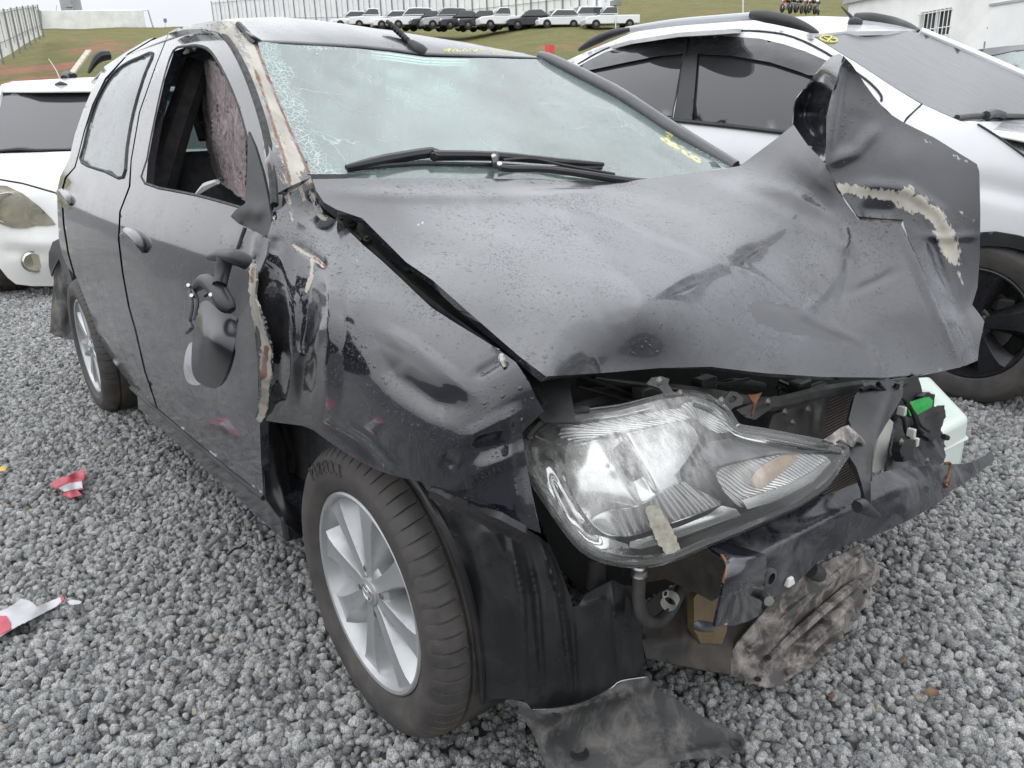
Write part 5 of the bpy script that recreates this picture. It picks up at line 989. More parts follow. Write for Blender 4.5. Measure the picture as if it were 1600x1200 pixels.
# the liner pulled out in front of the wheel and the shield lying on the stones
LN = Surf([(622, 748, 'x', .19), (700, 775, 'x', .29), (720, 870, 'x', .315), (745, 960, 'x', .325), (760, 1085, 'x', .325), (830, 1108, 'x', .37), (900, 1103, 'x', .40), (1008, 1064, 'x', .43), (1005, 1000, 'x', .43), (990, 920, 'x', .425), (905, 940, 'x', .40), (870, 850, 'x', .37), (830, 830, 'x', .36), (800, 950, 'x', .37), (780, 830, 'x', .345), (900, 1000, 'x', .41)], 1e-3)
LINER = sheet('torn_arch_liner', [(640, 748), (668, 756), (700, 770), (760, 798), (800, 815), (842, 838), (858, 850), (872, 880), (890, 930), (895, 948), (904, 946), (915, 928), (940, 915), (958, 906), (975, 915), (996, 916), (1000, 950), (1004, 1000), (1008, 1056), (990, 1060), (968, 1064), (955, 1076), (930, 1090), (905, 1100), (868, 1108), (832, 1110), (818, 1094), (790, 1091), (775, 1092), (760, 1096), (752, 1100), (750, 1040), (740, 975), (722, 905), (700, 845), (672, 790)], LN, M['liner'], CAR, 4, .003, [([(796, 830), (815, 930), (822, 1090)], .014, 8, .5), ([(818, 840), (838, 930), (850, 1095)], -.014, 9, .4), ([(846, 850), (875, 930), (895, 1090)], .018, 7, .6), ([(893, 950), (900, 1090)], -.012, 7, .4), ([(956, 912), (968, 1060)], .014, 7, .6), ([(975, 920), (985, 1055)], -.008, 7), ([(740, 830), (770, 950), (785, 1085)], .012, 25), ([(690, 790), (730, 870), (750, 960)], -.010, 18), ([(905, 950), (950, 935)], .006, 8), ([(760, 815), (790, 880)], .012, 16)], sharp=60)
mb = MB(); mb.tube([LN.P(x, y, .003) for x, y in ((832, 1109), (868, 1107), (905, 1099), (930, 1089), (955, 1075), (970, 1064), (1008, 1058))], .0013, 5, True, 3); mb.build('liner_wet_edge', M['steel'], LINER, True)  # thin steel strip models the bright glint along the liner's lower edge
mb = MB(); mb.tube([LN.P(x, y, .004) for x, y in ((648, 748), (680, 800), (706, 850), (726, 905), (742, 965), (752, 1040), (754, 1098))], [.004, .006, .006, .007, .006, .006, .005], 6, True, 3); mb.build('liner_lip', M['plastic'], LINER, True)
SH = Surf([(826, 1108, 'z', .20), (870, 1106, 'z', .20), (960, 1075, 'z', .19), (1012, 1058, 'z', .18), (1030, 1078, 'z', .15), (1090, 1112, 'z', .09), (1158, 1150, 'z', .05), (1162, 1172, 'z', .045), (1050, 1200, 'z', .07), (860, 1215, 'z', .09), (850, 1180, 'z', .12), (940, 1150, 'z', .12), (1040, 1290, 'z', .02), (870, 1290, 'z', .02)], 1e-3)
SHD = sheet('splash_shield', [(822, 1098), (832, 1110), (868, 1108), (905, 1100), (930, 1090), (955, 1076), (975, 1063), (1010, 1056), (1030, 1078), (1060, 1095), (1100, 1120), (1135, 1136), (1158, 1148), (1164, 1160), (1160, 1174), (1130, 1180), (1090, 1184), (1048, 1192), (1044, 1204), (1060, 1260), (1040, 1290), (875, 1290), (860, 1215), (846, 1180), (835, 1150), (820, 1125), (790, 1094), (800, 1092)], SH, M['dirty_flap'], CAR, 6, .003, [([(860, 1130), (900, 1230), (920, 1280)], -.012, 18), ([(1020, 1090), (1036, 1140), (1046, 1200)], .010, 7, .6), ([(1050, 1180), (1150, 1165)], .008, 8, .6), ([(840, 1120), (960, 1090), (1010, 1070)], .012, 9, .5), ([(960, 1110), (990, 1240)], .006, 16)], sharp=50)
for x, y, r in ((1150, 1163, .012), (906, 1178, .016), (804, 1108, .006)):
    mb = MB(); c = SH.P(x, y, .002); mb.lathe([(.0001, .0), (r*.7, .0), (r*.75, .003), (r, .004), (r*1.05, .0)], tuple(c), 'z', 20); mb.build('shield_hole', M['under' if r != .012 else 'dirt_dark'], SHD, True)
sheet('wing_bracket', [(668, 766), (682, 770), (700, 780), (740, 796), (781, 812), (800, 822), (823, 834), (818, 842), (812, 848), (795, 840), (780, 832), (772, 836), (766, 826), (730, 808), (706, 795), (702, 800), (694, 790), (670, 778)], [(668, 766, 'y', -.81), (781, 812, 'y', -.77), (823, 834, 'y', -.735), (812, 848, 'y', -.73), (706, 795, 'y', -.79)], M['plastic'], CAR, 4, .012, [([(680, 772), (780, 822), (815, 838)], .008, 5, .6)])
# radiator and everything round it
sheet('radiator', [(1265, 610), (1395, 596), (1393, 640), (1378, 690), (1352, 752), (1300, 780), (1265, 760), (1270, 690)], [(1265, 610, 'x', .33), (1395, 596, 'x', .33), (1352, 752, 'x', .35), (1265, 760, 'x', .35)], M['radiator'], CAR, 10, .03)
sheet('fan_shroud', [(1200, 672), (1208, 648), (1240, 636), (1270, 622), (1298, 616), (1290, 660), (1290, 692), (1255, 690)], [(1200, 672, 'x', .37), (1240, 636, 'x', .37), (1298, 616, 'x', .37), (1290, 692, 'x', .40)], M['under2'], CAR, 6, .005, [([(1285, 620), (1278, 690)], .02, 6)])
mb = MB(); mb.tube([at(x, y, 'x', v) for x, y, v in ((880, 640, .25), (1000, 612, .28), (1100, 618, .32), (1200, 632, .36), (1290, 612, .36), (1410, 596, .36))], .016, 8, True, 4); mb.build('radiator_support', M['under2'], CAR, True)
sheet('latch_bracket', [(1132, 622), (1142, 611), (1152, 613), (1162, 622), (1160, 632), (1148, 636), (1140, 642), (1132, 636)], [(1132, 622, 'x', .40), (1152, 613, 'x', .40), (1148, 640, 'x', .41), (1160, 632, 'x', .41)], M['under2'], CAR, 3, .005, holes=[[(1139, 621), (1146, 618), (1152, 622), (1147, 628), (1140, 629)]])
sheet('latch_bracket', [(1010, 600), (1018, 590), (1034, 588), (1046, 592), (1044, 600), (1052, 612), (1066, 618), (1058, 622), (1040, 618), (1030, 606)], [(1010, 600, 'x', .38), (1046, 592, 'x', .38), (1066, 618, 'x', .40), (1040, 618, 'x', .40)], M['under2'], CAR, 3, .005)
sheet('rusty_bracket', [(1168, 617), (1182, 616), (1191, 613), (1186, 622), (1182, 630), (1178, 644), (1175, 650), (1178, 630), (1172, 622)], [(1168, 617, 'x', .40), (1191, 613, 'x', .40), (1175, 650, 'x', .41), (1182, 630, 'x', .405)], M['rusty'], CAR, 3, .003)
sheet('latch_bracket', [(1150, 640), (1172, 632), (1195, 622), (1215, 618), (1212, 632), (1200, 642), (1180, 656), (1165, 652)], [(1150, 640, 'x', .38), (1215, 618, 'x', .37), (1165, 652, 'x', .39), (1200, 642, 'x', .38)], M['under2'], CAR, 4, .006, [([(1160, 640), (1210, 624)], .01, 6)])
mb = MB()
for pts in (((912, 590), (960, 606), (1010, 628)), ((905, 605), (950, 618), (1000, 632)), ((1105, 590), (1110, 610), (1118, 622)), ((1218, 606), (1216, 640), (1222, 660)), ((1090, 596), (1130, 600), (1170, 592))):
    mb.tube([at(x, y, 'x', .30) for x, y in pts], .0035, 6, True, 3)
mb.build('engine_cable', M['plastic'], CAR, True)
sheet('upright_stay', [(1326, 655), (1335, 620), (1350, 598), (1412, 594), (1410, 620), (1398, 642), (1384, 664), (1370, 688), (1362, 712), (1360, 745), (1361, 790), (1353, 785), (1346, 755), (1338, 730), (1322, 705), (1318, 690), (1335, 680)], [(1326, 655, 'x', .48), (1350, 598, 'x', .40), (1412, 594, 'x', .40), (1370, 688, 'x', .545), (1360, 745, 'x', .61), (1357, 790, 'x', .625), (1322, 705, 'x', .545)], M['plastic'], CAR, 5, .012, [([(1395, 610), (1368, 680), (1356, 780)], .012, 8, .5)])
mb = MB(); mb.tube([at(x, y, 'x', .635) for x, y in ((1339, 792), (1346, 790), (1356, 797), (1372, 806))], [.011, .014, .011, .005], 10, True, 4); mb.build('stay_foot', M['plastic'], CAR, True)
sheet('stay_cap', [(1287, 687), (1300, 678), (1314, 668), (1326, 664), (1336, 674), (1348, 684), (1359, 696), (1358, 705), (1352, 702), (1346, 692), (1338, 690), (1333, 699), (1325, 695), (1320, 690), (1312, 686), (1303, 693)], [(1287, 687, 'x', .54), (1326, 664, 'x', .52), (1359, 700, 'x', .55), (1325, 695, 'x', .55)], M['muddy'], CAR, 3, .006, [([(1300, 682), (1330, 670), (1355, 696)], .008, 7)])
sheet('radiator_tank', [(1374, 676), (1388, 652), (1396, 660), (1392, 690), (1383, 730), (1370, 738), (1362, 738), (1368, 705)], [(1374, 676, 'x', .40), (1396, 660, 'x', .38), (1383, 730, 'x', .42), (1362, 738, 'x', .42)], M['white_plastic'], CAR, 4, .012)
sheet('side_panel_stub', [(1385, 735), (1391, 690), (1396, 662), (1408, 646), (1430, 655), (1450, 668), (1472, 688), (1478, 712), (1474, 724), (1430, 730)], [(1385, 735, 'x', .44), (1408, 646, 'x', .36), (1450, 668, 'x', .36), (1478, 712, 'x', .42), (1430, 730, 'x', .46)], M['beam'], CAR, 5, .01, [([(1400, 660), (1395, 730)], .015, 8, .5), ([(1430, 712), (1440, 702), (1436, 715)], .006, 4)])
sheet('broken_lamp_housing', [(1436, 645), (1444, 618), (1452, 612), (1460, 616), (1460, 636), (1476, 634), (1478, 652), (1470, 668), (1474, 684), (1478, 700), (1468, 700), (1455, 688), (1440, 678), (1430, 662)], [(1436, 645, 'x', .36), (1455, 615, 'x', .34), (1478, 640, 'x', .34), (1474, 695, 'x', .38), (1440, 678, 'x', .40)], M['plastic'], CAR, 4, .02, [([(1440, 650), (1470, 645)], .012, 7), ([(1455, 680), (1470, 695)], -.01, 6)], jag=1.)
sheet('lamp_socket', [(1406, 705), (1410, 692), (1424, 686), (1436, 690), (1428, 700), (1424, 718), (1412, 722)], [(1406, 705, 'x', .47), (1424, 686, 'x', .46), (1424, 718, 'x', .47), (1436, 690, 'x', .45)], M['plastic'], CAR, 3, .02)
sheet('green_connector', [(1418, 636), (1430, 628), (1452, 620), (1458, 626), (1456, 636), (1434, 648), (1422, 650)], [(1418, 636, 'x', .40), (1452, 620, 'x', .38), (1456, 636, 'x', .39), (1422, 650, 'x', .40)], M['green'], CAR, 3, .014, [([(1430, 640), (1450, 630)], .004, 4)])
mb = MB()
for pts, r in ((((1372, 600), (1388, 618), (1402, 634), (1410, 652)), .006), (((1380, 610), (1410, 622), (1424, 640), (1434, 668), (1442, 676)), .005), (((1414, 630), (1428, 644), (1438, 664), (1452, 674)), .004), (((1398, 640), (1410, 650), (1416, 676), (1424, 690)), .005), (((1402, 600), (1392, 625), (1376, 650)), .007), (((1345, 610), (1360, 604), (1380, 612)), .005)):
    mb.tube([at(x, y, 'x', .42) for x, y in pts], r, 7, True, 4)
mb.build('wiring_loom', M['rubber'], CAR, True)
for x, y in ((1409, 642), (1424, 676), (1429, 690)):
    mb = MB(); mb.box(at(x, y, 'x', .45), (.02, .012, .022)); mb.build('connector', M['white_plastic'], CAR, False, .003)
mb = MB(); mb.tube([at(1474, 682, 'x', .40), at(1480, 684, 'x', .40)], .008, 8); mb.build('rubber_bung', M['rubber'], CAR, True)
for nm, pts, r, mt in (('engine_hose', ((1090, 592, .22), (1120, 606, .26), (1150, 600, .28), (1190, 606, .24)), .014, 'rubber'), ('engine_hose', ((905, 600, .24), (940, 596, .28), (985, 604, .30), (1020, 616, .30)), .010, 'rubber'), ('engine_hose', ((1215, 600, .26), (1250, 612, .30), (1285, 602, .28)), .012, 'plastic'), ('washer_pipe', ((930, 590, .30), (1000, 600, .34), (1080, 612, .36)), .004, 'trim')):
    mb = MB(); mb.tube([at(x, y, 'x', v) for x, y, v in pts], r, 9, True, 4); mb.build(nm, M[mt], CAR, True)
for x, y, v, r in ((1126, 628, .42, .007), (1226, 644, .39, .006), (1262, 640, .39, .006), (1200, 628, .40, .006), (1238, 660, .39, .005), (1062, 616, .41, .006), (1030, 596, .40, .006), (1408, 690, .47, .006), (1448, 720, .47, .006)):
    mb = MB(); c = at(x, y, 'x', v); mb.lathe([(.0001, .006), (r*.7, .006), (r, .002), (r*1.5, .0)], tuple(c), 'x', 10); mb.build('bolt', M['disc'], CAR, True)
for x, y, v in ((1010, 612, .34), (1250, 604, .33), (1100, 600, .30)):
    mb = MB(); mb.box(at(x, y, 'x', v), (.03, .05, .03)); mb.build('relay_box', M['plastic'], CAR, False, .005)
# torn rear bumper corner / mud flap behind the rear wheel
sheet('torn_bumper_corner', [(80, 398), (88, 380), (96, 376), (104, 398), (114, 424), (124, 448), (120, 470), (118, 500), (121, 531), (104, 530), (84, 524), (78, 518), (80, 480), (84, 440)], [(80, 398, 'x', -2.99), (96, 376, 'x', -2.95), (124, 448, 'x', -2.80), (121, 531, 'x', -2.85), (78, 518, 'x', -2.98), (100, 460, 'x', -2.93)], M['dirty_flap'], CAR, 4, .006, [([(95, 420), (100, 470), (96, 520)], .02, 8), ([(110, 440), (112, 520)], -.015, 8)])
sheet('torn_bumper_corner', [(76, 395), (82, 378), (94, 372), (98, 385), (104, 410), (112, 436), (100, 425), (92, 405), (84, 420), (80, 432), (76, 415)], [(76, 395, 'x', -3.0), (94, 372, 'x', -2.98), (112, 436, 'x', -2.82), (84, 420, 'x', -2.96)], M['plastic'], CAR, 3, .006, off=.02)
mb = MB(); mb.box((-1.25, 0, .25), (2.3, 1.3, .06)); mb.build('floor_pan', M['under'], CAR)
mb = MB(); mb.tube([(0, -.65, .26), (0, .65, .26)], .03); mb.tube([(-2.46, -.65, .28), (-2.46, .65, .28)], .04); mb.build('axle', M['under'], CAR)
for s, x in ((-1, -2.46), (1, -2.46), (1, 0)):
    mb = MB(); mb.lathe([(.33, -.1), (.34, .12)], (x, s*.68, .30), 'y', 24, 0, math.pi); mb.build('inner_arch', M['under'], CAR, True, thick=.004)
# far wing, hidden side of the car
mb = MB(); rows = []
for x in np.linspace(-.25, .30, 8): rows.append([(x, .50, .86-.3*max(0, x)), (x, .60, .80-.3*max(0, x)), (x, .66, .70-.2*max(0, x)), (x, .67, .62-.2*max(0, x) if abs(x) < .36 else .45)])
mb.grid(rows); mb.build('front_wing', M['paint'], CAR, True, thick=.004)
# ------------------------------------------------------------------ white crossover parked beside the wreck
SUV = thing('white_crossover', (-1.2, 2.8, 0), 'white crossover car with black roof rails and wind deflectors parked beside the wreck', 'car')
def suv_y(x, z):
    return np.interp(z, [.15, .3, .5, .8, .95, 1.05, 1.12, 1.3, 1.45, 1.54, 1.6], [1.99, 1.965, 1.94, 1.925, 1.935, 1.955, 1.985, 2.08, 2.18, 2.26, 2.36])+.03*((x+1.2)/1.6)**2
SV = Surf([(x, suv_y(x, z), z) for x in (-3.4, -2.8, -2.2, -1.7, -1.2, -.7, -.3, .1, .5, .9) for z in (.2, .4, .6, .8, .95, 1.06, 1.14, 1.26, 1.38, 1.48, 1.55)], 1e-5)
r_win = [(903, 104), (920, 94), (944, 82), (1000, 67), (1040, 62), (1073, 60), (1067, 90), (1058, 140), (1051, 184), (990, 176), (940, 140)]
f_win = [(1079, 60), (1125, 58), (1187, 62), (1225, 71), (1258, 82), (1290, 96), (1325, 120), (1362, 150), (1392, 178), (1398, 196), (1330, 214), (1228, 205), (1150, 197), (1056, 187), (1064, 140)]
side = sheet('body_side', [(870, 112), (878, 98), (905, 86), (945, 73), (985, 62), (1060, 50), (1150, 44), (1230, 48), (1267, 55), (1300, 75), (1350, 106), (1397, 137), (1440, 163), (1426, 176), (1412, 190), (1405, 230), (1395, 300), (1400, 400), (1380, 520), (1300, 510), (1100, 470), (900, 420), (800, 330), (800, 200), (840, 140)], SV, M['white'], SUV, 9, .02, holes=[r_win, f_win])
sheet('front_wing', [(1442, 163), (1470, 176), (1500, 189), (1528, 194), (1560, 214), (1600, 243), (1660, 285), (1720, 330), (1760, 400), (1740, 470), (1700, 470), (1690, 420), (1660, 395), (1625, 378), (1590, 368), (1555, 362), (1520, 364), (1485, 376), (1455, 400), (1430, 440), (1415, 490), (1400, 490), (1402, 400), (1397, 300), (1407, 230), (1414, 191), (1427, 177)], SV, M['white'], SUV, 8, .02, [([(1420, 300), (1540, 292), (1700, 330)], -.012, 22)], off=.002)
sheet('wheel_arch_trim', [(1415, 490), (1430, 440), (1455, 400), (1485, 376), (1520, 364), (1555, 362), (1590, 368), (1625, 378), (1660, 395), (1690, 420), (1675, 430), (1645, 408), (1610, 394), (1575, 386), (1540, 384), (1505, 390), (1475, 408), (1450, 440), (1432, 490)], SV, M['trim'], SUV, 6, .02, off=.012)
sheet('window_glass', [(905, 104), (944, 84), (1000, 69), (1072, 62), (1066, 90), (1057, 140), (1050, 182), (990, 174), (940, 140)], SV, M['tint'], SUV, 12, .004, off=-.012)
sheet('window_glass', [(1088, 62), (1125, 60), (1187, 64), (1225, 73), (1258, 84), (1290, 98), (1325, 122), (1360, 152), (1390, 178), (1396, 194), (1330, 212), (1228, 203), (1150, 195), (1078, 187), (1080, 120)], SV, M['tint'], SUV, 12, .004, off=-.012)
sheet('door_pillar_cover', [(1073, 58), (1092, 58), (1087, 120), (1081, 188), (1052, 185), (1060, 140), (1068, 90)], SV, M['trim'], SUV, 8, .006, off=.006)
sheet('wind_deflector', [(900, 107), (920, 94), (944, 82), (1000, 66), (1040, 61), (1075, 58), (1072, 83), (1031, 87), (980, 97), (919, 110)], SV, M['visor'], SUV, 8, .004, [([(905, 103), (1000, 78), (1070, 70)], .012, 16)], off=.014)
sheet('wind_deflector', [(1079, 58), (1125, 56), (1187, 60), (1225, 69), (1258, 80), (1290, 94), (1318, 113), (1300, 120), (1262, 117), (1250, 112), (1203, 97), (1140, 86), (1076, 83)], SV, M['visor'], SUV, 8, .004, [([(1080, 70), (1190, 76), (1300, 108)], .012, 16)], off=.014)
mb = MB(); mb.tube([SV.P(x, y, .01) for x, y in ((1045, 187), (1150, 198), (1228, 207), (1330, 216), (1400, 198))], .011, 8, True, 3); mb.build('window_trim', M['trim'], SUV, True)
mb = MB(); mb.tube([SV.P(x, y, .004) for x, y in ((1075, 58), (1068, 90), (1059, 140), (1049, 190), (1040, 300))], .0035, 6, True, 3); mb.build('door_gap', M['rubber'], SUV, True)
mb = MB(); mb.tube([SV.P(x, y, .004) for x, y in ((903, 100), (945, 77), (1000, 62), (1070, 52), (1150, 48), (1200, 50), (1240, 58), (1290, 82), (1340, 115), (1362, 132), (1376, 148), (1377, 158))], .005, 6, True, 3); mb.build('roof_ditch', M['rubber'], SUV, True)
mb = MB(); mb.tube([SV.P(x, y, .003) for x, y in ((1441, 162), (1426, 176), (1413, 191), (1406, 230))], .003, 6, True, 3); mb.build('wing_gap', M['rubber'], SUV, True)
mb = MB(); mb.tube([SV.P(x, y, .006) for x, y in ((1528, 194), (1560, 214), (1600, 243), (1680, 300))], .004, 6, True, 3); mb.build('hood_gap', M['rubber'], SUV, True)
RF = [(905, 88, 'y', 2.27), (985, 62, 'y', 2.27), (1150, 44, 'y', 2.25), (1267, 53, 'y', 2.23), (1322, 48, 'x', -1.07), (1410, 47, 'x', -1.08), (1440, 48, 'x', -1.12), (1400, 36, 'x', -1.5), (1340, 27, 'x', -1.9), (1280, 25, 'x', -2.3), (1180, 28, 'x', -2.8), (1050, 40, 'y', 2.9), (985, 52, 'y', 2.9), (930, 76, 'y', 2.5)]
RFS = Surf(RF, 1e-3)
sheet('roof', [(878, 98), (905, 86), (930, 75), (985, 52), (1050, 39), (1115, 32), (1180, 28), (1280, 25), (1340, 27), (1400, 36), (1440, 47), (1410, 48), (1322, 49), (1267, 54), (1230, 49), (1150, 45), (1060, 51), (985, 63), (945, 74), (905, 87)], RFS, M['white'], SUV, 8, .02)
def rail(pts, name_mat, r): 
    mb = MB(); mb.tube(pts, r, 10, True, 4); return mb.build('roof_rail', M[name_mat], SUV, True)
rl = rail([at(x, y, 'y', 2.30) for x, y in ((978, 47), (1050, 36), (1115, 30), (1180, 25))], 'silver', [.018, .02, .02, .02])
for q in (((905, 78), (925, 66), (955, 53), (985, 46)), ((1174, 23), (1200, 26), (1235, 34), (1262, 44), (1278, 52))):
    mb = MB(); mb.tube([at(x, y, 'y', 2.29) for x, y in q], [.010, .022, .027, .023, .012] if q[0][0] < 1000 else [.021, .030, .027, .018, .008], 10, True, 4); mb.build('rail_foot', M['trim'], rl, True)
r2 = rail([at(x, y, 'x', v) for x, y, v in ((1338, 25, -1.75), (1360, 26, -1.62), (1395, 33, -1.42), (1420, 41, -1.25), (1436, 49, -1.12))], 'trim', [.020, .026, .025, .019, .010])
mb = MB(); mb.tube([at(x, y, 'x', v) for x, y, v in ((1346, 37, -1.35), (1334, 35, -1.38), (1326, 33, -1.4))], [.02, .03, .014], 8); an = mb.build('aerial', M['trim'], SUV, True)
mb = MB(); mb.tube([at(1333, 30, 'x', -1.4), at(1322, 18, 'x', -1.46), at(1315, 11, 'x', -1.5)], [.012, .007, .004], 8); mb.build('aerial_mast', M['rubber'], an, True)
WC = Surf([(1266, 53, 'y', 2.23), (1350, 103, 'y', 2.13), (1441, 161, 'y', 2.04), (1500, 188, 'y', 2.02), (1322, 48, 'x', -1.07), (1410, 47, 'x', -1.08), (1440, 48, 'x', -1.10), (1520, 82, 'x', -.87), (1600, 116, 'x', -.63), (1700, 160, 'x', -.38), (1640, 190, 'x', -.25), (1560, 190, 'x', -.26)], 1e-3)
ws = sheet('windscreen', [(1266, 53), (1322, 48), (1410, 47), (1440, 52), (1520, 86), (1600, 121), (1700, 166), (1640, 190), (1560, 191), (1500, 188), (1470, 175), (1441, 162), (1397, 136), (1350, 105), (1300, 74)], WC, M['tint_wet'], SUV, 9, .006)
mb = MB(); mb.tube([WC.P(x, y, .006) for x, y in ((1438, 49), (1520, 83), (1600, 118), (1700, 163))], .022, 8, True, 3); mb.build('windscreen_pillar', M['white'], SUV, True)
mb = MB()
for st in ([(1281, 60), (1286, 56), (1300, 57), (1308, 62), (1304, 66), (1290, 65), (1281, 60)], [(1288, 58), (1300, 65)], [(1300, 57), (1292, 65)], [(1296, 60), (1306, 61)]): mb.tube([WC.P(x, y, .012) for x, y in st], .004, 5, True, 2)
mb.build('paint_pen_mark', M['chalk'], ws, True)
mb = MB(); mb.tube([WC.P(x, y, .03) for x, y in ((1495, 184), (1545, 180), (1600, 182), (1680, 184))], .012, 8, True, 3); mb.tube([WC.P(x, y, .05) for x, y in ((1540, 181), (1552, 177), (1566, 181))], .02, 8); mb.build('windscreen_wiper', M['plastic'], SUV, True)
HDS = Surf([(1500, 189, 'y', 2.03), (1528, 194, 'y', 2.0), (1600, 243, 'y', 1.97), (1720, 330, 'y', 1.99), (1560, 190, 'x', -.25), (1700, 190, 'x', -.2), (1800, 250, 'x', .3), (1680, 240, 'x', .1)], 1e-3)
sheet('hood', [(1502, 189), (1530, 190), (1600, 190), (1700, 190), (1800, 250), (1800, 380), (1720, 330), (1660, 285), (1600, 242), (1560, 213), (1528, 193)], HDS, M['white'], SUV, 12, .01)
w1 = make_wheel(SUV, (-.028, 1.965, .335), R=.338, rim_r=.222, width=.2, spokes=5, mats=('tyre', 'alloy_dark'), rot=.2, emblem=False)
c = copy_tree(w1, SUV); c.location = (-2.6, 1.965, .335)
for x in (-.028, -2.6):
    c = copy_tree(w1, SUV); c.location = (x, 3.5, .335); c.rotation_euler = (0, 0, math.pi)
    mb = MB(); mb.lathe([(.37, -.12), (.38, .14)], (x, 2.08, .335), 'y', 24, 0, math.pi); mb.build('inner_arch', M['under'], SUV, True, thick=.004)
mb = MB(); mb.prism([(-3.3, .3), (-.1, .3), (-.1, .86), (-.4, 1.0), (-3.35, 1.04)], lambda u, v, t: (u, t, v), 2.22, 3.4); mb.build('cabin_core', M['interior'], SUV, False, .05)
mb = MB(); mb.prism([(-3.3, 1.08), (-.3, 1.08), (-1.1, 1.44), (-2.9, 1.44)], lambda u, v, t: (u, t, v), 2.40, 3.2); mb.build('cabin_core', M['interior'], SUV)
mb = MB(); mb.prism([(-3.35, .3), (.78, .3), (.82, .85), (-.2, 1.08), (-1.08, 1.5), (-2.9, 1.5), (-3.4, 1.1)], lambda u, v, t: (u, t-.45*max(0, v-1.05), v), 3.60, 3.66); mb.build('body_side', M['white'], SUV, True, .02)
mb = MB(); mb.prism([(-3.46, .35), (-3.38, .35), (-3.40, 1.1), (-2.92, 1.5), (-2.98, 1.5), (-3.5, 1.1)], lambda u, v, t: (u, t, v), 2.1, 3.46); mb.build('tailgate', M['white'], SUV, True, .02)
mb = MB(); mb.prism([(.70, .3), (.84, .35), (.86, .8), (.74, .86)], lambda u, v, t: (u, t, v), 2.05, 3.62); mb.build('front_bumper', M['white'], SUV, True, .04)
mb = MB(); mb.grid([[(x, y, z) for y in np.linspace(2.02, 3.62, 9)] for x, z in ((-.28, 1.09), (0, 1.04), (.3, .98), (.6, .90), (.78, .80), (.83, .62))]); mb.build('hood_skin', M['white'], SUV, True, thick=.01)
# ------------------------------------------------------------------ white hatchback standing behind on the left
AG = thing('white_hatchback', (-6.2, .2, 0), 'white hatchback with yellowed headlight facing the camera behind the wreck', 'car')
AF = Surf([(-5, 240, 'x', -6.1), (60, 238, 'x', -6.05), (200, 236, 'x', -6.0), (340, 232, 'x', -6.05), (-15, 285, 'x', -5.62), (60, 285, 'x', -5.50), (200, 285, 'x', -5.42), (340, 285, 'x', -5.55), (-28, 340, 'x', -5.60), (60, 340, 'x', -5.38), (200, 340, 'x', -5.30), (340, 340, 'x', -5.5), (-20, 400, 'x', -5.55), (60, 400, 'x', -5.32), (200, 400, 'x', -5.24), (335, 400, 'x', -5.45), (81, 447, 'x', -5.36), (25, 444, 'x', -5.45), (200, 450, 'x', -5.3)], 1e-3)
hl = [(-22, 296), (-8, 289), (10, 290), (35, 302), (62, 323), (80, 341), (87, 351), (72, 353), (56, 352), (40, 356), (18, 356), (0, 350), (-18, 338)]
sheet('hood', [(-5, 240), (60, 238), (130, 236), (200, 235), (340, 232), (345, 300), (200, 305), (120, 303), (88, 300), (60, 292), (35, 285), (0, 279), (-18, 276), (-14, 258)], AF, M['offwhite'], AG, 8, .01, [([(-5, 262), (120, 262)], .01, 20)])
sheet('front_bumper', [(-18, 279), (0, 282), (35, 288), (60, 295), (88, 303), (120, 306), (200, 308), (345, 303), (345, 430), (200, 450), (120, 449), (81, 447), (50, 447), (25, 444), (12, 434), (0, 419), (-18, 402), (-29, 360), (-27, 310)], AF, M['offwhite'], AG, 7, .01, [([(-10, 372), (60, 380), (200, 384)], .012, 12), ([(0, 392), (80, 398)], -.012, 10), ([(50, 410)], -.03, 16)], holes=[hl])
H = sheet('headlight', inset(hl, -3), AF, M['steel'], AG, 4, .01, [([(14, 324)], -.09, 27), ([(57, 337)], -.05, 13)], off=-.03)
sheet('headlight_lens', hl, AF, M['old_lens'], H, 5, .003, [([(20, 325)], .012, 60)], off=.004)
mb = MB()
for x, y, r in ((15, 326, .11), (57, 336, .045)):
    c = AF.P(x, y, -.01); mb.tube([c+r*np.array([0, math.cos(t), math.sin(t)]) for t in np.linspace(0, 6.283, 25)], .006, 6, False, 0)
mb.build('headlight_ring', M['steel'], H, True)
mb = MB(); c = AF.P(52, 409, -.0); mb.lathe([(.0001, .01), (.06, .006), (.072, -.01), (.078, 0.0)], tuple(c), 'x', 28); mb.build('fog_lamp', M['old_lens'], AG, True)
mb = MB(); c = AF.P(52, 409, -.03); mb.lathe([(.0001, .0), (.05, .004), (.075, .03)], tuple(c), 'x', 24); mb.build('fog_lamp_bowl', M['steel'], AG, True)
mb = MB(); mb.tube([AF.P(x, y, .002) for x, y in ((-16, 277.5), (0, 280.5), (35, 286.5), (60, 293.5), (88, 301.5), (130, 305))], .0035, 6, True, 3); mb.build('hood_gap', M['rubber'], AG, True)
AWS = Surf([(-14, 239, 'x', -6.15), (60, 238, 'x', -6.08), (200, 236, 'x', -6.04), (330, 233, 'x', -6.1), (0, 142, 'x', -6.95), (60, 141, 'x', -6.88), (160, 140, 'x', -6.85), (300, 139, 'x', -6.92)], 1e-3)
sheet('windscreen', [(-14, 239), (60, 238.5), (200, 237), (330, 234), (316, 190), (300, 142), (160, 143), (60, 144), (2, 145), (-8, 190)], AWS, M['tint'], AG, 10, .006)
mb = MB(); mb.tube([AWS.P(x, y, .0) for x, y in ((-18, 240), (-11, 190), (0, 140))], .03, 8, True, 3); mb.build('windscreen_pillar', M['offwhite'], AG, True)
mb = MB(); mb.tube([AWS.P(x, y, .0) for x, y in ((334, 234), (320, 190), (303, 138))], .03, 8, True, 3); mb.build('windscreen_pillar', M['offwhite'], AG, True)
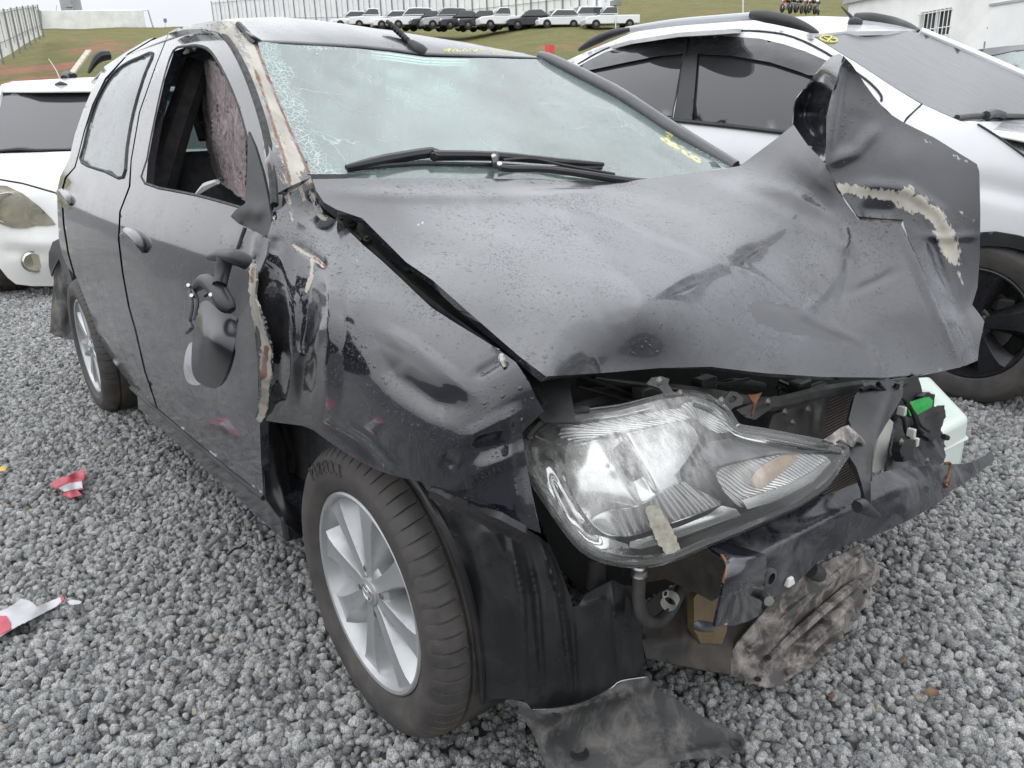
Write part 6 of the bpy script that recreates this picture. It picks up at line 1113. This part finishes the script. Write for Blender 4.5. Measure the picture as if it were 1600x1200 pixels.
mb = MB(); mb.tube([AWS.P(x, y, .03) for x, y in ((-8, 237), (30, 234), (60, 235), (110, 234), (170, 236))], [.012, .02, .014, .012, .012], 8, True, 3); mb.build('windscreen_wiper', M['plastic'], AG, True)
ARS = Surf([(0, 142, 'x', -6.95), (60, 141, 'x', -6.88), (160, 140, 'x', -6.85), (300, 139, 'x', -6.92), (5, 128, 'x', -8.0), (60, 125, 'x', -8.0), (160, 121, 'x', -8.0), (300, 122, 'x', -8.0)], 1e-3)
sheet('roof', [(-4, 143), (2, 132), (20, 127), (60, 125), (110, 122), (160, 120), (300, 122), (305, 141), (160, 142), (60, 143)], ARS, M['offwhite'], AG, 6, .01)
mb = MB(); c = ARS.P(96, 133, .0); mb.tube([c+np.array([0, -.05, -.01]), c, c+np.array([0, .05, .0])], [.02, .035, .01], 8, True, 3); an = mb.build('aerial', M['trim'], AG, True)
mb = MB(); mb.tube([c+np.array([0, 0, .02]), at(89, 112, 'x', -7.5), at(76, 92, 'x', -7.6)], .004, 6); mb.build('aerial_mast', M['steel'], an, True)
mb = MB(); mb.tube([ARS.P(x, y, .0) for x, y in ((100, 122), (106, 118), (116, 119))], [.03, .05, .03], 8); mb.build('roof_bracket', M['trim'], AG, True)
aw = make_wheel(AG, (-6.0, -.80, .30), R=.303, rim_r=.2, spokes=8, rot=.3, emblem=False); aw.rotation_euler = (0, 0, math.radians(-14))
c = copy_tree(aw, AG); c.location = (-8.5, -.78, .30); c.rotation_euler = (0, 0, 0)
for x in (-6.0, -8.5):
    c = copy_tree(aw, AG); c.location = (x, .80, .30); c.rotation_euler = (0, 0, math.pi)
for s in (-.83, .79):
    mb = MB(); mb.prism([(-9.1, .35), (-8.85, .35), (-8.75, .6), (-8.5, .68), (-8.25, .6), (-8.15, .35), (-6.4, .3), (-6.3, .55), (-6.0, .68), (-5.7, .55), (-5.62, .5), (-5.60, .85), (-6.1, 1.0), (-6.5, 1.04), (-6.95, 1.40), (-8.4, 1.42), (-9.1, 1.05)], lambda u, v, t: (u, s+t+(.12 if s < 0 else -.12)*max(0, v-1.0)/.4, v), -.02, .02); mb.build('body_side', M['offwhite'], AG, True, .01)
    mb = MB(); mb.prism([(-6.62, 1.06), (-7.02, 1.36), (-8.3, 1.38), (-8.8, 1.1)], lambda u, v, t: (u, s*1.0+t+(.12 if s < 0 else -.12)*max(0, v-1.0)/.4, v), -.026, .026); mb.build('window_glass', M['tint'], AG)
mb = MB(); mb.prism([(-8.9, .3), (-6.5, .3), (-6.2, .9), (-8.9, .95)], lambda u, v, t: (u, t, v), -.75, .72); mb.build('cabin_core', M['interior'], AG)
mb = MB(); mb.prism([(-5.9, .35), (-5.55, .35), (-5.6, .8), (-5.9, .9)], lambda u, v, t: (u, t, v), -.55, .75); mb.build('engine_core', M['interior'], AG)
mb = MB(); mb.prism([(-9.16, .4), (-9.05, .4), (-9.05, 1.05), (-8.4, 1.42), (-8.5, 1.43), (-9.2, 1.05)], lambda u, v, t: (u, t, v), -.8, .78); mb.build('tailgate', M['offwhite'], AG)
# pale board leaning up behind the white hatchback
mb = MB(); a, b = at(110, 118, 'x', -9.9), at(139, 79, 'x', -10.3); d = (b-a); u = np.cross(d, [0, 0, 1.]); u /= np.linalg.norm(u); g = a-d*(a[2]/d[2])
n_ = np.cross(d, u); n_ /= np.linalg.norm(n_)
V = [p+u*sx*.035+n_*sz*.012 for p in (g, b) for sx, sz in ((-1, -1), (1, -1), (1, 1), (-1, 1))]
mb.add(V, [(3, 2, 1, 0), (4, 5, 6, 7), (0, 1, 5, 4), (1, 2, 6, 5), (2, 3, 7, 6), (3, 0, 4, 7)])
tag(mb.build('wooden_board', M['wood'], None, False, .002), 'pale wooden board leaning up behind the white hatchback roof', 'board')
# ------------------------------------------------------------------ cars parked on the road above the bank
def far_car(kind, px, py, w, yaw, mat, label, sc=1.0):
    p = at(px, py, 'w', w)
    L = {'suv': 4.3, 'pickup': 4.6, 'sedan': 4.4, 'hatch': 3.9, 'van': 4.4}[kind]*sc
    t = thing('parked_car', tuple(p), label, 'car', 'cars parked along the road above the bank', yaw)
    P = {'suv': ([(-.5, .25), (.5, .25), (.51, .55), (.48, .66), (.24, .74), (-.48, .80), (-.51, .5)], [(-.47, .78), (.23, .73), (.09, 1.16), (-.05, 1.2), (-.38, 1.17)]),
         'pickup': ([(-.5, .3), (.5, .28), (.51, .58), (.48, .70), (.24, .78), (-.5, .78)], [(-.10, .76), (.24, .76), (.11, 1.18), (-.02, 1.2), (-.09, 1.16)]),
         'sedan': ([(-.5, .25), (.5, .22), (.51, .48), (.46, .58), (.2, .66), (-.5, .72), (-.51, .45)], [(-.36, .68), (.22, .64), (.06, 1.03), (-.18, 1.05)]),
         'hatch': ([(-.5, .25), (.5, .22), (.51, .5), (.46, .6), (.22, .68), (-.5, .74), (-.51, .45)], [(-.46, .72), (.24, .66), (.07, 1.06), (-.36, 1.06)]),
         'van': ([(-.5, .28), (.5, .25), (.51, .58), (.47, .7), (.3, .78), (-.5, .82), (-.51, .5)], [(-.49, .8), (.3, .76), (.18, 1.24), (-.46, 1.26)])}[kind]
    k = 1.35 if kind != 'sedan' else 1.38
    mb = MB(); mb.prism([(u*L, v*k*.92) for u, v in P[0]], lambda u, v, q: (u, q*(1 if v < .85 else .96), v), -.86, .86); mb.build('body', mat, t, True, .06, local=True, seg=3)
    mb = MB(); pl = [(u*L, v*k*.98) for u, v in P[1]]; mb.prism(pl, lambda u, v, q: (u, q*(.82 if v < 1.1 else .66), v), -1, 1); mb.build('roof', mat, t, True, .05, local=True, seg=3)
    c = np.mean(pl, 0); g = [tuple(c+(np.array(q)-c)*np.array([.90, .74])) for q in pl]
    for s in (-1, 1):
        mb = MB(); mb.prism(g, lambda u, v, q: (u, s*(np.interp(v, [.98, 1.1, 1.6], [.80, .775, .665])+q), v), -.005, .03); mb.build('window', M['tint'], t, False, local=True)
    xs = sorted(pl, key=lambda q: -q[0])[:2]; (ua, va), (ub, vb) = sorted(xs, key=lambda q: q[1])
    mb = MB(); mb.add([(ua+.02, -.72, va+.06), (ua+.02, .72, va+.06), (ub+.03, .6, vb-.02), (ub+.03, -.6, vb-.02)], [(0, 1, 2, 3)]); mb.build('windscreen', M['tint'], t, False, local=True, thick=.02)
    for s in (-1, 1):
        for u in (-.31, .31):
            mb = MB(); mb.lathe([(.0001, -.02), (.19, -.02), (.2, -.0), (.21, -.03), (.31, -.03), (.335, .0), (.335, .18), (.0001, .18)], (u*L, 0, .335), 'y', 24)
            V = [(x, s*(.70+(.17-y)*1.0) if True else y, z) for x, y, z in mb.v]; mb.v = V; wo = mb.build('wheel', M['rubber'], t, True, local=True)
            m2 = MB(); m2.lathe([(.0001, 0), (.13, 0), (.15, .02)], (u*L, 0, .335), 'y', 16); m2.v = [(x, s*(.905-y*.5), z) for x, y, z in m2.v]; m2.build('rim', M['disc'], wo, True, local=True)
        m3 = MB(); m3.box((L*.485, s*.66, .72), (.12, .30, .13)); m3.build('headlight', M['reflector'], t, True, .02, local=True)
    return t
w_, d_, s_ = M['white'], M['dark_paint'], M['silver']
YAW = math.atan2(RT[1], RT[0])+math.pi     # nose towards the left of the view
rowc = [('hatch', 552, 47, 66, .30, w_, 'white hatchback at the far left end of the parked row'), ('pickup', 584, 47, 65, .35, w_, 'small white pickup second from the left end of the parked row'),
        ('hatch', 616, 47.5, 64, .30, w_, 'white hatchback just behind the black car aerial'), ('suv', 645, 47, 63, .25, w_, 'tall white wagon with dark windows between the aerial and a silver car'),
        ('hatch', 672, 48, 63, .45, M['dark_paint'], 'dark small car squeezed between two pale cars in the row'), ('suv', 697, 47.5, 62, .3, s_, 'silver wagon with roof rails in the parked row'),
        ('sedan', 722, 48.5, 62, .4, d_, 'dark blue sedan right of the silver wagon'), ('sedan', 752, 48.5, 61.5, .3, d_, 'long dark sedan left of the white double cab pickup'),
        ('pickup', 786, 47.5, 61, .35, w_, 'white pickup with black bed between two dark cars'), ('sedan', 829, 47.5, 61, .25, d_, 'black sedan between two white cars in the row'),
        ('hatch', 869, 47, 61, .35, w_, 'white hatchback right of the black sedan'), ('van', 915, 47, 62.5, .3, w_, 'tall white wagon partly hidden by the last white pickup'),
        ('pickup', 953, 47, 60, .15, w_, 'white pickup at the right end of the parked row')]
for kd, px, py, w, dy, m, lab in rowc: far_car(kd, px, py, w, YAW+dy, m, lab, .92)
# ------------------------------------------------------------------ fences, wall, tower
def fence(name, label, cat, pts, h, panel, group=None, n=20, post=.09, rails=2, ph=None, mesh=True):
    """pts: (px, py, w) along the foot of the fence"""
    P = catmull([at(*q[:2], 'w', q[2]) for q in pts], 12); P = np.array(P); cum = np.r_[0, np.cumsum(np.linalg.norm(np.diff(P, axis=0), axis=1))]
    S_ = np.linspace(0, cum[-1], n); Q = np.array([[np.interp(s, cum, P[:, k]) for k in range(3)] for s in S_])
    t = thing(name, tuple(Q[0]), label, cat, group)
    for i in range(n):
        mb = MB(); mb.box(Q[i]+np.array([0, 0, h*.5-.3]), (post, post, h*1.05+.6)); mb.build('post', M['post'], t)
        if i < n-1:
            a, b = Q[i], Q[i+1]; d = b-a; nn = np.cross(d, [0, 0, 1.]); nn /= np.linalg.norm(nn)
            if nn @ (CAM-a) > 0: nn = -nn
            o_ = nn*.10
            mb = MB(); V = []
            for off in (o_, o_+nn*.06):
                V += [a+off-[0, 0, .4], b+off-[0, 0, .4], b+off+[0, 0, h], a+off+[0, 0, h]]
            mb.add(V, [(0, 1, 2, 3), (7, 6, 5, 4), (0, 4, 5, 1), (3, 2, 6, 7), (1, 5, 6, 2), (0, 3, 7, 4)]); mb.build('panel', M[panel], t)
            for k in range(rails):
                z = h*(.18+.74*k/max(1, rails-1)); mb = MB(); mb.tube([a+np.array([0, 0, z]), b+np.array([0, 0, z])], .022, 5, True, 0); mb.build('rail', M['post'], t)
            if mesh:
                m_ = (a+b)/2; mb = MB(); mb.box(m_+np.array([0, 0, h*.5]), (.03, .03, h)); mb.build('stay', M['post'], t)
    return t
fence('boundary_fence', 'long white panel fence with grey posts on top of the grassy bank', 'fence', [(335, 40, 118), (420, 36, 108), (540, 35, 96), (640, 33, 86), (760, 23, 76), (880, 11, 66), (960, 2, 60)], 3.3, 'panel', None, 34)
fence('side_fence', 'white panel fence with grey posts running down the bank at the left edge', 'fence', [(66, 46, 62), (40, 58, 50), (10, 75, 40), (-40, 92, 34), (-120, 120, 28)], 1.75, 'panel', None, 11, .09)
def slab(px0, px1, py0, py1, w0, w1, depth, name, mat, label, cat):
    a, b = at(px0, py1, 'w', w0), at(px1, py1, 'w', w1); top = at(px0, py0, 'w', w0)[2]; topb = at(px1, py0, 'w', w1)[2]
    d = b-a; nn = np.cross(d, [0, 0, 1.]); nn /= np.linalg.norm(nn); nn = -nn if nn @ (CAM-a) > 0 else nn
    V = []
    for o_ in (0, depth):
        V += [a+nn*o_-[0, 0, .8], b+nn*o_-[0, 0, .8], np.array([*(b+nn*o_)[:2], topb]), np.array([*(a+nn*o_)[:2], top])]
    t = thing(name, tuple(a), label, cat)
    mb = MB(); mb.add(V, [(0, 1, 2, 3), (7, 6, 5, 4), (0, 4, 5, 1), (3, 2, 6, 7), (1, 5, 6, 2), (0, 3, 7, 4)]); mb.build('wall', M[mat], t)
    return t, a, b, top, topb, nn
t, a, b, top, topb, nn = slab(62, 229, 18, 46, 74, 80, 3.0, 'white_shed', 'wall_white', 'long low white shed on top of the grassy bank at left', 'building')
mb = MB(); mb.tube([at(62, 18, 'w', 73.9), at(229, 15.5, 'w', 79.9)], .06, 6, True, 0); mb.build('roof_edge', M['panel'], t)
mb = MB(); mb.tube([at(231, 16, 'w', 79.5), at(239, 42, 'w', 79)], .07, 6, True, 0); mb.build('downpipe', M['post'], t)
mb = MB(); mb.tube([at(60, 17, 'w', 73.5), at(62, 46, 'w', 73.5)], .25, 6, True, 0); mb.build('corner_post', M['post'], t)
t, a, b, top, topb, nn = slab(96, 114, -40, 18, 120, 120, 3.0, 'water_tower', 'wall_grey', 'pale tower rising behind the white shed at top left', 'tower')
for yy in (4, 11, -3):
    mb = MB(); mb.tube([at(103, yy, 'w', 119.8), at(113, yy, 'w', 119.8)], .12, 6, True, 0); mb.build('ledge', M['post'], t)
mb = MB(); mb.tube([at(116, 16, 'w', 119), at(113, -40, 'w', 119)], .12, 6, True, 0); mb.build('ladder', M['post'], t)
def pole(px, y0, y1, w, r, label, name='lamp_post', box=None):
    t = thing(name, tuple(at(px, y1, 'w', w)), label, 'pole'); mb = MB(); mb.tube([at(px, y1+4, 'w', w), at(px, y0, 'w', w)], r, 8, True, 0); mb.build('shaft', M['steel'], t, True)
    if box:
        mb = MB(); mb.box(at(px, y0+2, 'w', w), box); mb.build('lamp_head', M['post'], t)
    return t
pole(258, 30, 44, 95, .06, 'small thin pole standing on the skyline left of the black roof', box=(.4, .3, .4))
pole(962, 3, 46, 59, .05, 'thin grey lamp post beside the last white pickup', box=(.7, .5, .35))
pole(1161, -20, 28, 55, .05, 'thin pale pole rising behind the crossover roof')
pole(1372 if False else 88, 8, 18, 119, .06, 'thin mast beside the pale tower at top left')
# red marker flag at the foot of the bank
t = thing('marker_flag', tuple(at(860, 96, 'w', 36)), 'small red marker flag stuck in the earth of the bank', 'flag')
mb = MB(); mb.box(at(859, 77, 'w', 36), (.30, .34, .36)); mb.build('cloth', M['red_flag'], t); mb = MB(); mb.tube([at(858, 100, 'w', 36), at(858, 80, 'w', 36)], .02, 6, True, 0); mb.build('stake', M['wood'], t)
# ------------------------------------------------------------------ white building with barred window on the right
A = at(1321, 60, 'w', 25); B = at(1700, 60, 'w', 17.5)
BD = thing('white_building', (A[0], A[1], 0), 'low white building with a barred window behind the crossover', 'building')
def on_wall(px, py, off=0):
    n_ = np.cross(B-A, [0, 0, 1.]); n_ /= np.linalg.norm(n_); n_ = n_ if n_ @ (CAM-A) > 0 else -n_
    d = ray(px, py); s = ((A-CAM) @ n_)/(d @ n_); return CAM+d*s+n_*off
tl, tr = on_wall(1321, 7), on_wall(1760, -60); h = tl[2]
n_ = np.cross(B-A, [0, 0, 1.]); n_ /= np.linalg.norm(n_); n_ = n_ if n_ @ (CAM-A) > 0 else -n_
W0, W1, W2, W3 = on_wall(1438, 20), on_wall(1487, 17), on_wall(1484, 57), on_wall(1440, 49)
u = B-A; u[2] = 0; Lw = np.linalg.norm(u); u /= Lw; O = np.array([A[0], A[1], 0.])
def loc(p): return ((p-O) @ u, p[2])
x0, x1 = loc(W0)[0], loc(W1)[0]; z1, z0 = max(loc(W0)[1], loc(W1)[1]), min(loc(W2)[1], loc(W3)[1])
def bx(name, xa, xb, za, zb, d0, d1, mat, par):
    mb = MB(); V = [O+u*x+n_*d+np.array([0, 0, z]) for d in (d0, d1) for x, z in ((xa, za), (xb, za), (xb, zb), (xa, zb))]
    mb.add(V, [(0, 1, 2, 3), (7, 6, 5, 4), (0, 4, 5, 1), (3, 2, 6, 7), (1, 5, 6, 2), (0, 3, 7, 4)]); return mb.build(name, M[mat], par)
Lb = Lw+4
mb = MB()
for xa, xb, za, zb in ((0, x0, -.5, h), (x1, Lb, -.5, h), (x0, x1, -.5, z0), (x0, x1, z1, h)):
    V = [O+u*x+n_*d+np.array([0, 0, z]) for d in (-.2, 0) for x, z in ((xa, za), (xb, za), (xb, zb), (xa, zb))]
    mb.add(V, [(0, 1, 2, 3), (7, 6, 5, 4), (0, 4, 5, 1), (3, 2, 6, 7), (1, 5, 6, 2), (0, 3, 7, 4)])
mb.build('wall', M['wall_white'], BD)
bx('roof_slab', -.15, Lb, h, h+.22, -5, .12, 'wall_grey', BD)
bx('side_wall', 0, .2, -.5, h, -5, -.205, 'wall_white', BD)
wn = bx('window', x0, x1, z0, z1, -.17, -.15, 'tint', BD)
fr = .045
for a_, b_, c_, d_ in ((x0, x1, z0, z0+fr), (x0, x1, z1-fr, z1), (x0, x0+fr, z0+fr, z1-fr), (x1-fr, x1, z0+fr, z1-fr), ((x0+x1)/2-.03, (x0+x1)/2+.03, z0+fr, z1-fr)): bx('window_frame', a_, b_, c_, d_, -.145, -.08, 'panel', wn)
for k in range(8):
    xx = x0+(x1-x0)*(k+.5)/8; mb = MB(); mb.tube([O+u*xx+n_*.03+np.array([0, 0, z0-.02]), O+u*xx+n_*.03+np.array([0, 0, z1+.02])], .013, 6, True, 0); mb.build('window_bar', M['panel'], wn)
for zz in (z0+.05, z0+(z1-z0)*.35, z1-.05):
    mb = MB(); mb.tube([O+u*(x0-.05)+n_*.03+np.array([0, 0, zz]), O+u*(x1+.05)+n_*.03+np.array([0, 0, zz])], .013, 6, True, 0); mb.build('window_bar', M['panel'], wn)
D0, D1 = loc(on_wall(1551, 12))[0], loc(on_wall(1612, 3))[0]; dz = loc(on_wall(1551, 10))[1]
bx('door', D0, D1, 0, dz, .003, .05, 'panel', BD); bx('door_head', D0-.05, D1+.05, dz, dz+.06, .003, .08, 'wall_grey', BD)
mb = MB(); mb.tube([on_wall(1544, 43, .03), on_wall(1552, 58, .03), on_wall(1559, 69, .03)], .012, 5); mb.build('cable', M['post'], BD)
mb = MB(); mb.tube([on_wall(1541, 65, .03), on_wall(1540, 76, .03)], .03, 6); mb.build('conduit', M['post'], BD)
bx('yellow_tank', .9, 2.6, h+.22, h+.62, -2.0, -1.4, 'yellow', BD)
# ------------------------------------------------------------------ heap of motorcycles at the foot of the bank
rs = random.Random(5)
for k, (px, py) in enumerate(((1228, 17), (1238, 16), (1248, 17), (1258, 18), (1268, 18), (1277, 19))):
    p = at(px, py+4, 'w', 58); lab = ['leftmost motorcycle of the dark row above the crossover roof', 'second motorcycle from the left in the dark row', 'third motorcycle from the left in the dark row', 'fourth motorcycle from the left in the dark row', 'fifth motorcycle from the left in the dark row', 'rightmost motorcycle of the dark row beyond the crossover'][k]
    t = thing('motorcycle', tuple(p), lab, 'motorcycle', 'motorcycles lined up on the bank', YAW+rs.uniform(.1, 1.2))
    for x in (-.62, .62):
        mb = MB(); mb.lathe([(.20, -.04), (.29, -.05), (.31, 0), (.29, .05), (.20, .04)], (x, 0, .31), 'y', 18); wl = mb.build('wheel', M['tyre'], t, True, local=True)
        mb = MB(); mb.lathe([(.02, -.02), (.2, -.015), (.2, .015), (.02, .02)], (x, 0, .31), 'y', 14); mb.build('rim', M['steel'], wl, True, local=True)
    mb = MB(); mb.tube([(.55, 0, .62), (.28, 0, .92), (0, 0, .88)], [.05, .14, .1], 8); mb.build('fuel_tank', M['dark_paint'] if k % 3 else M['red_plastic'], t, True, local=True)
    mb = MB(); mb.tube([(0, 0, .82), (-.4, 0, .84), (-.75, 0, .92)], [.1, .12, .06], 8); mb.build('seat', M['seat'], t, True, local=True)
    mb = MB(); mb.box((0, 0, .45), (.42, .28, .36)); mb.build('engine', M['steel'], t, False, .03, local=True)
    mb = MB(); mb.tube([(.62, 0, .31), (.42, 0, .98)], .035, 6, True, 0); mb.tube([(.38, -.36, 1.08), (.43, 0, 1.0), (.38, .36, 1.08)], .02, 6); mb.build('handlebar', M['chrome'], t, True, local=True)
    mb = MB(); mb.lathe([(.0001, .06), (.09, .05), (.1, 0), (.06, -.1)], (.56, 0, .88), 'x', 12); mb.build('headlight', M['reflector'], t, True, local=True)
# ------------------------------------------------------------------ dark car with a broken screen, far right
DC = thing('dark_car', tuple(at(1640, 110, 'w', 9)), 'dark car with a shattered windscreen at the right edge behind the crossover', 'car')
DS = Surf([(1528, 78, 'w', 11.), (1600, 69, 'w', 10.2), (1700, 66, 'w', 9.6), (1560, 100, 'w', 10.4), (1600, 110, 'w', 9.6), (1700, 140, 'w', 8.8), (1700, 200, 'w', 8.4), (1600, 170, 'w', 9.), (1800, 66, 'w', 9.), (1800, 200, 'w', 8.)], 1e-3)
sheet('roof', [(1526, 78), (1545, 75), (1570, 72), (1600, 69.5), (1700, 66), (1790, 70), (1790, 82), (1700, 76), (1620, 76), (1585, 79), (1562, 84), (1546, 87)], DS, M['dark_paint'], DC, 6, .05)
sheet('windscreen', [(1548, 88), (1562, 85), (1585, 80), (1620, 77), (1700, 77), (1790, 83), (1790, 150), (1700, 136), (1640, 122), (1600, 110), (1570, 98)], DS, M['windshield'], DC, 6, .01, attrs=dict(shatter=[([(1590, 92), (1605, 100), (1640, 105)], 30, 1.)]), off=-.02)
sheet('body', [(1522, 82), (1546, 89), (1570, 99), (1600, 111), (1640, 123), (1700, 137), (1790, 151), (1800, 220), (1700, 210), (1600, 180), (1540, 120)], DS, M['dark_paint'], DC, 8, .05)
mb = MB(); c0 = DS.P(1650, 150, -.6); mb.box(c0, (.7, .7, .5)); mb.build('cabin_core', M['interior'], DC)
# ------------------------------------------------------------------ small things on the gravel
JG = [(at(1412, 590, 'z', .235)), ]
J = thing('plastic_reservoir', tuple(at(1470, 690, 'z', .0)), 'milky green plastic fluid reservoir standing on the gravel beside the bumper beam', 'container')
JS = Surf([(1408, 588, 'z', .24), (1456, 586, 'z', .24), (1515, 648, 'z', .20), (1480, 668, 'z', .20), (1420, 672, 'z', .22), (1513, 672, 'z', .11), (1470, 702, 'z', .04), (1420, 690, 'z', .12)], 1e-3)
a, b, c, d = at(1396, 590, 'z', .22), at(1455, 586, 'z', .22), at(1516, 650, 'z', .20), at(1462, 676, 'z', .20)
dn = np.array([0, 0, -.19])
mb = MB(); mb.add([a, b, c, d, a+dn, b+dn, c+dn, d+dn], [(0, 1, 2, 3), (7, 6, 5, 4), (0, 4, 5, 1), (1, 5, 6, 2), (2, 6, 7, 3), (3, 7, 4, 0)]); mb.build('tank', M['jug'], J, True, .022, seg=4)
def lerp(p, q, t): return p+(q-p)*t
m0 = lerp(lerp(a, d, .45), lerp(b, c, .45), .25)
mb = MB(); mb.lathe([(.045, -.01), (.045, .018), (.030, .022), (.0001, .022)], tuple(m0), 'z', 24); mb.build('filler_cap', M['white_plastic'], J, True)
mb = MB(); mb.tube([p+dn*.42 for p in (a, b, c, d, a)], .006, 6, False, 0); mb.build('seam', M['jug'], J, True)
# red and white plastic scrap
def scrap(name, outline, z, mat, label, cat, dz=.02, seed=1):
    sf = Surf([(x, y, 'z', z+dz*(i % 3)/2) for i, (x, y) in enumerate(outline)], 1e-3)
    return sheet(name, outline, sf, M[mat], None, 4, .002, noise=.004, nscale=14, seed=seed, jag=.3), sf
o, sf = scrap('lens_shard', [(78, 755), (90, 748), (108, 742), (122, 736), (128, 730), (133, 740), (136, 746), (128, 752), (130, 764), (122, 766), (128, 773), (110, 778), (98, 774), (100, 766), (86, 762)], .03, 'red_plastic', '', '', .03)
tag(o, 'broken red and white plastic lamp shard lying on the gravel by the wreck', 'plastic shard'); o.name = 'lamp_shard'
sheet('white_facet', [(92, 762), (110, 754), (128, 752), (129, 762), (110, 766), (100, 768)], sf, M['tape_white'], o, 3, .002, off=.006)
o, sf = scrap('barrier_tape', [(-60, 985), (-10, 958), (12, 950), (34, 935), (46, 938), (56, 948), (72, 942), (96, 932), (99, 935), (90, 946), (60, 962), (20, 982), (-10, 1000), (-60, 1012)], .025, 'tape_white', '', '', .015, 4)
tag(o, 'crumpled strip of white plastic tape with a red end at the left edge', 'tape')
sheet('red_stripe', [(-60, 984), (-10, 962), (10, 962), (16, 972), (17, 982), (4, 990), (-10, 998), (-60, 1014)], sf, M['red_plastic'], o, 4, .002, off=.004)
sheet('red_fold', [(94, 933), (99, 932), (101, 937), (96, 940)], sf, M['red_plastic'], o, 2, .002, off=.004)
o, sf = scrap('grey_shard', [(104, 940), (114, 937), (126, 941), (122, 945), (108, 945)], .03, 'tape_white', '', '', .01); tag(o, 'small pale plastic shard right of the white tape', 'plastic shard')
mb = MB(); mb.tube([at(322, 856, 'z', .025), at(334, 846, 'z', .03), at(350, 834, 'z', .03)], [.006, .008, .006], 8); tag(mb.build('stick', M['twig'], None, True), 'short grey stick lying on the gravel left of the front wheel', 'stick')
mb = MB(); mb.tube([at(355, 868, 'z', .03), at(366, 858, 'z', .032), at(375, 856, 'z', .03), at(386, 848, 'z', .03)], [.002, .003, .003, .002], 6); tag(mb.build('twig', M['rubber'], None, True), 'thin black twig beside the short grey stick', 'twig')
def leaf(outline, mat, label, z=.035):
    sf = Surf([(x, y, 'z', z+.008*(i % 2)) for i, (x, y) in enumerate(outline)], 1e-3)
    o = sheet('fallen_leaf', outline, sf, M[mat], None, 3, .001); tag(o, label, 'leaf', 'leaves lying on the gravel')
leaf([(1440, 1083), (1452, 1072), (1466, 1078), (1468, 1086), (1454, 1088)], 'leaf', 'larger brown dry leaf lying on the gravel right of the undertray')
leaf([(1294, 1084), (1302, 1080), (1306, 1088), (1298, 1092)], 'leaf', 'small brown leaf near the tip of the muddy undertray')
leaf([(1404, 1030), (1412, 1026), (1418, 1032), (1408, 1036)], 'leaf', 'tiny brown leaf above the larger brown leaf')
leaf([(-6, 733), (4, 728), (12, 729), (8, 735), (-2, 737)], 'yellow_leaf', 'yellow leaf at the left edge above the white tape')
